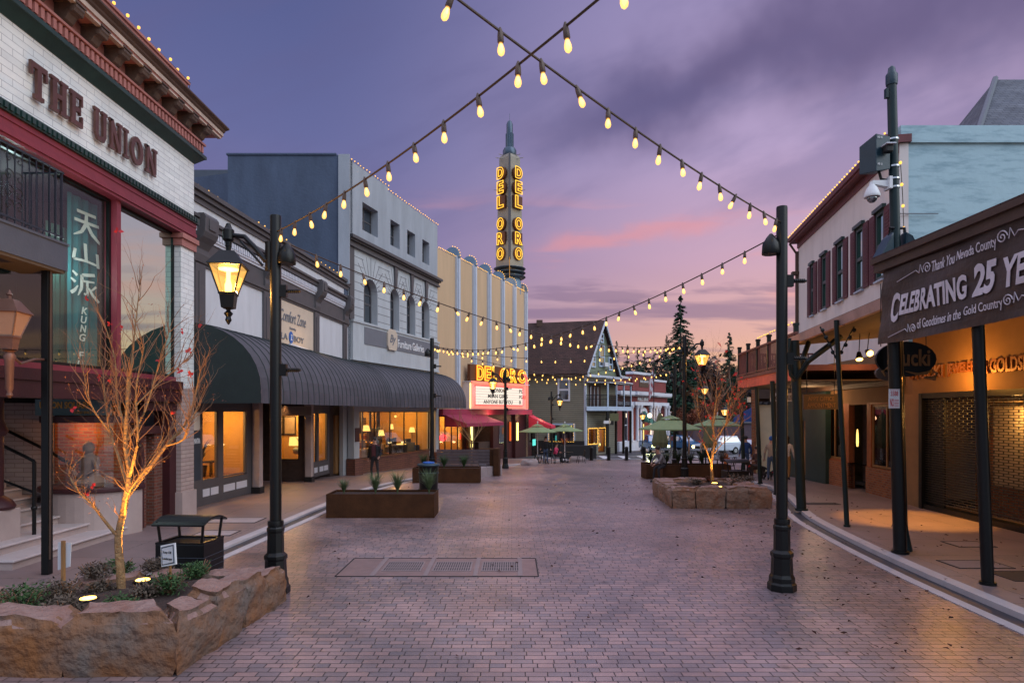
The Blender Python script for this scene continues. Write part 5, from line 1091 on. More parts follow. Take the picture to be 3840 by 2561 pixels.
for tx, p0, p1 in (('STUCKI', 3410, 3537), ('JEWELERS', 3550, 3672), ('&', 3690, 3705), ('GOLDSMITHS', 3713, 3960)):
    z0, z1 = 3.66, 3.97+.03*(tx != '&'); a, b = jp(p0), jp(p1)
    text('letters', tx, T, a, b, z0, z1, .04, 'letter_copper', lt, .05, .03)
# canopy with banner
cn = thing('shop_canopy', 'brown wooden street canopy with sloped roof over the jewellery shop', 'canopy', (9.2, 10, 5))
mb = MB(); ya, yb = 4.0, 12.25
mb.hexa([(7.15, ya, 5.46), (7.15, yb, 5.46), (11.3, yb, 5.46), (11.3, ya, 5.46)], [(7.15, ya, 5.50), (7.15, yb, 5.50), (11.3, yb, 5.50), (11.3, ya, 5.50)]); mb.build('ceiling', 'soffit', cn)
mb = MB(); mb.hexa([(6.95, ya, 5.66), (6.95, yb+.12, 5.66), (11.4, yb+.12, 6.9), (11.4, ya, 6.9)], [(6.95, ya, 5.72), (6.95, yb+.12, 5.72), (11.4, yb+.12, 6.98), (11.4, ya, 6.98)]); mb.build('roof', 'shingles', cn)
mb = MB(); mb.box(6.98, 7.10, ya, yb+.10, 5.42, 5.68); mb.box(6.92, 6.98, ya, yb+.12, 5.58, 5.68); mb.box(7.10, 11.3, yb, yb+.10, 5.42, 5.66); mb.build('fascia', 'fascia_brown', cn)
mb = MB(); mb.q((7.1, yb+.05, 5.66), (11.35, yb+.05, 5.66), (11.35, yb+.05, 6.9)); mb.build('gable_end', 'warm_wall', cn)
mb = MB(); mb.box(7.12, 7.30, ya, yb, 5.28, 5.46); mb.build('beam', 'dark_wood', cn)
def lean_post(par, bx, by, tx, ty, z0, z1, r, m='black_metal', name='post'):
    b = MB(); b.tube([(bx, by, z0), (tx, ty, z1)], r, 12); b.tube([(bx, by, z0), (bx, by, z0+.05)], r*1.35, 12); return b.build(name, m, par, True)
lean_post(cn, 7.36, 9.90, 7.20, 9.95, .08, 5.3, .085); lean_post(cn, 7.34, 12.1, 7.22, 12.15, .08, 5.3, .115); lean_post(cn, 7.4, 6.2, 7.3, 6.2, .08, 5.3, .085)
cw = thing('painted_banner', 'dark vinyl banner with white CELEBRATING 25 YEARS lettering hung from the canopy', 'banner', (7.1, 9.5, 4.7))
Bn = Fr((7.06, 4.6), (7.06, 12.3), -1); BT0 = Bn.T
def BT(a, d, z):   # the sheet bellies a little and swings out at its lower far corner
    k = max(0, (a-6.9)/.8); zz = (5.42-z)/1.35
    return BT0(a+.28*max(0, min(1, k))*zz, d+.03*math.sin(a*2.3)*zz+.02*math.sin(z*7+a*3), z+.05*math.sin(math.pi*max(0, a)/7.7*3)*-.5)
mb = MB(BT); na, nz_ = 44, 12
for i in range(na):
    for j in range(nz_):
        a0_, a1_ = 7.55*i/na, 7.55*(i+1)/na; c0, c1 = 4.06+1.36*j/nz_, 4.06+1.36*(j+1)/nz_; mb.q((a0_, 0, c0), (a1_, 0, c0), (a1_, 0, c1), (a0_, 0, c1))
mb.build('sheet', 'banner', cw, True, recalc=False)
bs = lambda p: Bn.sp(p)
def bt(tx, p0, p1, z0, z1, bold=0., sh=0., zs=0.): text('banner_letters', tx, BT, bs(p0), bs(p1), z0, z1, .025, 'banner_ink', cw, .004, bold, sh)
bt('Thank You', 3497, 3588, 5.12, 5.30, .005); bt('Nevada County', 3596, 3743, 5.10, 5.30, .005)
bt('C', 3350, 3378, 4.42, 4.95, .03, .1); bt('ELEBRATING', 3380, 3627, 4.52, 4.90, .035, .1); bt('25', 3648, 3736, 4.50, 4.99, .04, .15); bt('YEARS', 3762, 4030, 4.50, 4.95, .035, .1)
bt('of Goodtimes in the', 3445, 3612, 4.22, 4.38, .005); bt('Gold Country', 3622, 3760, 4.21, 4.39, .005)
def scroll(p0, z, r, fl=1, line=0.):
    c = bs(p0); mb = MB(BT); mb.tube([(c+fl*r*(1-k/26)*math.cos(k*.45), .03, z+r*(1-k/26)*math.sin(k*.45)) for k in range(24)], .010, 4); mb.build('scroll', 'banner_ink', cw)
    mb = MB(BT); mb.tube([(c+fl*r*1.1, .03, z-.05), (c+fl*r*1.6, .03, z+.09), (c+fl*r*2.1, .03, z-.04), (c+fl*r*2.8, .03, z+.02), (c+fl*(r*3+line), .03, z-.08)], .009, 4); mb.build('scroll', 'banner_ink', cw)
scroll(3480, 5.22, .10, 1, .5); scroll(3765, 5.24, .10, -1, .6); scroll(3430, 4.24, .08, 1, .4); scroll(3780, 4.32, .09, -1, .5)
# stucki oval
ov = thing('oval_hanging_sign', 'dark oval hanging sign with tan Stucki lettering and a carved scroll', 'sign', (7.8, 12.75, 4.4))
Ov = Fr((7.18, 12.75), (8.45, 12.75)); OT = Ov.T
mb = MB(OT); mb.prism([(.64+.60*math.cos(k*.2618), 3.80+.35*math.sin(k*.2618)) for k in range(24)], lambda a, z: (a, 0, z), lambda a, z: (a, .06, z)); mb.build('board', 'black_metal', ov)
mb = MB(OT); mb.prism([(.30+.26*math.cos(k*.4), 3.52+.15*math.sin(k*.4)) for k in range(16)], lambda a, z: (a, -.01, z), lambda a, z: (a, .05, z)); mb.build('lower_board', 'bracket_brown', ov)
text('letters', 'Stucki', OT, .26, 1.10, 3.66, 4.0, .062, 'wood', ov, .02, .02)
mb = MB(OT); mb.tube([(.62, .06, 3.56), (.85, .06, 3.50), (1.05, .06, 3.53), (1.12, .06, 3.58)], [.01, .03, .035, .01], 6); mb.tube([(1.0, .05, 3.44), (1.2, .05, 3.42), (1.26, .05, 3.52), (1.18, .05, 3.56)], [.02, .05, .03, .01], 6); mb.tube([(.22, .06, 3.46), (.16, .06, 3.56), (.26, .06, 3.62), (.36, .06, 3.55)], [.012, .03, .03, .01], 6); mb.build('carved_scroll', 'wood', ov)
mb = MB(OT)
for a in (.15, 1.05): mb.tube([(a, .03, 4.05), (a, .03, 5.3)], .010, 4)
mb.build('chains', 'black_iron', ov)
# parking sign on the thick post
ps = thing('parking_sign', 'small white and red no parking sign on the thick canopy post', 'sign', (7.2, 11.95, 3.0))
Ps = Fr((7.02, 11.93), (7.24, 11.93)); MB(Ps.T).box(0, .20, 0, .012, 2.82, 3.18).build('plate', 'white', ps)
text('red_letters', 'NO', Ps.T, .02, .09, 2.85, 3.0, .014, 'sign_red', ps, .002, .02); text('red_numbers', '5588', Ps.T, .03, .17, 3.05, 3.14, .014, 'sign_red', ps, .002, .01)
mb = MB(Ps.T); mb.box(.01, .19, .0125, .015, 3.165, 3.17); mb.box(.01, .19, .0125, .015, 2.83, 2.835)
for k in range(5): mb.box(.10, .18, .0125, .015, 2.86+k*.028, 2.87+k*.028)
mb.build('fine_print', 'sign_red', ps)
# green utility pole with cameras
up = thing('utility_pole', 'tall dark green steel pole with flared foot rising behind the canopy corner', 'pole', (7.52, 12.25, .08))
mb = MB(); bx, by = 7.54, 12.35; tx, ty = 7.32, 12.35; H_ = 9.35
lx = lambda z: bx+(tx-bx)*(z/H_)
mb.tube([(lx(z), by, z) for z in (.08, .15, .45, .6)], [.17, .16, .11, .095], 14); mb.tube([(lx(.6), by, .6), (lx(H_-.2), by, H_-.2)], [.095, .085], 14); mb.build('shaft', 'green_metal', up, True)
mb = MB(); mb.tube([(lx(9.1), by, z) for z in (9.05, 9.1, 9.25, 9.3, 9.38, 9.42)], [.10, .105, .105, .07, .06, .02], 12); mb.build('finial_cap', 'teal_metal', up, True)
MB().box(lx(8.9)-.13, lx(8.9)-.08, by-.04, by+.04, 8.80, 8.98).build('small_bracket', 'green_metal', up)
mb = MB()
for z in (8.0, 7.48, 7.24, 7.08): mb.tube([(lx(z), by, z-.015), (lx(z), by, z+.015)], .102, 14)
mb.build('steel_straps', 'chrome', up)
cb = thing('camera_cabinet', 'dark teal equipment cabinet with a small square camera strapped to the pole', 'cabinet', (7.0, 12.3, 7.6))
mb = MB(); mb.hexa([(6.78, 12.5, 7.38), (6.93, 12.18, 7.33), (7.24, 12.25, 7.40), (7.1, 12.6, 7.42)], [(6.78, 12.5, 7.92), (6.93, 12.18, 8.05), (7.24, 12.25, 8.02), (7.1, 12.6, 7.95)]); mb.build('box', 'teal_metal', cb, bevel=.01)
mb = MB(); mb.box(7.05, 7.19, 12.05, 12.2, 7.66, 7.79); mb.build('camera', 'black', cb, bevel=.02); MB().box(7.03, 7.21, 12.0, 12.2, 7.79, 7.81).build('camera_hood', 'white_paint', cb)
cf = Fr((6.93, 12.165), (7.24, 12.235)); text('small_plate', 'AB 01', cf.T, .02, .13, 7.96, 8.0, .0, 'white', cb, .003); text('small_plate', 'AB 01', cf.T, .02, .13, 7.45, 7.49, .0, 'white', cb, .003)
MB().tube([(7.05, 12.3, 7.38), (7.08, 12.28, 7.22), (7.2, 12.3, 7.2)], .025, 6).build('cable', 'rubber', cb)
dm = thing('dome_camera', 'white dome security camera on a short arm beside the pole', 'camera', (7.05, 12.3, 7.0))
mb = MB(); mb.box(7.2, 7.26, 12.2, 12.4, 7.02, 7.25); mb.hexa([(6.90, 12.25, 7.12), (7.2, 12.25, 7.06), (7.2, 12.35, 7.06), (6.90, 12.35, 7.12)], [(6.90, 12.25, 7.18), (7.2, 12.25, 7.19), (7.2, 12.35, 7.19), (6.90, 12.35, 7.18)]); mb.build('arm', 'white', dm)
mb = MB(); mb.lathe(6.92, 12.3, [(.04, 7.17), (.055, 7.10), (.10, 7.04), (.14, 6.93), (.145, 6.89), (.14, 6.875)], 14); mb.build('housing', 'white', dm, True); MB().ball((6.92, 12.3, 6.86), .095, 12).build('dome', 'glass_dark', dm, True)
for sx_, lb in ((-1, 'blue horn loudspeaker on the left side of the green pole'), (1, 'blue horn loudspeaker on the right side of the green pole')):
    sp_ = thing('horn_loudspeaker', lb, 'loudspeaker', (lx(6)+sx_*.2, 12.3, 5.9)); px_ = lx(5.9); mb = MB()
    mb.hexa([(px_+sx_*.10, 12.2, 5.78), (px_+sx_*.12, 12.2, 6.2), (px_+sx_*.12, 12.4, 6.2), (px_+sx_*.10, 12.4, 5.78)], [(px_+sx_*.40, 12.12, 5.72), (px_+sx_*.2, 12.12, 6.1), (px_+sx_*.2, 12.48, 6.1), (px_+sx_*.40, 12.48, 5.72)]); mb.build('horn', 'teal_metal', sp_, bevel=.03)
    MB().tube([(px_, 12.3, 6.28), (px_+sx_*.14, 12.3, 6.28), (px_+sx_*.15, 12.3, 6.15)], .03, 6).build('clamp', 'black_iron', sp_)
fairy_line([(7.62, 12.55, 7.6), (7.66, 12.55, 7.0), (7.68, 12.55, 6.4), (7.72, 12.55, 5.9)], 'short string of yellow bulbs hanging beside the green pole', 'vertical fairy lights', .36, .032)

# ================================================================ cream two storey building with red shutters
Wt = Fr((11.5, 19.0), (13.5, 30.2), -1); T = Wt.T; WL = Wt.L
wb = thing('cream_shuttered_building', 'cream two storey building with red shutters and a peeling pale blue side wall', 'building', (12.5, 24, .1))
ops = []
for p0, p1 in ((3042, 3053), (3084, 3101), (3140, 3165), (3211, 3240), (3286, 3319)):
    a, b = sorted((Wt.sp(p0), Wt.sp(p1))); ops.append((a, b, 6.95, 9.15))
wall(T, 0, WL, 4.0, 10.9, ops, .25).build('front_wall', 'cream_wall', wb)
MB().box(11.55, 30, 19.0, 19.3, .1, 10.72).build('side_wall', 'peeling', wb)
MB().box(11.5, 30, 18.92, 19.3, 10.72, 11.22).build('side_coping', 'peeling', wb); MB().box(11.45, 12.6, 18.90, 18.93, 8.6, 8.62).build('side_joint', 'joint', wb)
MB(T).box(1.8, WL, -8, -.3, 4, 10.7).build('core', 'cream_wall', wb)
mb = MB(T); mb.box(-.1, WL+.2, -.3, .35, 10.72, 10.95); mb.box(-.1, WL+.2, .30, .42, 10.80, 10.98); mb.box(0, WL, 0, .05, 10.45, 10.72); mb.build('eave', 'eave_red', wb)
mb = MB(T); mb.box(WL-.12, WL+.05, .0, .12, 4, 10.3); mb.tube([(WL, .06, 10.2), (WL, .38, 10.7)], .05, 6); mb.box(WL-.2, WL+.1, .0, .3, 9.2, 9.35); mb.build('downpipe', 'fascia_brown', wb)
for a, b, z0, z1 in ops:
    f = window(T, a, b, z0, z1, wb, d=-.05, fm='green_trim', gm='glass_mirror', w_=.12, bar=.5, name='sash_window', depth=.14)
    MB(T).box(a-.05, b+.05, -.3, -.26, z0, z1).build('curtain', 'white_wall', f); MB(T).box(a, b, .0, .10, z0-.05, z0).build('sill', 'blue_white', f); MB(T).box(a-.08, b+.08, 0, .12, z1, z1+.12).build('head', 'green_trim', f)
    for (u0, u1) in ((a-.48, a-.02), (b+.02, b+.48)):
        s_ = MB(T); s_.box(u0, u1, .01, .05, z0, z1); 
        for k in range(18): s_.box(u0+.06, u1-.06, .05, .062, z0+.15+k*.107, z0+.20+k*.107)
        s_.build('shutter', 'shutter_red', wb)
fairy_line([T(0, .40, 11.0), T(WL+.1, .40, 11.0)], 'row of warm bulbs along the red eave of the cream building', 'roofline fairy lights', .27, .032)
# hip roof beyond
hr = thing('slate_roofed_house', 'blue grey shingle hip roof rising behind the pale blue wall', 'building', (26, 27, 5))
mb = MB(); z0 = 10.8; mb.q((15.5, 22, z0), (34, 22, z0), (26, 29, 17.8), (21.9, 29, 17.8)); mb.q((15.5, 22, z0), (21.9, 29, 17.8), (18, 34, z0)); mb.build('roof', 'shingles_blue', hr); MB().box(16, 33, 22.5, 30, 0, 10.8).build('wall', 'cream_wall', hr)
MB().tube([(15.5, 22, z0+.03), (21.9, 29, 17.85)], .12, 6).build('ridge_cap', 'slate_blue', hr)
# ground floor shops under the second canopy
Sh = Fr((11.55, 18.2), (12.75, 30.0), -1); ST = Sh.T; SY = lambda y: (y-18.2)/Sh.t.y
sh = thing('timber_shopfront', 'ground floor shopfronts with brick base, dark door and timber frames', 'shop', (12, 24, .1))
hs = lambda p: Sh.sp(p)
w1 = (hs(3352)*0+SY(19.1), hs(3268), .95, 3.0); dr = (hs(3253), hs(3185), .05, 3.05); w2 = (hs(3155), hs(3103), 1.0, 3.0)
holes = [tuple((min(h[0], h[1]), max(h[0], h[1]), h[2], h[3])) for h in (w1, dr, w2)]
wall(ST, -.5, hs(3060), 3.0, 4.6, (), .2).build('upper_front', 'warm_wall', sh)
wall(ST, -.5, hs(3060), .9, 3.06, holes, .2, .02).build('timber_front', 'orange_wood', sh)
wall(ST, -.5, hs(3060), .0, .95, [(holes[1][0], holes[1][1], .05, .95)], .2, .06).build('brick_base', 'orange_brick', sh)
for k, h in enumerate((holes[0], holes[2])): window(ST, h[0]+.02, h[1]-.02, h[2]+.01, h[3]-.01, sh, d=-.05, fm='wood', gm='glass_dim', w_=.07, mull=1, name='shop_window')
MB(ST).box(holes[1][0], holes[1][1], -.5, -.45, .05, 3.05).build('door', 'dark_wood', sh)
room(ST, 0, hs(3070), .3, 3.1, sh, 2.5, 'dark_wood', 'dark_room', 14, name='dim_room', d0=-.22)
x, y, z = ST(hs(3122), -.9, 1.4); tag(MB().lathe(x, y, [(.03, 1.45), (.045, 1.6), (.04, 1.9), (.02, 2.1)], 8).build('lit_ornament', 'bulb_glow', None, True), 'narrow glowing amber ornament in the timber shop window', 'ornament')
pn = thing('paint_panel', 'tall pale panel with a row of small black boxes on the shopfront', 'panel', ST(hs(3057), .1, 1.5)); a, b = sorted((hs(3070), hs(3045))); MB(ST).box(a, b, .0, .10, .1, 3.05).build('board', 'pink_trim', pn)
mb = MB(ST)
for z in (2.0, 1.65, 1.3): mb.box(a+.15, b-.3, .10, .14, z, z+.28)
mb.build('meter_boxes', 'black', pn); mb = MB(ST); mb.tube([(a+.1, .13, .9), (a+.1, .13, 2.4), (b-.2, .13, 2.45)], .02, 6); mb.build('pipe', 'fascia_brown', pn)
a, b = sorted((hs(3045), hs(3022))); MB(ST).box(a, b, -.1, .08, .1, 3.5).build('boarded_front', 'wood', sh)
MB(ST).box(SY(18.9), hs(2990), -.2, .35, 3.55, 4.05).build('dark_beam', 'fascia_brown', sh)
# second canopy
c2 = thing('street_canopy', 'pale edged street canopy on thin posts in front of the timber shopfronts', 'canopy', (9.8, 16, 5))
Cn = Fr((7.55, 12.4), (8.1, 18.9), -1); CT = Cn.T; CLn = Cn.L
zc = lambda s: 5.02-.035*s
mb = MB(CT); mb.hexa([(-.0, .0, zc(0)-.10), (CLn, .0, zc(CLn)-.10), (CLn, -4.2, zc(CLn)+.25), (0, -4.2, zc(0)+.25)], [(-.0, .0, zc(0)-.04), (CLn, .0, zc(CLn)-.04), (CLn, -4.2, zc(CLn)+.31), (0, -4.2, zc(0)+.31)]); mb.build('ceiling', 'soffit', c2)
mb = MB(CT); mb.hexa([(-.0, .10, zc(0)-.16), (CLn, .10, zc(CLn)-.16), (CLn, .0, zc(CLn)-.16), (0, .0, zc(0)-.16)], [(-.0, .12, zc(0)+.06), (CLn, .12, zc(CLn)+.06), (CLn, .0, zc(CLn)+.10), (0, .0, zc(0)+.10)]); mb.build('gutter_fascia', 'fascia_pink', c2)
mb = MB(CT); mb.hexa([(-.0, 0, zc(0)+.08), (CLn, 0, zc(CLn)+.08), (CLn, -4.0, zc(CLn)+.6), (0, -4.0, zc(0)+.6)], [(-.0, 0, zc(0)+.12), (CLn, 0, zc(CLn)+.12), (CLn, -4, zc(CLn)+.7), (0, -4, zc(0)+.7)]); mb.build('roof', 'shingles', c2)
lean_post(c2, 7.80, 14.9, 7.60, 15.0, .08, 4.9, .055, 'post_green')
mb = MB()
for sx_ in (-1, 1):
    for k in range(4): mb.ball((7.62+sx_*(.10+k*.09), 15.0-.02*k, 4.15+k*.17), .05, 6)
    mb.tube([(7.62, 15.0, 3.95), (7.62+sx_*.16, 15.0, 4.3), (7.62+sx_*.4, 15.0, 4.75)], .018, 5)
mb.build('fretwork_bracket', 'post_green', c2)
lean_post(c2, 7.87, 17.4, 7.72, 17.5, .08, 4.7, .125, 'post_green', 'thick_post')
mb = MB(); mb.tube([(7.73, 17.45, 3.6), (7.9, 17.1, 4.1), (8.7, 16.9, 4.75)], .075, 8); mb.tube([(7.73, 17.5, 3.6), (8.3, 17.9, 4.7)], .07, 8); mb.tube([(7.55, 17.4, 4.75), (7.50, 17.4, 4.2), (7.58, 17.4, 3.75), (7.70, 17.4, 3.6)], .05, 8); mb.build('knee_brace', 'post_green', c2)
def hang_board(name, label, x0, x1, y, z0, z1, m, lines, tm, zt=4.7):
    t = thing(name, label, 'sign', ((x0+x1)/2, y, z0)); F_ = Fr((x0, y), (x1, y)); MB(F_.T).box(0, x1-x0, -.03, .03, z0, z1).build('board', m, t)
    for tx, a, b, c, d in lines: text('letters', tx, F_.T, a, b, c, d, .035, tm, t, .006, .01)
    mb = MB(F_.T); 
    for a in (.1, x1-x0-.1): mb.tube([(a, 0, z1), (a, 0, zt)], .01, 4)
    mb.build('hangers', 'black_iron', t); return t
y = 18.1; x0, x1 = atY(3012, y), atY(3142, y); z0, z1 = zpx(1535, y), zpx(1478, y)
hang_board('hanging_sign', 'dark brown wooden board with faint carved lettering under the second canopy', x0, x1, y, z0, z1, 'fascia_brown', (('APPT OFFICE', .12, .86, z0+.24, z0+.36), ('APPOINTMENT', .10, .90, z0+.06, z0+.18)), 'wood', 4.9)
for i, (px_, py_) in enumerate(((3222, 1338), (3258, 1322))):
    y = 17.2; x, z = atY(px_, y), zpx(py_, y)
    t = thing('spotlight', ('black cone spotlight pointing down, left one under the canopy', 'round spotlight facing out, right one under the canopy')[i], 'spotlight', (x, y, z), 'track spotlights under the canopy')
    mb = MB(); d = Vector((-.2, -.5, -1)) if not i else Vector((-.1, -1, -.4)); d.normalize(); p = Vector((x, y, z)); mb.tube([p-d*.14, p+d*.08], [.05, .10], 12, True); mb.tube([p-d*.1, (x+.05, y+.05, 4.95)], .012, 5); mb.build('shade', 'black_metal', t, True)
    mb = MB(); mb.tube([p+d*.083, p+d*.088], .085, 12); mb.build('lamp', 'spot_glow', t)
light('canopy_spot', (9.9, 15.9, 4.5), 1500, (1, .42, .06), .06, 'SPOT', rot=(0, 0, 0), spot=48)
light('sign_spot', (10.6, 15.6, 3.6), 110, (1, .42, .06), .05)
light('canopy_warm', (10.4, 13.2, 4.6), 20, (1, .42, .10), .3)
light('canopy_warm', (10.3, 18.8, 4.2), 24, (1, .42, .10), .3)
light('canopy_warm', (9.6, 15.6, 4.4), 12, (1, .52, .20), .3)

# ================================================================ brick shop with upper balcony
bb = thing('balcony_shop_building', 'brick shop with a red railed upper balcony and coral fascia over the pavement', 'building', (12, 27, 0))
Bk = Fr((11.6, 31.0), (15.4, 40.5), -1); KT = Bk.T
wall(KT, 0, Bk.L, -.7, 4.2, [(6.2, 9.3, .3, 2.3), (1, 5.6, .2, 2.4)], .2).build('brick_wall', 'orange_brick', bb); MB(KT).box(0, Bk.L, -6, -.2, 3.4, 4.3).build('roof_slab', 'dark_wood', bb)
for a, b, c, d in ((6.2, 9.3, .3, 2.3), (1, 5.6, .2, 2.4)): window(KT, a, b, c, d, bb, d=-.1, fm='post_green', gm='glass_dim', w_=.08, mull=3, name='shop_window')
room(KT, .5, 9.6, -.5, 3, bb, 2.5, 'room_white', 'room_floor', 110, (1, .75, .4), 2, d0=-.21)
MB(KT).box(2, 4, -1.5, -1.4, .6, 2.2).build('screen', 'teal_screen', bb)
MB().box(13.2, 13.6, 30.3, 31.2, -.3, 4.0).build('red_pier', 'barn_red', bb)
Gn = Fr((12.0, 24.5), (12.7, 31.0), -1); wall(Gn.T, 0, Gn.L, -.2, 4.3, [(2.2, 3.3, 0, 2.4)], .2).build('green_front', 'green_trim', bb); MB(Gn.T).box(2.2, 3.3, -.3, -.22, 0, 2.4).build('green_door', 'teal_metal', bb)
Bl = Fr((8.75, 19.6), (9.65, 27.2), -1); LT = Bl.T; LL = Bl.L; zb = lambda s: 4.0
bl = thing('upper_balcony', 'weathered red slatted balcony on green posts above the right pavement', 'balcony', (10.5, 23, 4))
MB(LT).box(0, LL, -3.0, .0, 4.02, 4.20).build('deck', 'rail_red', bl); mb = MB(LT); mb.box(-.0, LL+.04, .0, .05, 3.74, 4.10); mb.box(LL, LL+.05, -3, 0, 3.74, 4.10); mb.build('coral_fascia', 'coral', bl); MB(LT).box(0, LL+.08, 0, .09, 4.10, 4.22).build('deck_edge', 'rail_red', bl)
mb = MB(LT)
for k in range(58): s = .1+k*.13; mb.box(s, s+.045, .0, .02, 4.3, 5.15)
for k in range(22): mb.box(LL-.02, LL+.015, -.1-k*.13, -.045-k*.13, 4.3, 5.15)
mb.box(0, LL, -.03, .06, 5.15, 5.22); mb.box(0, LL, -.02, .05, 4.26, 4.32); mb.box(LL-.04, LL+.04, -3, 0, 5.15, 5.22); mb.build('railing', 'rail_red', bl)
for k in range(6): s = .2+k*(LL-.25)/5; o = MB(LT).box(s-.05, s+.05, -.07, .055, 4.2, 5.42).box(s-.07, s+.07, -.09, .07, 5.42, 5.50).build('rail_post', 'post_green', bl)
for (bx_, by_) in ((9.5, 26.2), (9.54, 24.6), (8.60, 20.8)): lean_post(bl, bx_, by_, bx_-.14, by_, G(by_)+.08, 3.76, .075, 'post_green')
mb = MB(LT); mb.box(0, LL, -3, -.0, 3.70, 3.74); mb.build('soffit', 'soffit', bl)
fairy_line([LT(0.6, .0, 5.52), LT(LL*.6, .0, 5.52)], 'warm bulbs along the top rail of the red balcony', 'balcony fairy lights', .25, .026)
ba = thing('blue_awning', 'bright blue cloth awning over the brick shop window', 'awning', KT(8, .3, 2.7)); mb = MB(KT); mb.q((5.9, 0, 3.1), (9.6, 0, 3.1), (9.6, 1.1, 2.45), (5.9, 1.1, 2.45)); mb.q((5.9, 1.1, 2.45), (9.6, 1.1, 2.45), (9.6, 1.1, 2.2), (5.9, 1.1, 2.2)); mb.q((5.9, 0, 3.1), (5.9, 1.1, 2.45), (5.9, 1.1, 2.2), (5.9, 0, 2.2)); mb.q((9.6, 0, 3.1), (9.6, 1.1, 2.45), (9.6, 1.1, 2.2), (9.6, 0, 2.2)); mb.build('cover', 'blue_cloth', ba, recalc=False)
y = 22.0; hang_board('hanging_sign', 'white hanging sign with dark serif letters partly behind the tall lamp post', atY(2890, y), atY(2975, y), y, zpx(1506, y), zpx(1474, y), 'white', (('COL  MBUS', .05, .72, zpx(1500, y), zpx(1482, y)),), 'fascia_brown', 3.7)
y = 26.0; hang_board('bracket_sign', 'small white square sign hanging under the far end of the balcony', atY(2803, y), atY(2815, y), y, zpx(1508, y), zpx(1489, y), 'white', (), 'black', 3.8)
light('balcony_warm', (11.2, 24, 3.3), 60, (1, .6, .3), .3)
light('coral_wash', (8.2, 23.4, 3.3), 16, (1, .45, .15), .2)
# ================================================================ green clapboard house
hs_ = thing('clapboard_house', 'olive clapboard house with brown shingle roof, gable windows and corner porch', 'house', (6.9, 60, G(60)))
Hw = Fr((-1.5, 62.4), (6.87, 60)); HT = Hw.T; Hg = Fr((6.87, 60), (10.6, 65.1)); GT = Hg.T; gl = Hg.L
hp = lambda p: Hw.sp(p)
wh = [(hp(2096), hp(2133), Hw.zp(2115, 1500), Hw.zp(2115, 1424)), (hp(2058), hp(2152), Hw.zp(2110, 1657), Hw.zp(2110, 1592))]
wall(HT, 0, Hw.L, -1.6, 6.6, wh, .15).build('long_wall', 'siding', hs_)
for i, h in enumerate(wh):
    f = window(HT, h[0]-.12, h[1]+.12, h[2]-.1, h[3]+.12, hs_, d=.0, fm='white_paint' if not i else 'blue_white', gm='glass_dark', w_=.16, bar=.5 if not i else None, name='sash_window', depth=.12)
MB(HT).box(wh[0][0], wh[0][1], -.3, -.25, wh[0][2], wh[0][3]).build('curtain', 'white_wall', hs_)
wall(GT, 0, gl, -1.6, 6.4, [(.5, 2.3, -.35, 1.15), (2.55, 3.9, -1.2, 1.15)], .15).build('gable_wall', 'siding', hs_)
window(GT, .5, 2.3, -.35, 1.15, hs_, d=-.08, fm='burgundy', gm='glass_dim', w_=.08, name='shop_window'); window(GT, 2.55, 3.9, -1.2, 1.15, hs_, d=-.08, fm='burgundy', gm='glass_clear', w_=.10, name='shop_door')
room(GT, .3, 4.2, -1.4, 1.6, hs_, 2.2, 'room_wall', 'room_floor', 70, d0=-.16)
pk = 11.68; mid = gl/2
mb = MB(GT); mb.q((0, .03, 6.4), (gl, .03, 6.4), (mid, .03, pk-.25)); mb.build('gable', 'siding_green', hs_)
rd = Hw.t*-1   # ridge direction back along the long wall
A = Vector(GT(-.35, .45, 6.35)); B = Vector(GT(gl+.35, .45, 6.15)); P0 = Vector(GT(mid, .45, pk)); L_ = 9.5
mb = MB(); f = lambda v, k=0, dz=0: tuple(v+rd*k+Vector((0, 0, dz))); mb.q(f(A), f(P0), f(P0, L_), f(A, L_)); mb.q(f(B), f(P0), f(P0, L_), f(B, L_)); mb.q(f(A, 0, -.12), f(P0, 0, -.12), f(P0, L_, -.12), f(A, L_, -.12)); mb.build('roof', 'shingles', hs_, recalc=False)
mb = MB(GT)
for a0_, a1_, z0_, z1_ in ((-.35, mid, 6.35, pk), (gl+.35, mid, 6.15, pk)):
    mb.hexa([(a0_, .40, z0_-.25), (a1_, .40, z1_-.30), (a1_, .40, z1_+.02), (a0_, .40, z0_+.02)], [(a0_, .50, z0_-.25), (a1_, .50, z1_-.30), (a1_, .50, z1_+.02), (a0_, .50, z0_+.02)])
mb.box(-.1, .1, -.1, .1, -1.6, 6.4); mb.box(-.3, gl+.3, .3, .45, 6.05, 6.30); mb.build('white_trim', 'theatre_stripe', hs_)
MB(HT).box(0, Hw.L, 0, .3, 6.42, 6.6).build('eave_board', 'white_paint', hs_); MB(HT).box(0, Hw.L, .01, .08, -1.7, G(60)+1.3).build('dark_base', 'black', hs_)
x, y, z = (P0+rd*6.6); MB().box(x-.3, x+.3, y-.3, y+.3, z-.4, z+.25).build('chimney', 'fascia_brown', hs_)
for a, w_, z0_, z1_ in ((mid-.05, .42, 7.25, 9.2), (mid-1.75, .28, 7.1, 8.1), (mid+1.75, .28, 7.0, 8.1), (mid-.05, .2, 9.6, 10.3)):
    f = window(GT, a-w_-.14, a+w_+.14, z0_-.1, z1_+.12, hs_, d=.08, fm='blue_white', gm='glass_dark', w_=.13, bar=.45, name='gable_window', depth=.1)
MB(GT).box(mid-.0, mid+.75, .1, .4, 7.2, 7.6).build('air_conditioner', 'white_wall', hs_)
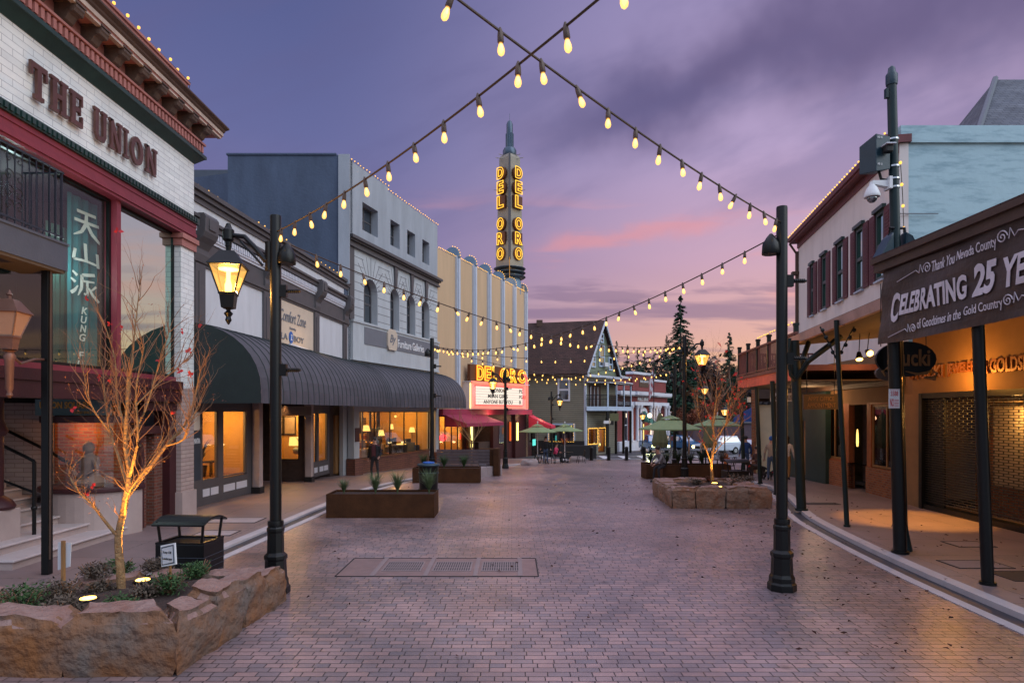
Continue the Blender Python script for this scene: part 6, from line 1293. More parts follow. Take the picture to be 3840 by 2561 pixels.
# porch
pr = thing('corner_porch', 'white trimmed two level porch with black iron railing at the house corner', 'porch', (9, 61, G(61)))
Pa, Pb, Pc = (6.95, 59.7), (9.05, 60.3), (12.3, 65.8)
def ring(z0, z1, w_, m, nm, out=.0):
    mb = MB()
    for p, q_ in ((Pa, Pb), (Pb, Pc)): F_ = Fr(p, q_); mb.T = F_.T; mb.box(0, F_.L, -w_+out, out, z0, z1)
    mb.T = ID; return mb.build(nm, m, pr)
mb = MB(); mb.prism([Pa, Pb, Pc, (10.8, 66.2), (6.9, 60.1)], lambda x, y: (x, y, 3.05), lambda x, y: (x, y, 3.2)); mb.build('deck', 'dark_wood', pr)
ring(2.88, 3.28, .12, 'blue_white', 'deck_edge', .02)
mb = MB(); mb.prism([(6.8, 59.5), (9.1, 60.0), (12.5, 65.8), (10.8, 66.5), (6.9, 60.1)], lambda x, y: (x, y, 5.62-.02*(y-60)), lambda x, y: (x, y, 5.72-.02*(y-60))); mb.build('porch_roof', 'dark_wood', pr)
ring(5.50, 5.72, .12, 'white_paint', 'roof_edge', .15)
F1, F2 = Fr(Pa, Pb), Fr(Pb, Pc)
for F_, s in ((F1, F1.L), (F2, 2.3), (F2, 4.3), (F2, 6.3)):
    MB(F_.T).box(s-.07, s+.07, -.14, .0, 3.2, 5.55).build('upper_post', 'blue_white', pr); MB(F_.T).box(s-.10, s+.10, -.2, .0, -1.6, 2.9).build('lower_post', 'black_metal', pr)
mb = MB()
for F_ in (F1, F2):
    mb.T = F_.T
    for k in range(int(F_.L/.13)): mb.box(.05+k*.13, .08+k*.13, -.06, -.03, 3.3, 4.35)
    mb.box(0, F_.L, -.07, -.02, 4.33, 4.40); mb.box(0, F_.L, -.07, -.02, 3.95, 4.0)
mb.T = ID; mb.build('iron_railing', 'black_iron', pr)
MB(GT).box(.7, 2.9, .04, .08, 3.3, 5.3).build('porch_wall', 'burgundy', pr)
for a in (.8, 1.5, 2.2): MB(GT).box(a, a+.12, .08, .12, 3.3, 5.2).build('door_trim', 'white_paint', pr)
def zf(F, pts): return [F(*p) for p in pts]
fairy_line(zf(GT, [(.5, .05, -.35), (.5, .05, 1.15), (2.3, .05, 1.15), (2.3, .05, -.35), (.5, .05, -.35)]), 'yellow bulbs framing the shop window at the house corner', 'window fairy lights', .12, .036, most=60)
fairy_line(zf(GT, [(2.55, .05, -.6), (2.55, .05, 1.15), (3.9, .05, 1.15), (3.9, .05, -.6)]), 'yellow bulbs framing the door of the house shop', 'window fairy lights', .14, .036, most=40)
h = wh[1]; fairy_line(zf(HT, [(h[0], .1, h[3]), (h[0], .1, h[2]), (h[1], .1, h[2]), (h[1], .1, h[3])]), 'small bulbs edging the wide lower window behind the parasols', 'window fairy lights', .16, .030, most=50)
mb = MB(GT); bs1 = thing('picture_sign', 'black and pale painted sign above the corner shop window', 'sign', GT(3.2, .3, 1.9)); mb.box(2.3, 3.9, .9, .95, 1.5, 2.25); mb.build('board', 'black', bs1); MB(GT).prism([(3.0+.3*math.cos(k*.785), 1.88+.28*math.sin(k*.785)) for k in range(8)], lambda a, z: (a, .95, z), lambda a, z: (a, .97, z)).build('pale_shape', 'sign_cream', bs1)
y = 60.5; hang_board('hanging_sign', 'olive hanging board between the porch posts', atY(2287, y), atY(2320, y), y, zpx(1578, y), zpx(1550, y), 'parasol_dark', (), 'gold', 3.0)
t = thing('post_sign', 'small white rectangular sign at the porch post facing the street', 'sign', (9.0, 59.7, 1.9)); y = 59.8; MB().box(atY(2264, y), atY(2283, y), y-.02, y+.02, zpx(1588, y), zpx(1577, y)).build('plate', 'white', t); MB().box(atY(2273, y)-.03, atY(2273, y)+.03, y+.02, y+.06, G(60), zpx(1580, y)).build('pole', 'black_metal', t)

# ================================================================ library
Lb = Fr((11.5, 71.5), (20.1, 84.0)); T = Lb.T; LL_ = Lb.L
lb = thing('brick_library', 'small red brick public library with white columns and a green arched awning', 'building', (15, 76, G(76)))
gz = G(76)-.1; lp = lambda p: Lb.sp(p)
MB(T).box(0, LL_, -9, 0, gz, 5.3).build('brick_wall', 'library_brick', lb)
mb = MB(T); mb.box(0, LL_, -9, .1, 5.3, 6.6); c0, c1 = lp(2362), lp(2442); mb.box(c0, c1, -.5, .35, 5.25, 7.2); mb.box(0, LL_, .05, .28, 3.95, 4.6); mb.build('parapet', 'library_brick', lb)
mb = MB(T); mb.box(-.1, LL_+.4, -9, .8, 4.75, 5.15); mb.box(-.1, LL_+.2, .1, .5, 3.55, 3.95); mb.box(0, LL_+.05, -9, .2, 6.6, 6.85); mb.box(c0-.2, c1+.2, -.3, 1.05, 4.76, 5.16); mb.box(c0-.1, c1+.1, -.5, .5, 7.2, 7.5); mb.box(c0-.1, c1+.1, .1, .75, 3.56, 3.96); mb.box(-.1, LL_+.1, -.1, .6, gz, .1+gz+1.2); mb.build('white_cornices', 'white_paint', lb)
mb = MB(T)
for k in range(52): mb.box(.1+k*.30, .25+k*.30, .5, .72, 4.62, 4.75)
mb.build('dentils', 'white_wall', lb)
for p in (2352, 2373, 2386, 2424, 2435, 2447, 2457, 2481, 2491):
    s = lp(p); x, y, z = T(s, .55, 0); m_ = MB(); m_.lathe(x, y, [(.26, gz+1.3), (.21, gz+1.45), (.19, 3.1), (.20, 3.15), (.30, 3.3), (.32, 3.55)], 10); m_.build('column', 'white_paint', lb, True)
s = (lp(2386)+lp(2424))/2; R_ = (lp(2424)-lp(2386))/2*.8
mb = MB(T); n = 10
for k in range(n):
    a0_, a1_ = math.pi*k/n, math.pi*(k+1)/n; mb.hexa([(s+r*math.cos(a), .1, 1.7+r*1.3*math.sin(a)) for r, a in ((R_, a0_), (R_, a1_), (R_-.3, a1_), (R_-.3, a0_))], [(s+r*math.cos(a), .4, 1.7+r*1.3*math.sin(a)) for r, a in ((R_, a0_), (R_, a1_), (R_-.3, a1_), (R_-.3, a0_))])
mb.build('arch', 'white_paint', lb)
mb = MB(T); top = (s, .4, 1.7+R_*1.2)
pts = [(s+(R_-.2)*math.cos(math.pi*k/8), .4, 1.7+(R_-.2)*1.15*math.sin(math.pi*k/8)) for k in range(9)]; out = [(s+(R_-.0)*math.cos(math.pi*k/8), 2.0-.9*math.sin(math.pi*k/8), 1.35+.9*R_*math.sin(math.pi*k/8)**2*.6) for k in range(9)]
for k in range(8): mb.q(pts[k], pts[k+1], out[k+1], out[k])
mb.q(*[(a, d, z) for a, d, z in out]); mb.build('green_awning', 'green_cloth', lb, recalc=False)
MB(T).box(s-.9, s+.9, .0, .06, gz+.4, 1.6).build('door', 'dark_wood', lb); MB(T).box(s-.6, s+.6, .06, .08, gz+1.0, 1.3).build('door_glass', 'amber_glow', lb)
for p in (2466, 2343): a = lp(p); window(T, a-.5, a+.5, -.6, 3.1, lb, d=.08, fm='white_paint', gm='glass_dark', w_=.1, bar=.5, name='window')
tb = MB(T).box(lp(2386), lp(2424), .36, .40, 5.75, 6.75).build('name_tablet', 'fascia_brown', lb); text('tablet_letters', 'FREE LIBRARY', T, lp(2389), lp(2421), 6.3, 6.55, .405, 'white_wall', tb, .01, .02)
text('frieze_letters', 'PUBLIC LIBRARY', T, lp(2382), lp(2426), 4.08, 4.52, .32, 'white', lb, .02, .03)
for i, p in enumerate((2389, 2430)):
    x, y, z = T(lp(p), 1.6, 0); t = thing('globe_lamp_post', ('left', 'right')[i]+' white globe lamp before the library door', 'lamp', (x, y, gz), 'globe lamps at the library door'); z = zpx(1558, y); m_ = MB(); m_.lathe(x, y, [(.12, gz), (.05, gz+.3), (.04, z-.3), (.09, z-.24)], 8); m_.build('post', 'black_metal', t); MB().ball((x, y, z), .27, 10).build('globe', 'white_globe', t, True)
light('library_glow', T(s, 1.4, .2), 160, (1, .62, .35), .3, parent=lb)
fl = thing('flagpole', 'thin pole with a furled red and white striped flag by the library', 'flag', (atY(2452, 74), 74, gz)); x, y = atY(2452, 74), 74; MB().tube([(x, y, gz), (x, y, 8.1)], .05, 6).build('pole', 'burgundy', fl)
mb = MB(); 
for k in range(5):
    a = Vector((x-.05, y, 7.9-.1*k)); 
    for j in range(5): mb.cur = (j+k) % 2; mb.q((x-.12*j, y+.05*math.sin(j), 8.0-.35*j-.3*k*.3), (x-.12*(j+1), y+.05*math.sin(j+1), 8.0-.35*(j+1)-.3*k*.3), (x-.12*(j+1), y, 7.55-.35*(j+1)-.5*k), (x-.12*j, y, 7.55-.35*j-.5*k))
mb.build('flag', ['flag_red', 'white_wall'], fl, recalc=False)

# ================================================================ distance: walls, trees
fbk = thing('low_brown_building', 'long low mauve brown building across the far street', 'building', (30, 92, G(92))); mb = MB(); mb.box(26, 60, 92, 100, G(92)-.3, zpx(1588, 92)); mb.build('wall', 'far_building', fbk); MB().box(25.8, 60.2, 91.8, 100, zpx(1588, 92), zpx(1583, 92)).build('coping', 'grey_trim', fbk)
mb = MB(); rnd = random.Random(9)
hx = [(-400, 5), (-100, 9), (-30, 12), (10, 14), (30, 15), (60, 14), (110, 16), (400, 9)]
for (xa, za), (xb, zb_) in zip(hx[:-1], hx[1:]): mb.q((xa, 170, -8), (xb, 170, -8), (xb, 230, zb_), (xa, 230, za))
mb.build('hill', 'far_wood')['kind'] = 'structure'
def crown_faces(mb, c, r, n, rnd, size, flat=1.):
    for _ in range(n):
        while True:
            p = Vector((rnd.uniform(-1, 1), rnd.uniform(-1, 1), rnd.uniform(-1, 1)))
            if p.length < 1: break
        p = Vector((c[0]+p.x*r, c[1]+p.y*r, c[2]+p.z*r*flat)); a = rnd.uniform(0, 6.28); b = rnd.uniform(-.9, .9); u_ = Vector((math.cos(a), math.sin(a), b))*size*rnd.uniform(.5, 1.3); v_ = Vector((-math.sin(a)*.6, math.cos(a)*.6, rnd.uniform(-.6, .6)))*size*rnd.uniform(.3, .8)
        mb.q(tuple(p), tuple(p+u_*.5+v_*.5), tuple(p+u_), tuple(p+u_*.5-v_*.5))
def conifer(x, y, ztop, rad, label, seed, n=2600, m='conifer', base=None, lean=0):
    rnd = random.Random(seed); z0 = G(y)-.5 if base is None else base; Ht = ztop-z0
    t = thing('conifer_tree', label, 'tree', (x, y, z0), 'conifers behind the far buildings'); MB().tube([(x, y, z0), (x, y, z0+Ht*.5), (x, y, ztop-.2)], [Ht*.022, Ht*.012, .03], 6).build('trunk', 'dark_wood', t)
    mb = MB(); tiers = int(Ht*1.6)
    br = []
    for k in range(tiers*7):
        f = rnd.random()**.8; z = z0+Ht*(.04+.96*f); r = rad*1.6*(1-f)**.8*rnd.uniform(.5, 1.15)+.04; br.append((z, r, rnd.uniform(0, 6.28)))
    per = max(3, n//len(br))
    for z, r, a in br:
        for j in range(per):
            q_ = rnd.uniform(.15, 1); px_, py_ = x+math.cos(a)*r*q_, y+math.sin(a)*r*q_; pz = z-.28*r*q_+rnd.uniform(-.15, .15)
            s_ = rnd.uniform(.25, .6)*(.6+Ht/40)*(1.15-.85*(z-z0)/Ht); aa = a+rnd.uniform(-.7, .7); u_ = Vector((math.cos(aa), math.sin(aa), rnd.uniform(-.5, .15)))*s_; v_ = Vector((-math.sin(aa), math.cos(aa), rnd.uniform(-.5, .5)))*s_*.45; p = Vector((px_, py_, pz)); mb.q(tuple(p-u_*.3), tuple(p+v_), tuple(p+u_), tuple(p-v_))
    mb.build('crown', m, t, recalc=False)
Yt = 112
def CT_(px_, py_, w_, label, seed, Y=Yt, n=2600): conifer(atY(px_, Y), Y, zpx(py_, Y), w_*Y/2400/2, label, seed, n)
CT_(2552, 1108, 165, 'tallest dark conifer in the distance, left of the arm lamp post', 1, 100, 16000); CT_(2735, 1250, 110, 'tall conifer right of the distant street lamp', 2, 100, 10000)
for i, (p, q_, w_, lb_) in enumerate(((2312, 1280, 70, 'short conifer just behind the house gable'), (2352, 1295, 72, 'second conifer right of the house gable'), (2392, 1305, 70, 'third small conifer above the library'), (2416, 1312, 60, 'thin conifer above the library name tablet'), (2452, 1325, 80, 'low conifer left of the tallest conifer'), (2500, 1260, 90, 'conifer half hidden by the tallest conifer'), (2600, 1290, 90, 'conifer just right of the tallest conifer'), (2660, 1400, 90, 'low dark conifer behind the distant street lamp'), (2775, 1330, 90, 'conifer behind the red balcony corner'))):
    CT_(p, q_, w_, lb_, 10+i, 112+2*i, 2600)
rnd = random.Random(31); mb = MB()
for i in range(52):
    px_ = 2230+i*13+rnd.uniform(-12, 12); Y = rnd.uniform(118, 150); top = rnd.uniform(1330, 1410) if px_ < 2480 or px_ > 2660 else rnd.uniform(1300, 1400)
    z1 = zpx(top, Y); 
    for k in range(5): crown_faces(mb, (atY(px_, Y)+rnd.uniform(-2, 2), Y, -3+(z1+3)*(k+.5)/5.5), 3.2, 120, rnd, 1.3, 1)
mb.build('distant_woodland', 'far_wood', None, recalc=False); bpy.data.objects['distant_woodland']['kind'] = 'stuff'; tag(bpy.data.objects['distant_woodland'], 'dark mass of woodland beyond the library and the far street', 'woodland')
def branch(mb, p, d, r, L, depth, rnd, ends, up=.12, seg=3, kink=.22, split=(2, 3), lmul=(.55, .8)):
    pts = [p]; rs = [r]
    for k in range(seg):
        d = (d+Vector((rnd.uniform(-kink, kink), rnd.uniform(-kink, kink), rnd.uniform(-kink, kink)+up))).normalized(); p = p+d*L/seg; pts.append(p); rs.append(r*(1-.45*(k+1)/seg))
    mb.tube([tuple(q_) for q_ in pts], rs, 5 if r < .02 else 7, caps=False)
    if depth == 0: ends.append((p, d)); return
    for k in range(rnd.randint(*split)):
        q_ = pts[-1] if k == 0 else pts[rnd.randint(1, seg)]; dd = (d+Vector((rnd.uniform(-.9, .9), rnd.uniform(-.9, .9), rnd.uniform(-.2, .6)))).normalized(); branch(mb, q_, dd, rs[-1]*.75, L*rnd.uniform(*lmul), depth-1, rnd, ends, up, seg, kink, split, lmul)
def bare_tree(x, y, z0, H, label, seed, leaf=None, nleaf=0, m='twig', cat='tree', depth=4, r=.06, lsize=.1, group=None, spread=.5):
    rnd = random.Random(seed); t = thing('bare_tree', label, cat, (x, y, z0), group); mb = MB(); ends = []
    p = Vector((x, y, z0)); top = p+Vector((0, 0, H*.35)); mb.tube([tuple(p), tuple(p+Vector((.02, 0, H*.18))), tuple(top)], [r*1.3, r*1.05, r], 8)
    for k in range(5): a = k*1.257+rnd.uniform(-.3, .3); branch(mb, top-Vector((0, 0, rnd.uniform(0, H*.08))), Vector((math.cos(a)*spread, math.sin(a)*spread, .8)).normalized(), r*.6, H*.26, depth, rnd, ends)
    mb.build('limbs', m, t, recalc=False)
    if leaf:
        lf = MB()
        for _ in range(nleaf):
            e, d = rnd.choice(ends); q_ = e+Vector([rnd.gauss(0, .12) for _ in range(3)]); crown_faces(lf, q_, .05, 1, rnd, lsize)
        lf.build('leaves', leaf, t, recalc=False)
    return t
bare_tree(atY(2675, 88), 88, G(88), 17, 'wispy bare tree between the two tall conifers', 5, None, 0, 'twig', depth=4, r=.16)
bare_tree(atY(2440, 84), 90, G(88), 13, 'bare pale tree at the right end of the library', 6, None, 0, 'twig', depth=4, r=.12)
for i, (p, Y, Hh, lb_) in enumerate(((2583, 62, 4.6, 'rust leaved small tree behind the green parasols'), (2640, 80, 5.5, 'dark autumn tree beyond the lamps'), (2700, 84, 7, 'tall autumn tree behind the white car'))):
    bare_tree(atY(p, Y), Y, G(Y), Hh, lb_, 40+i, 'autumn', 1500, 'twig', depth=3, r=.07, lsize=.28)
# ================================================================ lamp posts and string lights
def lamp_post(px_, Y, H_, label, arm=0, lit=True, scale=1., x=None, group='black street poles', power=60, speaker=True):
    x = atY(px_, Y) if x is None else x; y = Y; g = G(Y); m = 'black_metal'
    t = thing('lamp_post' if arm else 'string_light_pole', label, 'lamp post' if arm else 'pole', (x, y, g), group)
    b = MB(); b.lathe(x, y, [(.215, g), (.215, g+.10), (.19, g+.13), (.19, g+.20), (.165, g+.25), (.155, g+.50), (.17, g+.53), (.17, g+.58), (.125, g+.62), (.12, g+.92), (.13, g+.95), (.13, g+.99), (.10, g+1.03)], 8, .39); b.build('base', m, t, bevel=.006)
    b = MB(); b.lathe(x, y, [(.085, g+1.0), (.082, g+H_-.02), (.078, g+H_)], 16); b.build('shaft', m, t, True)
    b = MB(); b.lathe(x, y, [(.115, g+1.02), (.12, g+1.06), (.115, g+1.10)], 14); b.build('collar', m, t, True)
    for z in (g+H_-1.15, g+H_-2.35):
        b = MB(); b.box(x+.07, x+.17, y-.04, y+.04, z-.09, z+.09); b.tube([(x+.15, y, z), (x+.38, y, z)], .022, 6)
        for k in range(6): b.tube([(x+.19+k*.03, y, z), (x+.20+k*.03, y, z)], .036, 8)
        b.build('banner_bracket', m, t)
    if speaker: b = MB(); b.lathe(x-.0+(-.17 if not arm else .17*(-arm)), y, [(.02, g+H_-.42), (.07, g+H_-.48), (.13, g+H_-.58), (.14, g+H_-.72), (.13, g+H_-.74)], 10); b.build('small_floodlight', m, t, True)
    if arm:
        ax = arm*.72
        b = MB(); zt = g+H_-.32; pts = [(x, y, zt-.38), (x+ax*.22, y, zt-.36), (x+ax*.42, y, zt-.18), (x+ax*.66, y, zt), (x+ax, y, zt+.03)]; b.tube([tuple(Vector(p)) for p in pts], [.05, .045, .04, .038, .035], 8)
        b.tube([(x+arm*.10, y, zt-.52), (x+arm*.10, y, zt-.08)], .06, 6); b.tube([(x+arm*.2, y, zt-.44), (x+ax*.5, y, zt-.26), (x+ax*.75, y, zt-.07)], .02, 5); b.build('arm', m, t, True)
        b = MB(); b.lathe(x+ax, y, [(.03, zt+.20), (.04, zt+.17), (.06, zt+.12), (.085, zt+.10), (.085, zt-.05), (.05, zt-.08), (.035, zt-.22)][::-1], 10); b.build('finial_box', m, t, True)
        lantern(None, x+ax, y, zt-.46, .95, parent=t, lit=True)
        b = MB(); zb_ = zt-.46-.64; b.lathe(x+ax, y, [(.05, zb_+.02), (.03, zb_-.03), (.07, zb_-.07), (.035, zb_-.12), (.05, zb_-.17), (.01, zb_-.24)], 8); b.build('drop_finial', m, t, True)
        if power: light('lantern_light', (x+ax, y, zt-.75), power, (1, .60, .24), .08, parent=t)
    return (x, y, g+H_)
L1 = lamp_post(1033, 9.75, 5.74, 'large black lamp post with a lit lantern beside the near stone planter', -1, x=-3.6, power=260)
R1 = lamp_post(2932, 9.92, 5.93, 'large black pole without a lantern on the right of the brick street', 0)
L2 = lamp_post(1620, 26.1, 5.9, 'plain black pole behind the dark round litter bin', 0)
R2 = lamp_post(2567, 26.3, 6.0, 'black lamp post with its lantern to the right, between the green parasols', 1, power=150)
L3 = lamp_post(1895, 37, 5.75, 'black lamp post with its lantern in front of the theatre marquee', -1, power=110)
R3 = lamp_post(2530, 34.5, 5.7, 'thin plain black pole behind the left green parasol on the right', 0)
L4 = lamp_post(2068, 55, 5.6, 'distant black lamp post in front of the clapboard house', 1, power=80)
for (px_, py_, Y, lb_) in ((2643, 1468, 52, 'distant lantern glowing through the small red leaved tree'), (2718, 1548, 50, 'low street lantern right of the young tree'), (2410, 1565, 62, 'low street lantern between the two globe lamps')):
    x, g, z = atY(px_, Y), G(Y), zpx(py_, Y); t = thing('street_lantern', lb_, 'lamp post', (x, Y, g), 'distant street lanterns'); b = MB(); b.lathe(x, Y, [(.14, g), (.12, g+.6), (.05, g+.7), (.045, z-.55)], 8); b.build('post', 'black_metal', t)
    lantern(None, x, Y, z+.22, .95, parent=t, glow='white_globe' if py_ > 1500 else 'lantern_glow')
def strand(A, B, sag, label, step=.52, end_off=.35, bump=0., dz0=-.30, dz1=-.30, rnd_seed=1, inset0=.25, inset1=.25):
    A = Vector(A)+Vector((0, 0, dz0)); B = Vector(B)+Vector((0, 0, dz1)); t = thing('string_lights', label, 'string lights', A, 'café string lights over the street')
    rnd = random.Random(rnd_seed); L = (B-A).length; P = lambda f: A.lerp(B, f)+Vector((0, 0, -4*sag*f*(1-f)))
    MB().tube([tuple(P(k/40)) for k in range(41)], .011, 5).build('cable', 'cable', t); n = int((L-inset0-inset1)/step); base = None
    for k in range(n+1):
        f = (inset0+k*step)/L; p = P(f)
        if base is None:
            s = MB(); s.lathe(A.x, A.y, [(.008, A.z+.03), (.020, A.z), (.024, A.z-.03), (.026, A.z-.085), (.022, A.z-.09)], 8); so_ = s.build('bulb_socket', 'bracket_brown', t, True)
            g = MB(); g.lathe(A.x, A.y, [(.012, A.z-.088), (.017, A.z-.10), (.027, A.z-.13), (.030, A.z-.155), (.024, A.z-.177), (.008, A.z-.19)], 10); go = g.build('glass_bulb', 'bulb_glass', so_, True); h = MB(); h.lathe(A.x, A.y, [(.005, A.z-.095), (.013, A.z-.12), (.015, A.z-.155), (.004, A.z-.172)], 6); h.build('filament', 'filament', so_)
            base = so_; o = so_
        else: o = copy_tree(base, parent=t)
        o.location = p-A; o.rotation_euler = (rnd.gauss(0, .12), rnd.gauss(0, .14), 0)
        if rnd.random() < .06: o.rotation_euler = (rnd.uniform(-.8, .8), rnd.uniform(-1, 1), 0)
    return t
strand(R1, (-4.0, 0.6, 6.35), .28, 'near strand of large bulbs rising left from the big right pole over the viewer', .52, dz0=-.25, dz1=0, rnd_seed=3)
strand(L1, (3.75, .6, 6.5), .42, 'near strand of large bulbs rising right from the big left lamp post over the viewer', .56, dz0=-.25, dz1=0, rnd_seed=4)
strand(L1, R2, .72, 'long strand from the near left lamp post across to the lamp post among the parasols', .52, rnd_seed=5, dz0=-.35)
strand(R1, L2, .80, 'long strand from the near right pole across to the pole behind the litter bin', .52, rnd_seed=6, dz0=-.4)
strand(L2, R3, .78, 'middle strand from the pole by the litter bin toward the thin far pole', .55, rnd_seed=7)
strand(R2, L3, .65, 'middle strand from the parasol lamp post to the lamp post at the marquee', .55, rnd_seed=8)
strand(L2, R2, .55, 'straight strand crossing the street between the two middle poles', .6, rnd_seed=9, dz0=-.35)
strand(L3, R3, .55, 'lower far strand between the marquee lamp post and the thin far pole', .55, rnd_seed=10)

# ================================================================ stone planters
def rough_block(name, pts, z0, z1, seed, parent, m=('quarry_stone', 'quarry_top'), bulge=.05):
    """irregular quarried block standing on a four-cornered footprint"""
    rnd = random.Random(seed); bm = bmesh.new(); n = 9; k = 5
    c = sum((Vector(p) for p in pts), Vector((0, 0)))/4
    def P(u_, v_): a = Vector(pts[0]).lerp(Vector(pts[1]), u_); b = Vector(pts[3]).lerp(Vector(pts[2]), u_); return a.lerp(b, v_)
    base = bmesh.ops.create_cube(bm, size=1); bmesh.ops.subdivide_edges(bm, edges=bm.edges[:], cuts=11, use_grid_fill=True)
    ph = [rnd.uniform(0, 6.28) for _ in range(6)]; tilt = (rnd.uniform(-.02, .02), rnd.uniform(-.02, .02)); from mathutils import noise
    for v in bm.verts:
        u_, w_, h_ = v.co.x+.5, v.co.y+.5, v.co.z+.5
        p = P(u_, w_); q_ = Vector((p.x, p.y, z0+(z1-z0)*h_)); q_.z += ((u_-.5)*tilt[0]+(w_-.5)*tilt[1])*2*h_
        dirv = Vector((p.x-c.x, p.y-c.y, 0)); edge = max(abs(u_-.5), abs(w_-.5))*2
        nz = noise.noise(q_*2.2+Vector((seed, 0, 0)))*.06+noise.noise(q_*6+Vector((0, seed, 0)))*.035+noise.noise(q_*15)*.016
        if dirv.length > 1e-4: q_ += dirv.normalized()*(nz*(1.0)+bulge*math.sin(math.pi*h_)*edge-.05*(edge > .95)*(h_ > .98))
        if h_ > .9: q_.z += noise.noise(q_*3+Vector((9, seed, 0)))*.05+noise.noise(q_*9)*.015-(.05 if edge > .97 else 0)
        v.co = q_
    mb = MB(); mb.v = [v.co.copy() for v in bm.verts]; bm.verts.index_update(); mb.f = [tuple(v.index for v in f.verts) for f in bm.faces]
    bm.normal_update(); mb.m = [1 if f.normal.z > .75 else 0 for f in bm.faces]; bm.free()
    return mb.build(name, list(m), parent, True)
def off_quads(poly, w_, splits, gap=.02):
    out = []; n = len(poly); A = [Vector(p) for p in poly]; cen = sum(A, Vector((0, 0)))/n
    inn = []
    for i in range(n):
        a, b, c = A[i-1], A[i], A[(i+1) % n]; d1 = (b-a).normalized(); d2 = (c-b).normalized(); n1 = Vector((-d1.y, d1.x)); n2 = Vector((-d2.y, d2.x))
        if n1.dot(cen-b) < 0: n1 = -n1
        if n2.dot(cen-b) < 0: n2 = -n2
        s = (n1+n2).normalized(); inn.append(b+s*(w_/max(.4, s.dot(n1))))
    for i in range(n):
        a, b, ia, ib = A[i], A[(i+1) % n], inn[i], inn[(i+1) % n]; ss = [0]+splits[i]+[1]
        for f0, f1 in zip(ss[:-1], ss[1:]):
            g = gap/(b-a).length; out.append([tuple(a.lerp(b, f0+g)), tuple(a.lerp(b, f1-g)), tuple(ia.lerp(ib, f1-g)), tuple(ia.lerp(ib, f0+g))])
    return out, inn
def soil_bed(inn, z, parent, seed=1):
    from mathutils import noise
    xs = [p.x for p in inn]; ys = [p.y for p in inn]; mb = MB(); n = 26
    cen = sum(inn, Vector((0, 0)))/len(inn)
    def h(p): return z+.05*noise.noise(Vector((p.x*1.5, p.y*1.5, seed)))+.03*noise.noise(Vector((p.x*9, p.y*9, seed)))
    ringn = []
    for k in range(9):
        ringn.append([])
        for i in range(len(inn)):
            for j in range(8): q_ = inn[i].lerp(inn[(i+1) % len(inn)], j/8); q_ = cen.lerp(q_, k/8*1.06); ringn[-1].append((q_.x, q_.y, h(q_)+.05*(1-k/8)))
    for k in range(8):
        m_ = len(ringn[k])
        for i in range(m_): mb.q(ringn[k][i], ringn[k][(i+1) % m_], ringn[k+1][(i+1) % m_], ringn[k+1][i])
    return mb.build('soil', 'soil', parent, True, recalc=False)
pl = thing('stone_planter', 'large near planter of rough quarried sandstone blocks filled with bark mulch', 'planter', (-4.6, 7.9, 0))
poly = [(-6.2, 6.62), (-3.50, 6.66), (-3.30, 9.28), (-5.2, 9.15), (-6.6, 7.9)]
quads, inn = off_quads(poly, .42, [[.57], [.30, .56, .80], [.5], [.5], [.5]], .032)
for i, q_ in enumerate(quads): rough_block('sandstone_block', q_, -.02, (.64, .67, .62, .66, .60, .52, .50, .5, .52, .5, .62, .6)[i], 3+i, pl)
soil_bed(inn, .46, pl, 3)
def shrub(x, y, z, r, label, seed, m='shrub', n=700, flat=.7, size=.05):
    rnd = random.Random(seed); t = thing('shrub', label, 'shrub', (x, y, z), 'low shrubs in the stone planters'); mb = MB()
    for k in range(9): a = rnd.uniform(0, 6.28); mb.tube([(x, y, z), (x+r*.6*math.cos(a), y+r*.6*math.sin(a), z+r*rnd.uniform(.4, .9))], .006, 4)
    mb.build('stems', 'twig', t); mb = MB()
    for k in range(7): a = rnd.uniform(0, 6.28); q_ = rnd.uniform(.0, .55)*r; crown_faces(mb, (x+q_*math.cos(a), y+q_*math.sin(a), z+r*.42*rnd.uniform(.7, 1.3)), r*.55, n//7, rnd, size, flat)
    mb.build('leaves', m, t, recalc=False); return t
def at(px_, py_, z): Y = 2400*(CAMH-z)/(py_-1545); return atY(px_, Y), Y
for i, (px_, py_, r, m, lb_) in enumerate(((470, 2292, .26, 'shrub', 'dark green low shrub at the front of the near planter'), (640, 2215, .30, 'shrub', 'green shrub below the small painted sign'), (240, 2235, .32, 'shrub_dry', 'brown leaved shrub beside the wooden stake'), (80, 2280, .36, 'shrub', 'spreading green ground cover at the left edge of the near planter'), (350, 2170, .30, 'shrub_dry', 'dry purple shrub behind the tree trunk at left'), (545, 2230, .22, 'shrub_dry', 'thin dry shrub right of the tree trunk'), (745, 2155, .26, 'shrub', 'small green shrub at the back corner of the near planter'), (455, 2140, .24, 'shrub', 'green shrub hidden behind the tree trunk'), (230, 2300, .28, 'shrub_dry', 'grey brown creeping shrub left of the round ground light'), (590, 2135, .25, 'shrub_dry', 'brown twiggy shrub in front of the metal litter bin'), (370, 2215, .2, 'shrub_dry', 'low dark shrub left of the glowing ground light'))):
    x, y = at(px_, py_, .5); shrub(x, y, .46, r, lb_, i+2, m, 900)
def uplight(x, y, z, lb_, e=22, rx=0., ry=0., spot=100, g='garden lights in the planters'):
    t = thing('ground_light', lb_, 'ground light', (x, y, z), g); b = MB(); b.lathe(x, y, [(.11, z-.05), (.12, z+.02), (.10, z+.03)], 12); b.build('housing', 'black_metal', t); b = MB(); b.lathe(x, y, [(.09, z+.032), (.085, z+.038)], 12); b.build('lens', 'uplight', t)
    light('up_beam', (x, y, z+.08), e, (1, .46, .08), .04, 'SPOT', rot=(R(180)+rx, ry, 0), spot=spot, parent=t)
x, y = at(330, 2252, .5); uplight(x, y, .50, 'round glowing ground light in the mulch left of the trunk', 850, 0, R(18), 75)
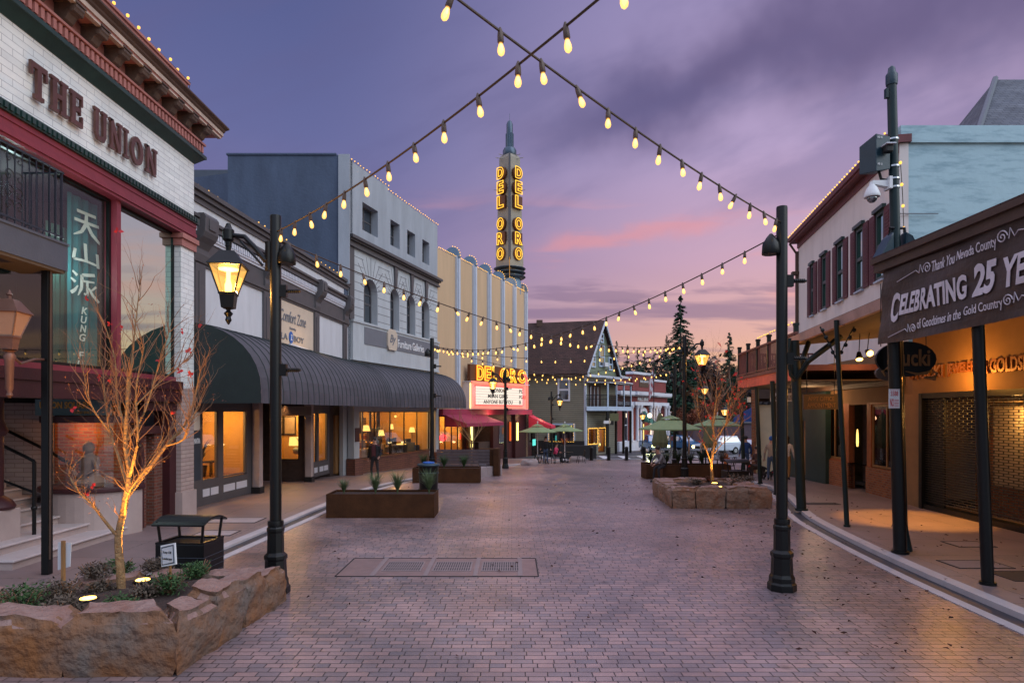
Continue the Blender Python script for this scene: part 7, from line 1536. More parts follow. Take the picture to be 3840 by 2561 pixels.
x, y = at(536, 2182, .5); uplight(x, y, .50, 'glowing ground light half hidden by twigs right of the trunk', 520, 0, R(-22), 75)
x, y = at(510, 2262, .5)
# little signs
sg = thing('garden_sign', 'small framed Keep Off Landscape sign on a stake in the near planter', 'sign', (-3.95, 8.1, .5)); x, y = at(640, 2170, .5); Yc = 8.15; x0 = atY(607, Yc); 
Gs = Fr((x0, Yc+.02), (x0+.24, Yc-.06)); MB(Gs.T).hexa([(0, 0, .78), (.235, 0, .83), (.235, .02, .83), (0, .02, .78)], [(-.015, 0, 1.05), (.215, 0, 1.10), (.215, .02, 1.10), (-.015, .02, 1.05)]).build('frame', 'white', sg); MB(Gs.T).hexa([(.01, .02, .80), (.215, .02, .845), (.215, .024, .845), (.01, .024, .80)], [(.0, .02, 1.03), (.20, .02, 1.08), (.20, .024, 1.08), (.0, .024, 1.03)]).build('face', 'slate_blue', sg)
mb = MB(Gs.T); mb.hexa([(.025, .024, .815), (.20, .024, .86), (.20, .026, .86), (.025, .026, .815)], [(.015, .024, 1.015), (.185, .024, 1.06), (.185, .026, 1.06), (.015, .026, 1.015)]).build('paper', 'white_wall', sg)
text('sign_text', 'Keep Off', Gs.T, .035, .17, .95, .99, .028, 'black', sg, .002, .01); text('sign_text', 'Landscape', Gs.T, .03, .18, .87, .91, .028, 'black', sg, .002, .01); MB(Gs.T).box(.10, .125, -.02, 0, .45, .95).build('stake', 'wood', sg)
sg = thing('staked_notice', 'back of a white notice nailed to a wooden stake in the near planter', 'sign', (-6.0, 8.3, .5)); Yc = 8.25; x0 = atY(204, Yc); x1 = atY(266, Yc); Gs = Fr((x0, Yc+.06), (x1, Yc)); MB(Gs.T).hexa([(0, -.01, .70), (x1-x0-.01, -.01, .76), (x1-x0-.01, .0, .76), (0, 0, .70)], [(0, -.01, 1.06), (x1-x0+.01, -.01, 1.07), (x1-x0+.01, .0, 1.07), (0, 0, 1.06)]).build('board', 'white_wall', sg); MB(Gs.T).box(.09, .135, 0, .03, .4, 1.09).build('stake', 'wood', sg)
# the near young tree: limbs measured in the trunk's own plane, spread in depth
def young_tree(x, y, z, label, seed, k=1., leafn=60, H=1., seedn=900):
    rnd = random.Random(seed); t = thing('young_maple_tree', label, 'tree', (x, y, z), 'young bare maples lit from below'); mb = MB(); ends = []
    V = lambda u_, d_, h_: Vector((x+u_*k, y+d_*k, z+h_*k))
    def limb(pts, r0, r1, name=None):
        P_ = [V(*p) for p in pts]; m_ = len(P_); out = []
        for i in range(m_-1):
            for j in range(4):
                a = P_[max(i-1, 0)]; b = P_[i]; c = P_[i+1]; d = P_[min(i+2, m_-1)]; f = j/4
                out.append(.5*((2*b)+(c-a)*f+(2*a-5*b+4*c-d)*f*f+(3*b-a-3*c+d)*f**3))
        out.append(P_[-1]); n = len(out); mb.tube([tuple(q_) for q_ in out], [(r0+(r1-r0)*i/(n-1))*k*.86 for i in range(n)], 9, caps=True); return out
    T_ = limb([(0, 0, -.05), (-.01, 0, .3), (-.04, .0, .78), (.04, .02, 1.25), (.10, .03, 1.7), (.03, .05, 2.15), (.08, 0, 2.6), (.13, -.05, 3.1)], .075, .022)
    mains = [([(-.04, 0, .78), (-.17, -.10, 1.03), (-.30, -.2, 1.3), (-.43, -.3, 1.5), (-.56, -.3, 1.72)], .03, .010), ([(.06, .02, 1.35), (.30, .15, 1.75), (.52, .25, 2.1), (.80, .3, 2.45), (.90, .35, 2.85), (1.0, .3, 3.2)], .036, .010),
             ([(.10, .03, 1.65), (.28, -.15, 1.95), (.42, -.3, 2.3), (.45, -.4, 2.9), (.62, -.5, 3.5)], .03, .008), ([(.08, .03, 1.5), (-.15, .2, 1.9), (-.35, .3, 2.3), (-.48, .4, 2.7), (-.55, .45, 3.2)], .028, .008), ([(.10, .03, 1.75), (.0, .1, 2.3), (-.18, .2, 2.8), (-.25, .25, 3.4), (-.40, .25, 3.9)], .026, .007),
             ([(.06, .05, 2.2), (.22, .2, 2.6), (.35, .3, 3.2), (.50, .35, 3.8)], .024, .006), ([(.09, 0, 2.7), (.15, .0, 3.3), (.18, .05, 3.9), (.24, .05, 4.45)], .020, .005), ([(.52, .25, 2.1), (.85, .1, 2.2), (.98, .0, 2.4), (1.12, .0, 2.7)], .02, .006), ([(.05, .0, 1.1), (.25, -.25, 1.45), (.6, -.45, 1.8), (.95, -.5, 2.3)], .02, .006), ([(-.35, .3, 2.3), (-.5, .1, 2.7), (-.55, .0, 3.2)], .016, .006), ([(.45, -.4, 2.7), (.7, -.3, 3.0), (1.0, -.2, 3.3)], .012, .005)]
    outs = [T_]+[limb(p, a, b) for p, a, b in mains]
    mb.build('limbs', 'bark', t, True, recalc=False)
    tw = MB()
    for li, o in enumerate(outs):
        n = len(o); q1 = .45 if li == 1 else 1
        for i in range(int(n*.35), n):
            for _ in range(2 if i < n-1 else 4):
                d = (o[i]-o[i-1]).normalized(); d = (d+Vector((rnd.uniform(-1, 1), rnd.uniform(-1, 1), rnd.uniform(-.2, .9)))*.9).normalized(); branch(tw, o[i], d, .0065*k, rnd.uniform(.18, .50)*k*q1, 2, rnd, ends, .10, 3, .25, (1, 2), (.5, .8))
    tw.build('twigs', 'twig', t, recalc=False)
    sd_ = MB()
    for _ in range(seedn):
        e, d = rnd.choice(ends)
        if e.z > z+3.1*k and rnd.random() < .8: continue
        crown_faces(sd_, e+Vector([rnd.gauss(0, .04) for _ in range(3)]), .02, 1, rnd, .032*k)
    if seedn: sd_.build('seed_clusters', 'seed', t, recalc=False)['kind'] = 'stuff'
    lf = MB()
    for _ in range(leafn):
        e, d = rnd.choice(ends); c = e+Vector([rnd.gauss(0, .03) for _ in range(3)])
        for j in range(rnd.randint(3, 6)):
            a = rnd.uniform(0, 6.28); s_ = rnd.uniform(.03, .065); u_ = Vector((math.cos(a), rnd.uniform(-.5, .5), math.sin(a)))*s_; v_ = Vector((-math.sin(a), rnd.uniform(-.5, .5), math.cos(a)))*s_*.35; lf.q(tuple(c), tuple(c+u_*.5+v_), tuple(c+u_), tuple(c+u_*.5-v_))
    lf.build('red_leaves', 'red_leaf', t, recalc=False); return t
young_tree(-5.0, 8.19, .46, 'near bare young maple with a few red leaves, lit amber from below', 7, .88, 16)
# right planter
pr2 = thing('stone_planter', 'square planter of pale orange stone blocks near the tall right pole', 'planter', (5.9, 19.8, 0))
poly = [(4.55, 18.25), (7.40, 18.25), (7.55, 21.6), (4.75, 21.6)]
quads, inn = off_quads(poly, .55, [[.24, .55, .77], [.35, .7], [.3, .65], [.35, .7]], .028)
for i, q_ in enumerate(quads): rough_block('stone_block', q_, -.03, .60 if i < 4 else .55, 40+i, pr2, ('quarry_pale', 'quarry_top'), .03)
soil_bed(inn, .44, pr2, 5)
young_tree(6.45, 20.6, .44, 'young maple with red and orange leaves in the right stone planter', 19, .88, 60, seedn=260)
for i, (px_, py_, r, m, lb_) in enumerate(((2610, 1812, .25, 'shrub_dry', 'dry shrub at the left of the right stone planter'), (2760, 1810, .40, 'shrub_dry', 'grey twiggy shrub at the right of the right stone planter'), (2800, 1805, .3, 'shrub_dry', 'second grey shrub beside the green post'), (2660, 1800, .22, 'autumn', 'small yellow orange shrub behind the garden lights'))):
    x, y = at(px_, py_, .5); shrub(x, y, .45, r, lb_, i+30, m, 500, size=.06)
x, y = at(2680, 1811, .5); uplight(x, y, .47, 'glowing ground light behind the right tree trunk', 320, 0, R(-12), 80); x, y = at(2697, 1824, .5); uplight(x, y, .47, 'front glowing ground light before the right tree trunk', 380, 0, R(8), 80)

# ================================================================ corten boxes, benches, bins
def steel_box(x0, x1, y0, y1, h_, label, tufts, seed, rot=0, m='grass_blade', hh=.6):
    g = G((y0+y1)/2); t = thing('steel_planter', label, 'planter', ((x0+x1)/2, (y0+y1)/2, g)); mb = MB(); e = .03
    mb.box(x0, x1, y0, y0+e, g, g+h_); mb.box(x0, x1, y1-e, y1, g, g+h_); mb.box(x0, x0+e, y0+e, y1-e, g, g+h_); mb.box(x1-e, x1, y0+e, y1-e, g, g+h_); mb.build('box', 'corten', t)
    MB().box(x0+e, x1-e, y0+e, y1-e, g+h_-.12, g+h_-.06).build('soil', 'soil', t)
    for i, (fx, r_) in enumerate(tufts):
        palm(x0+(x1-x0)*fx, (y0+y1)/2, g+h_-.08, hh*r_*1.3, 260, ('first', 'second', 'third', 'fourth', 'fifth')[i]+' grass tuft from the left in the '+label.split(' planter')[0]+' planter', .34*r_, m, 'ornamental_grass', 'grass', 'grass tufts in steel planters', seed+i, False, .006)
    return t
steel_box(-4.83, -2.02, 16.62, 17.6, .62, 'long rusty steel planter with grass tufts at the left of the street', ((.12, .7), (.42, 1.0), (.63, 1.1), (.93, 1.1)), 50)
steel_box(-4.05, -1.30, 26.0, 26.9, .62, 'second rusty steel planter beyond the round litter bin', ((.15, 1.1), (.45, 1.0), (.75, 1.0)), 60, m='shrub')
def bin_roof(x, y, lb_, rz=0, w_=1.0, d_=.62, h_=1.02, g=0.):
    t = thing('litter_bin', lb_, 'litter bin', (0, 0, 0)); mb = MB(); zb_ = .60
    mb.box(-w_/2, w_/2, -d_/2, d_/2, .05, zb_); mb.build('body', 'black_metal', t, bevel=.01); mb = MB()
    for k in range(4): mb.box(-w_/2-.006, w_/2+.006, -d_/2-.008, d_/2+.008, .12+k*.09, .125+k*.09)
    mb.build('slat_lines', 'slate_blue', t)
    mb = MB(); mb.box(-w_/2+.06, w_/2-.06, -d_/2+.06, d_/2-.06, zb_, zb_+.006); mb.build('opening', 'black', t)
    mb = MB(); 
    for a, b, c, e in ((-w_/2, w_/2, -d_/2, -d_/2+.06), (-w_/2, w_/2, d_/2-.06, d_/2), (-w_/2, -w_/2+.06, -d_/2+.06, d_/2-.06), (w_/2-.06, w_/2, -d_/2+.06, d_/2-.06)): mb.box(a, b, c, e, zb_, zb_+.03)
    mb.build('rim', 'black_metal', t)
    for sx_ in (-1, 1):
        for sy_ in (-1, 1): MB().tube([(sx_*(w_/2-.06), sy_*(d_/2-.05), zb_), (sx_*(w_/2-.02), sy_*(d_/2-.03), h_-.06)], .022, 6).build('roof_strut', 'black_metal', t)
    mb = MB(); n = 10
    for k in range(n):
        f0, f1 = -1+2*k/n, -1+2*(k+1)/n; z0_, z1_ = h_-.10*f0*f0, h_-.10*f1*f1; mb.hexa([(-w_/2-.03, f0*(d_/2+.05), z0_-.025), (w_/2+.03, f0*(d_/2+.05), z0_-.025), (w_/2+.03, f1*(d_/2+.05), z1_-.025), (-w_/2-.03, f1*(d_/2+.05), z1_-.025)], [(-w_/2-.03, f0*(d_/2+.05), z0_), (w_/2+.03, f0*(d_/2+.05), z0_), (w_/2+.03, f1*(d_/2+.05), z1_), (-w_/2-.03, f1*(d_/2+.05), z1_)])
    mb.build('curved_roof', 'black_metal', t, True); t.location = (x, y, g); t.rotation_euler = (0, 0, rz); return t
bin_roof(-5.25, 10.45, 'black metal litter bin with a curved roof behind the near stone planter', R(-4), .80, .62, 1.02, .05)
bin_roof(8.15, 23.4, 'black litter bin with a curved roof behind the right stone planter', R(2), .80, .6, 1.05, G(23.4)+.04)
t = thing('round_litter_bin', 'dark round litter bin with a flat lid beside the rusty planter', 'litter bin', (-2.73, 20.95, 0)); x, y = -2.73, 20.95
mb = MB(); mb.lathe(x, y, [(.27, .05), (.30, .1), (.31, .6), (.33, 1.0)], 16); mb.build('body', 'black_metal', t, True); mb = MB(); mb.lathe(x, y, [(.37, 1.0), (.38, 1.03), (.36, 1.06), (.22, 1.08)], 18); mb.build('lid', 'teal_metal', t, True); mb = MB(); mb.lathe(x, y, [(.20, 1.082), (.19, 1.12), (.10, 1.13)], 12); mb.build('liner', 'blue_cloth', t)
for z in (.2, .75):
    mb = MB(); mb.lathe(x, y, [(.33, z), (.345, z+.02), (.33, z+.04)], 16); mb.build('hoop', 'green_metal', t)
# timber screen and concrete bench
t = thing('slatted_bench', 'high backed slatted timber bench with rusty steel end panels', 'bench', (-2.6, 31, G(31))); g = G(31)
Ben = Fr((-3.6, 30.6), (-.9, 30.3)); mb = MB(Ben.T)
for k in range(6): mb.box(0, 2.55, -.04, .04, g+.42+k*.145, g+.54+k*.145)
mb.build('backrest', 'bench_wood', t); MB(Ben.T).box(2.0, 2.75, -.65, -.05, g, g+1.30).build('steel_panel', 'corten', t); MB(Ben.T).box(0, 2.5, .05, .50, g+.40, g+.46).build('seat', 'bench_wood', t); MB(Ben.T).box(2.75, 3.0, -.6, .1, g, g+1.32).build('end_post', 'corten', t); mb = MB(Ben.T)
for k in range(3): mb.box(1.1, 1.45, .04, .05, g+.56+k*.145, g+.575+k*.145)
mb.build('metal_strips', 'chrome', t)
t = thing('concrete_bench', 'low pale concrete bench with metal armrests beside the marquee lamp post', 'bench', (-1, 30, G(30))); Bc = Fr((-1.55, 29.0), (-.45, 31.2)); mb = MB(Bc.T)
for k in range(5): mb.box(k*.48, k*.48+.46, -.5, 0, g, g+.48)
mb.build('seat_blocks', 'concrete', t); MB(Bc.T).box(-.35, -.02, -.5, 0, g, g+.46).build('dark_block', 'corten', t)
for k in (.9, 1.7): MB(Bc.T).tube([(k, -.05, g+.48), (k, -.05, g+.60), (k, -.45, g+.60), (k, -.45, g+.48)], .015, 6).build('armrest', 'chrome', t)
# theatre side small tree
bare_tree(atY(1768, 38), 38, G(38), 4.6, 'small bare twiggy tree in front of the theatre ticket window', 77, 'seed', 250, 'bark', depth=3, r=.05, lsize=.05, spread=.8)
# bollards
b0 = None
for i, px_ in enumerate((2218, 2283, 2350, 2416)):
    Y = 47.6; x = atY(px_, Y); g = G(Y)
    if b0 is None:
        b0 = thing('bollard', 'x', 'bollard', (0, 0, 0), 'black bollards at the street end'); MB().lathe(0, 0, [(.13, 0), (.13, .88), (.145, .90), (.145, .95), (.10, 1.02), (.02, 1.04)], 12).build('post', 'black_metal', b0, True); MB().tube([(-.13, -.05, .16), (-.22, -.06, .12), (-.2, -.06, .03), (-.12, -.05, .05)], .02, 5).build('lock_loop', 'cloth_maroon', b0); o = b0
    else: o = copy_tree(b0)
    o.location = (x, Y, g); o['label'] = ('black bollard nearest the parasols, leftmost of four', 'second black bollard, below the house shop door', 'third black bollard, just left of the pickup truck', 'fourth black bollard, in front of the pickup truck')[i]
# parasols
def parasol(px_, pytop, Y, rad, lb_, m='parasol', tilt=0, closed=False, edge=None, seed=0):
    x = atY(px_, Y); g = G(Y); zt = zpx(pytop, Y); t = thing('parasol', lb_, 'parasol', (x, Y, g), 'green café parasols'); ze = zt-.62 if edge is None else zpx(edge, Y)
    MB().tube([(x, Y, g), (x, Y, zt+.05)], .028, 8).build('pole', 'white_wall', t); MB().ball((x, Y, zt+.10), .05, 8).build('finial', 'white_wall', t)
    b = MB(); b.lathe(x, Y, [(.35, g), (.35, g+.05), (.05, g+.10), (.05, g+.35)], 4, .6); b.build('base', 'black_metal', t)
    mb = MB(); n = 8
    if closed:
        rnd = random.Random(seed); rings = [(.05, zt), (.12, zt-.2), (.24, zt-.9), (.34, zt-1.5), (.30, zt-1.75)]; pts = [[(x+r*(1+.25*(j % 2))*math.cos(j*.3927), Y+r*(1+.25*(j % 2))*math.sin(j*.3927), z) for j in range(16)] for r, z in rings]
        for k in range(4):
            for j in range(16): mb.q(pts[k][j], pts[k][(j+1) % 16], pts[k+1][(j+1) % 16], pts[k+1][j])
        mb.build('canopy', 'parasol_dark', t, recalc=False); return t
    P_ = lambda r, a, z: (x+r*math.cos(a), Y+r*math.sin(a), z)
    off = .15
    for k in range(n):
        a0_, a1_ = off+2*math.pi*k/n, off+2*math.pi*(k+1)/n; am = (a0_+a1_)/2
        for (r0, z0_), (r1, z1_) in (((rad*.30, zt-.22), (rad*.62, (zt-.22)*.48+ze*.52)), ((rad*.62, (zt-.22)*.48+ze*.52), (rad, ze))):
            cc = math.cos(math.pi/n)*.97
            mb.q(P_(r0, a0_, z0_), P_(r0*cc, am, z0_), P_(r1*cc, am, z1_), P_(r1, a0_, z1_)); mb.q(P_(r0*cc, am, z0_), P_(r0, a1_, z0_), P_(r1, a1_, z1_), P_(r1*cc, am, z1_))
        mb.q(P_(rad, a0_, ze), P_(rad, a1_, ze), P_(rad, a1_, ze-.05), P_(rad, a0_, ze-.05))
    mb.build('canopy', m, t, recalc=False); mb = MB()
    for k in range(n): a0_, a1_ = off+2*math.pi*k/n, off+2*math.pi*(k+1)/n; mb.q(P_(.04, a0_, zt), P_(rad*.33, a0_, zt-.17), P_(rad*.33, a1_, zt-.17))
    mb.build('vent_cap', m, t, recalc=False); mb = MB()
    for k in range(n): a0_ = off+2*math.pi*k/n; mb.tube([P_(.03, a0_, zt-.2), P_(rad*.98, a0_, ze-.02)], .012, 4)
    mb.build('ribs', 'parasol_dark', t); return t
parasol(2016, 1588, 43.5, 1.32, 'left of two green parasols by the theatre, over the standing woman', edge=1618); parasol(2118, 1588, 45, 1.32, 'right of two green parasols by the theatre', edge=1614)
parasol(2514, 1556, 29, 1.50, 'large green parasol left of the arm lamp post', edge=1607); parasol(2690, 1556, 33.5, 1.32, 'large green parasol behind the young right tree', edge=1594)
parasol(2475, 1548, 33, .3, 'closed olive parasol behind the left parasol pole', closed=True, seed=1); parasol(2660, 1565, 37, .3, 'closed olive parasol behind the young right tree', closed=True, seed=2)
# chairs and tables
def chair(label=None):
    t = thing('metal_chair', 'x', 'chair', (0, 0, 0), 'black metal café chairs'); mb = MB(); mb.box(-.19, .19, -.19, .19, .44, .46); mb.build('seat', 'black_metal', t, bevel=.01)
    for sx_ in (-1, 1):
        for sy_ in (-1, 1): MB().tube([(sx_*.16, sy_*.16, .44), (sx_*.23, sy_*.24, 0)], .018, 5).build('leg', 'black_metal', t)
    mb = MB(); mb.tube([(-.17, .18, .46), (-.20, .27, .80), (-.15, .29, .86), (.15, .29, .86), (.20, .27, .80), (.17, .18, .46)], .014, 5); mb.box(-.05, .05, .20, .22, .46, .5); mb.hexa([(-.05, .19, .46), (.05, .19, .46), (.05, .2, .46), (-.05, .2, .46)], [(-.06, .28, .85), (.06, .28, .85), (.06, .29, .85), (-.06, .29, .85)]); mb.build('backrest', 'black_metal', t); return t
ch0 = chair(); first = True
for (px_, Y, rz, lb_) in ((2018, 42.6, 2.2, 'black metal chair at the left end, under the left theatre parasol'), (2063, 42.2, .4, 'black metal chair in front of the standing woman'), (2092, 42.8, -.3, 'black metal chair in front of the person in pink'), (2178, 43.3, -1.35, 'lone black metal chair facing the table, at the right end'), (2040, 44.6, 3.1, 'black metal chair behind the theatre side table'), (2612, 29.5, 1.5, 'black metal chair at the right of the parasol lamp post'), (2735, 31, -1.4, 'black slatted chair right of the young tree'), (2640, 33, 0, 'black metal chair under the rear right parasol'), (2556, 34, .8, 'black metal chair behind the grassy planter'), (2500, 31, 2.6, 'black metal chair behind the seated smoker')):
    o = ch0 if first else copy_tree(ch0); first = False; o.location = (atY(px_, Y), Y, G(Y)); o.rotation_euler = (0, 0, rz); o['label'] = lb_
def table(px_, Y, lb_, first=[None]):
    if first[0] is None:
        t = thing('café_table', 'x', 'table', (0, 0, 0), 'small café tables'); MB().lathe(0, 0, [(.36, .72), (.36, .745)], 18).build('table_top', 'black_metal', t); MB().lathe(0, 0, [(.25, 0), (.03, .05), (.03, .72)], 10).build('pedestal', 'black_metal', t); first[0] = t; o = t
    else: o = copy_tree(first[0])
    o.location = (atY(px_, Y), Y, G(Y)); o['label'] = lb_
table(2045, 43.4, 'small round table beside the standing woman'); table(2130, 43.6, 'small round table under the right theatre parasol'); table(2592, 31, 'small round table right of the parasol lamp post'); table(2690, 31.5, 'small round table behind the young right tree'); table(2530, 31.6, 'small round table under the left parasol on the right')
steel_box(atY(2424, 28.2), atY(2476, 28.2), 28.2, 29.4, .68, 'short steel planter left of the seated smoker', ((.5, 1.1),), 70, m='shrub', hh=.6)
steel_box(atY(2486, 26.7), atY(2682, 26.7), 26.7, 27.6, .72, 'long rusty steel planter packed with dark grass below the parasols', ((.12, 1.1), (.35, 1.2), (.58, 1.1), (.8, 1.2), (.96, 1.1)), 75, m='grass_dark', hh=.6)
steel_box(atY(2690, 29), atY(2740, 29), 29, 29.8, .6, 'small steel planter with wispy grass right of the young tree', ((.6, 1.3),), 85, m='shrub_dry', hh=.6)
t = thing('dark_planter_box', 'black wooden trough in front of the clapboard house', 'planter', (4.6, 50, G(50))); MB().box(3.8, 6.6, 50, 50.7, G(50), G(50)+1.05).build('box', 'black', t); palm(4.1, 50.3, G(50)+1., .8, 60, 'copper leaved plant glowing by the theatre parasols', .6, 'copper_leaf', 'ornamental_plant', 'plant', None, 5, False)
t = thing('fire_hydrant', 'orange fire hydrant beside the white car', 'hydrant', (atY(2722, 40), 40, G(40))); x, y, g = atY(2722, 40), 40, G(40); MB().lathe(x, y, [(.20, g), (.20, g+.06), (.13, g+.08), (.13, g+.55), (.17, g+.58), (.15, g+.68), (.05, g+.78)], 12).build('body', 'hydrant_orange', t, True); MB().tube([(x-.24, y, g+.45), (x+.24, y, g+.45)], .06, 8).build('nozzles', 'hydrant_orange', t)
for i, (px_, Y) in enumerate(((1985, 40.2), (2165, 45.5))):
    g = G(Y); x = atY(px_, Y); rr_ = random.Random(i); t = thing('boulder_seat', ('pale boulders before the theatre pier', 'small pale rocks beside the right café chair')[i], 'rocks', (x, Y, g)); rough_block('boulder', [(x-.5, Y-.2), (x+.5, Y-.2), (x+.5, Y+.3), (x-.5, Y+.3)], g, g+.38, 90+i, t, ('concrete', 'concrete'))

# ================================================================ cars
def car(px_, Y, rz, kind, body, lb_, lights='headlight'):
    t = thing('parked_car' if kind != 'truck' else 'pickup_truck', lb_, 'car' if kind != 'truck' else 'truck', (0, 0, 0)); L, W, Hh = (5.4, 1.95, 1.85) if kind == 'truck' else (4.7, 1.85, 1.75) if kind == 'suv' else (4.5, 1.75, 1.42)
    hb = .62*Hh if kind != 'car' else .60*Hh; mb = MB()   # front faces -Y
    prof = [(-L/2, .38), (-L/2, hb*.78), (-L/2+.12, hb*.88), (-L*.22, hb), (L/2-.05, hb), (L/2, hb*.8), (L/2, .38)]
    mb.prism(prof, lambda y, z: (-W/2, y, z), lambda y, z: (W/2, y, z)); mb.build('body', body, t, bevel=.06)
    c0, c1, c2, c3 = (-L*.22, -L*.10, L*.12, L*.16) if kind == 'truck' else (-L*.22, -L*.06, L*.40, L*.48) if kind == 'suv' else (-L*.2, -L*.02, L*.25, L*.40); k = .80
    mb = MB(); mb.hexa([(-W/2*.95, c0, hb), (W/2*.95, c0, hb), (W/2*.95, c3, hb), (-W/2*.95, c3, hb)], [(-W/2*k, c1, Hh), (W/2*k, c1, Hh), (W/2*k, c2, Hh), (-W/2*k, c2, Hh)]); mb.build('cabin', body, t, bevel=.04)
    def lerp(a, b, f): return a+(b-a)*f
    y0_, y1_ = lerp(c0, c1, .12)-.02, lerp(c0, c1, .88)-.02; z0_, z1_ = lerp(hb, Hh, .12), lerp(hb, Hh, .88)
    MB().q((-W/2*.85, y0_, z0_), (W/2*.85, y0_, z0_), (W/2*.74, y1_, z1_), (-W/2*.74, y1_, z1_)).build('windscreen', 'glass_car', t)
    for s in (-1, 1): MB().q((s*(W/2*.945+.005), c0+.25, z0_), (s*(W/2*.945+.005), c3-.2, z0_), (s*(W/2*k+.03), c2-.05, z1_), (s*(W/2*k+.03), c1+.1, z1_)).build('side_window', 'glass_car', t)
    MB().box(-W/2*.6, W/2*.6, -L/2-.03, -L/2+.02, hb*.52, hb*.76).build('grille', 'black', t); MB().box(-W/2*.97, W/2*.97, -L/2-.08, -L/2+.05, .36, .58).build('bumper', 'chrome' if kind == 'truck' else body, t, bevel=.03)
    for s in (-1, 1):
        x = s*W/2*.80; MB().box(x-.16, x+.16, -L/2-.035, -L/2+.05, hb*.60, hb*.78).build('headlight', lights, t)
        MB().box(s*(W/2+.0)-.02, s*(W/2+.22)-.02*s, -L*.16, -L*.12, hb+.03, hb+.2).build('wing_mirror', body, t)
        for y in (-L*.31, L*.31):
            wl_ = MB().tube([(s*(W/2-.22), y, .36), (s*(W/2+.01), y, .36)], .36, 16).build('wheel', 'rubber', t); MB().tube([(s*(W/2+.01), y, .36), (s*(W/2+.025), y, .36)], .21, 12).build('rim', 'chrome', wl_)
    t.location = (atY(px_, Y), Y, G(Y)); t.rotation_euler = (0, 0, rz); return t
car(2452, 68, .05, 'truck', 'truck_blue', 'blue pickup truck with bright headlights facing down the street')
car(2560, 74, .5, 'suv', 'truck_blue', 'blue car mostly hidden behind the parasol poles', 'black')
car(2690, 62, -1.1, 'suv', 'car_white', 'white car behind the young right tree', 'headlight_warm')
car(2800, 66, .35, 'car', 'car_red', 'dark red car with a glowing amber light at the right', 'indicator')
light('truck_beams', (atY(2440, 64), 64.5, G(64)+.9), 500, (.95, 1, .5), .2, 'SPOT', rot=(R(82), 0, R(180)+.08), spot=70)

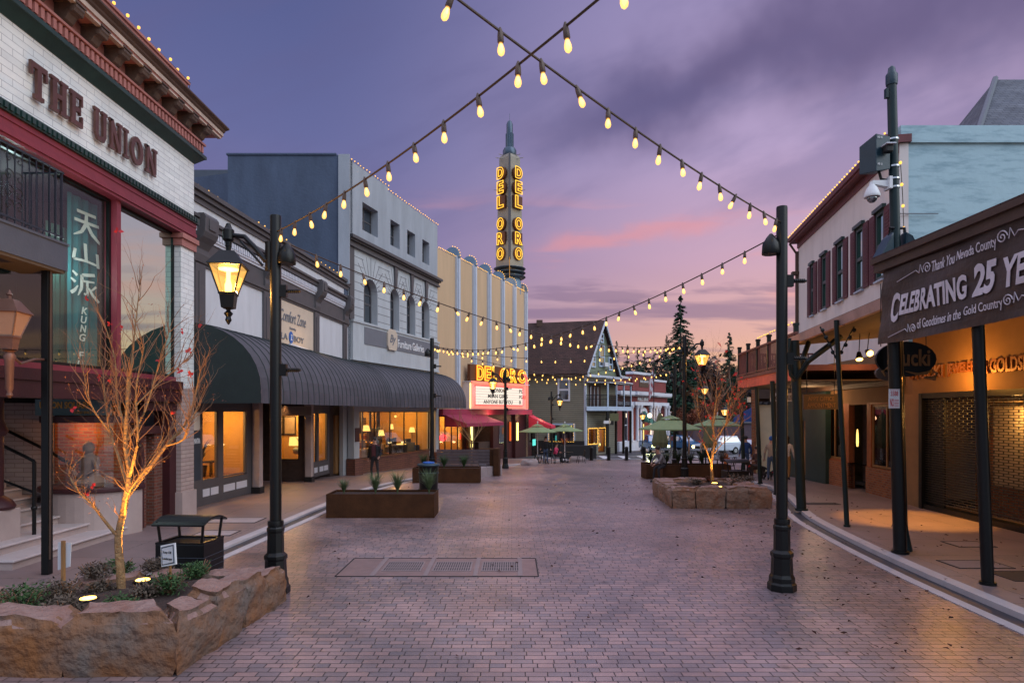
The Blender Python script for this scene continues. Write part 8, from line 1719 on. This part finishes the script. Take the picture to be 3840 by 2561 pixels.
# ================================================================ people
from mathutils import noise
def figure(label, loc, rz, J, mats, hair='hair', extra=None, H=1.75, name='person', skirt=False, hairlong=False, hat=None):
    """J: joint positions in metres (figure faces -Y); one skinned surface for the whole body"""
    t = thing(name, label, 'person', (0, 0, 0)); rad = dict(pel=.135, waist=.125, chest=.15, neck=.055, shL=.07, shR=.07, elL=.048, elR=.048, wrL=.032, wrR=.032, haL=.030, haR=.030, hipL=.095, hipR=.095, knL=.062, knR=.062, anL=.045, anR=.045, toL=.035, toR=.035, head=.088, crown=.080, heL=.04, heR=.04)
    J = dict(J); J.setdefault('head', tuple(Vector(J['neck'])+Vector((0, -.02, .13)))); J.setdefault('crown', tuple(Vector(J['head'])+Vector((0, .0, .085))))
    for s in 'LR':
        a = Vector(J['an'+s]); to = Vector(J.get('to'+s, a+Vector((0, -.17, -.045)))); J['to'+s] = tuple(to)
        w_ = Vector(J['wr'+s]); e = Vector(J['el'+s]); J['ha'+s] = tuple(w_+(w_-e).normalized()*.07)
    E = [('pel', 'waist'), ('waist', 'chest'), ('chest', 'neck'), ('neck', 'head'), ('head', 'crown')]
    for s in 'LR': E += [('chest', 'sh'+s), ('sh'+s, 'el'+s), ('el'+s, 'wr'+s), ('wr'+s, 'ha'+s), ('pel', 'hip'+s), ('hip'+s, 'kn'+s), ('kn'+s, 'an'+s), ('an'+s, 'to'+s)]
    names = ['pel']+sorted({n for e in E for n in e}-{'pel'}); V = [Vector(J[n]) for n in names]; R_ = [rad[n] for n in names]; EE = [(names.index(a), names.index(b)) for a, b in E]
    for s in 'LR':   # five fingers and a thumb side
        h = Vector(J['ha'+s]); w_ = Vector(J['wr'+s]); d = (h-w_).normalized(); side = d.cross(Vector((0, 1, 0))); side = side.normalized() if side.length > .1 else Vector((1, 0, 0))
        for k, L in enumerate((.055, .075, .08, .075, .06)):
            b = h+side*(k-2)*.016; m_ = b+d*L*.55+Vector((0, -.01, 0)); e = m_+d*L*.45+Vector((0, -.02, 0))
            if k == 0: b = w_.lerp(h, .5)+side*-.03; m_ = b+side*-.02+d*.03; e = m_+d*.03
            i0 = len(V); V += [b, m_, e]; R_ += [.010, .009, .007]; EE += [(names.index('ha'+s), i0), (i0, i0+1), (i0+1, i0+2)]
    me = bpy.data.meshes.new('body'); me.from_pydata(V, EE, []); o = bpy.data.objects.new('b', me); C.objects.link(o); sk = o.modifiers.new('s', 'SKIN'); sk.use_smooth_shade = True
    for v, r in zip(me.skin_vertices[0].data, R_): v.radius = (r, r)
    me.skin_vertices[0].data[0].use_root = True; sb_ = o.modifiers.new('u', 'SUBSURF'); sb_.levels = 1; sb_.render_levels = 1
    dg = bpy.context.evaluated_depsgraph_get(); m2 = bpy.data.meshes.new_from_object(o.evaluated_get(dg)); bpy.data.objects.remove(o)
    keys = list(mats); mb = MB(); mb.v = [v.co.copy() for v in m2.vertices]; mb.f = [tuple(p.vertices) for p in m2.polygons]
    seg = [(Vector(J[a]), Vector(J[b]), a, b) for a, b in E]
    def region(c):
        best = None
        for a, b, na_, nb_ in seg:
            ab = b-a; f = max(0, min(1, (c-a).dot(ab)/max(1e-6, ab.length_squared))); dd = (a+ab*f-c).length
            if best is None or dd < best[0]: best = (dd, na_, nb_, f)
        _, a, b, f = best
        if b in ('head', 'crown') or (b == 'neck' and f > .8): return 'skin'
        if b[:2] == 'ha' or (b[:2] == 'wr' and f > .93): return 'skin'
        if b[:2] == 'to' or (b[:2] == 'an' and f > .9): return 'shoe'
        if b[:2] in ('hi', 'kn', 'an') or (b == 'waist' and f < .15): return 'leg'
        return 'top'
    order = ['top', 'leg', 'skin', 'shoe']; mb.m = [order.index(region(sum((mb.v[i] for i in f), Vector())/len(f))) for f in mb.f]
    # widen the trunk, flatten front to back
    mb.build('body', [mats['top'], mats['leg'], 'skin', mats.get('shoe', 'black')], t, True, recalc=False)
    hd = Vector(J['head']); cr = Vector(J['crown']); c = (hd+cr)/2
    fb_ = MB(); 
    for s in (-1, 1): fb_.ball((c.x+s*.032, c.y-.083, c.z+.005), .010, 6)
    f_ = fb_.build('eyes', 'black', t); nz_ = MB(); nz_.hexa([(c.x-.014, c.y-.08, c.z-.03), (c.x+.014, c.y-.08, c.z-.03), (c.x+.014, c.y-.115, c.z-.028), (c.x-.014, c.y-.115, c.z-.028)], [(c.x-.006, c.y-.08, c.z+.01), (c.x+.006, c.y-.08, c.z+.01), (c.x+.006, c.y-.085, c.z+.01), (c.x-.006, c.y-.085, c.z+.01)]); nz_.build('nose', 'skin', t)
    hb_ = MB(); hb_.ball((c.x, c.y+.018, c.z+.03), .102, 12, sz=1.02); 
    if hairlong: hb_.lathe(c.x, c.y+.05, [(.09, c.z+.02), (.10, c.z-.1), (.08, c.z-.25), (.02, c.z-.30)], 10, 0, 1, .7)
    hb_.build('hair' if not hat else 'hat', hat or hair, t, True)
    if extra: extra(t, J)
    t.location = loc; t.rotation_euler = (0, 0, rz); return t
def stand(dx=0., arms=0, stride=.0, lean=0.):
    return dict(pel=(0, 0, .95), waist=(0, .0-lean*.3, 1.12), chest=(0, -lean*.7, 1.36), neck=(0, -lean, 1.53), shL=(.18, -lean*.8, 1.42), shR=(-.18, -lean*.8, 1.42), elL=(.26, .03-lean, 1.14), elR=(-.26, .03-lean, 1.14), wrL=(.27, -.08-lean, .90), wrR=(-.27, -.08-lean, .90), hipL=(.09, 0, .88), hipR=(-.09, 0, .88), knL=(.11, -stride*.5-.02, .48), knR=(-.11, stride*.3, .48), anL=(.12, -stride, .08), anR=(-.12, stride, .09))
J = stand(stride=.18); J.update(wrL=(.24, -.14, .98), wrR=(-.28, .02, .90), anL=(.20, -.10, .08), anR=(-.17, .14, .10), knR=(-.14, -.02, .50), knL=(.15, -.08, .50), head=(-.02, -.03, 1.66), crown=(-.02, -.045, 1.745))
def jacket(t, J):
    mb = MB(); pr_ = [(.235, .86), (.225, 1.0), (.205, 1.15), (.225, 1.32), (.20, 1.43), (.10, 1.50)]; i0 = 0
    for k in range(len(pr_)-1):
        for j in range(18):
            a0_, a1_ = math.radians(-72+j*18.2*0+(j)*324/18-0)-math.pi/2+math.radians(90), 0
            s0_, s1_ = math.radians(-62+j*304/18), math.radians(-62+(j+1)*304/18)
            mb.q(*[(r*math.cos(a), r*.72*math.sin(a)+.01, z) for r, z, a in ((pr_[k][0], pr_[k][1], s0_), (pr_[k][0], pr_[k][1], s1_), (pr_[k+1][0], pr_[k+1][1], s1_), (pr_[k+1][0], pr_[k+1][1], s0_))])
    mb.build('jacket', 'cloth_black', t, True, recalc=False)
    for s in 'LR': a, b, c = Vector(J['sh'+s]), Vector(J['el'+s]), Vector(J['wr'+s]); MB().tube([tuple(a), tuple(a.lerp(b, .5)), tuple(b), tuple(b.lerp(c, .92))], [.085, .07, .062, .05], 10).build('sleeve', 'cloth_black', t, True)
g0 = ground(1405, 1797, .045)
figure('man in a black jacket and maroon shirt walking towards the viewer on the left pavement', g0, R(-6), J, dict(top='cloth_maroon', leg='cloth_dark', shoe='cloth_dark'), extra=jacket)
g1 = Vector((atY(2046, 43.2), 43.2, G(43.2)))
J = stand(lean=.10); J.update(wrL=(.30, -.22, .98), wrR=(-.32, -.05, 1.0)); figure('long haired woman in a black top standing at the café table by the theatre', g1, R(5), J, dict(top='cloth_black', leg='cloth_jeans'), hairlong=True)
sit = dict(pel=(0, .05, .50), waist=(0, .06, .66), chest=(0, .0, .92), neck=(0, -.03, 1.09), shL=(.17, 0, .98), shR=(-.17, 0, .98), elL=(.24, -.08, .74), elR=(-.24, -.08, .74), wrL=(.12, -.30, .72), wrR=(-.12, -.30, .72), hipL=(.09, .02, .50), hipR=(-.09, .02, .50), knL=(.12, -.40, .50), knR=(-.12, -.40, .50), anL=(.12, -.42, .09), anR=(-.12, -.42, .09))
figure('person in a bright pink top seated under the theatre parasols', Vector((atY(2085, 43.9), 43.9, G(43.9)+.0)), R(60), sit, dict(top='cloth_pink', leg='cloth_dark'))
J = dict(sit); J.update(pel=(0, .05, .72), waist=(0, -.02, .88), chest=(0, -.18, 1.08), neck=(0, -.30, 1.22), shL=(.17, -.2, 1.13), shR=(-.17, -.2, 1.13), elL=(.22, -.38, .90), elR=(-.22, -.38, .92), wrL=(.10, -.52, .78), wrR=(-.08, -.55, .80), hipL=(.09, 0, .70), hipR=(-.09, 0, .70), knL=(.12, -.36, .58), knR=(-.12, -.36, .60), anL=(.12, -.30, .09), anR=(-.12, -.42, .09))
figure('person in a grey jacket sitting hunched forward on the steel planter edge', Vector((atY(2484, 26.6), 26.45, G(26.5))), R(-62), J, dict(top='cloth_grey', leg='cloth_dark'))
J = stand(stride=.16); figure('person in a dark blue top and jeans walking beyond the first green post', Vector((atY(2796, 31), 31, G(31)+.08)), R(170), J, dict(top='cloth_blue', leg='cloth_jeans', shoe='cloth_black'))
J = stand(); figure('person in a beige sweater and blue cap standing between the green posts', Vector((atY(2893, 26.2), 26.2, G(26.2)+.08)), R(160), J, dict(top='cloth_beige', leg='cloth_jeans'), hat='blue_cloth')
J = stand(stride=.15, lean=.06); figure('woman in a white top and ochre trousers just right of the tall pole', Vector((atY(2950, 26.6), 26.6, G(26.6)+.08)), R(140), J, dict(top='cloth_white', leg='cloth_ochre'), hairlong=True)
J = dict(sit); figure('person in brown crouched beside the dark dog under the balcony', Vector((atY(2840, 28.4), 28.4, G(28.4)+.08)), R(-70), J, dict(top='cloth_brown', leg='cloth_brown'))
J = stand(); figure('distant waiter in a light shirt behind the planter tables', Vector((atY(2640, 40), 40, G(40))), R(20), J, dict(top='cloth_beige', leg='cloth_black'))
def dog(label, loc, rz, s=1.):
    t = thing('dog', label, 'dog', (0, 0, 0), None); V = [(0, .0, .50), (0, -.22, .50), (0, -.36, .62), (0, -.44, .70), (0, -.56, .66), (0, .25, .50), (0, .34, .47), (0, .50, .40)]; Rr = [.10, .12, .075, .075, .035, .095, .06, .015]; E = [(0, 1), (1, 2), (2, 3), (3, 4), (0, 5), (5, 6), (6, 7)]
    for sx_ in (-1, 1):
        i = len(V); V += [(sx_*.08, -.24, .38), (sx_*.08, -.22, .20), (sx_*.08, -.24, .03)]; Rr += [.05, .028, .026]; E += [(1, i), (i, i+1), (i+1, i+2)]
        i = len(V); V += [(sx_*.08, .26, .38), (sx_*.08, .18, .26), (sx_*.08, .30, .16), (sx_*.08, .27, .03)]; Rr += [.065, .045, .026, .026]; E += [(5, i), (i, i+1), (i+1, i+2), (i+2, i+3)]
        i = len(V); V += [(sx_*.04, -.42, .79)]; Rr += [.02]; E += [(3, i)]
    me = bpy.data.meshes.new('b'); me.from_pydata([tuple(c*s for c in v) for v in V], E, []); o = bpy.data.objects.new('b', me); C.objects.link(o); sk = o.modifiers.new('s', 'SKIN')
    for v, r in zip(me.skin_vertices[0].data, Rr): v.radius = (r*s, r*s)
    me.skin_vertices[0].data[0].use_root = True; o.modifiers.new('u', 'SUBSURF').levels = 1; dg = bpy.context.evaluated_depsgraph_get(); m2 = bpy.data.meshes.new_from_object(o.evaluated_get(dg)); bpy.data.objects.remove(o)
    mb = MB(); mb.v = [v.co.copy() for v in m2.vertices]; mb.f = [tuple(p.vertices) for p in m2.polygons]; mb.m = [0]*len(mb.f); mb.build('body', 'hair', t, True, recalc=False)
    mb = MB(); mb.tube([(0, -.33*s, .55*s), (0, -.36*s, .60*s)], .085*s, 10); mb.build('collar', 'sign_red', t); t.location = loc; t.rotation_euler = (0, 0, rz)
dog('large dark dog facing left between the green posts', Vector((atY(2838, 26.6), 26.6, G(26.6)+.08)), R(-80), 1.05)
dog('smaller dark dog at the feet of the person in beige', Vector((atY(2880, 26.4), 26.4, G(26.4)+.08)), R(40), .62)
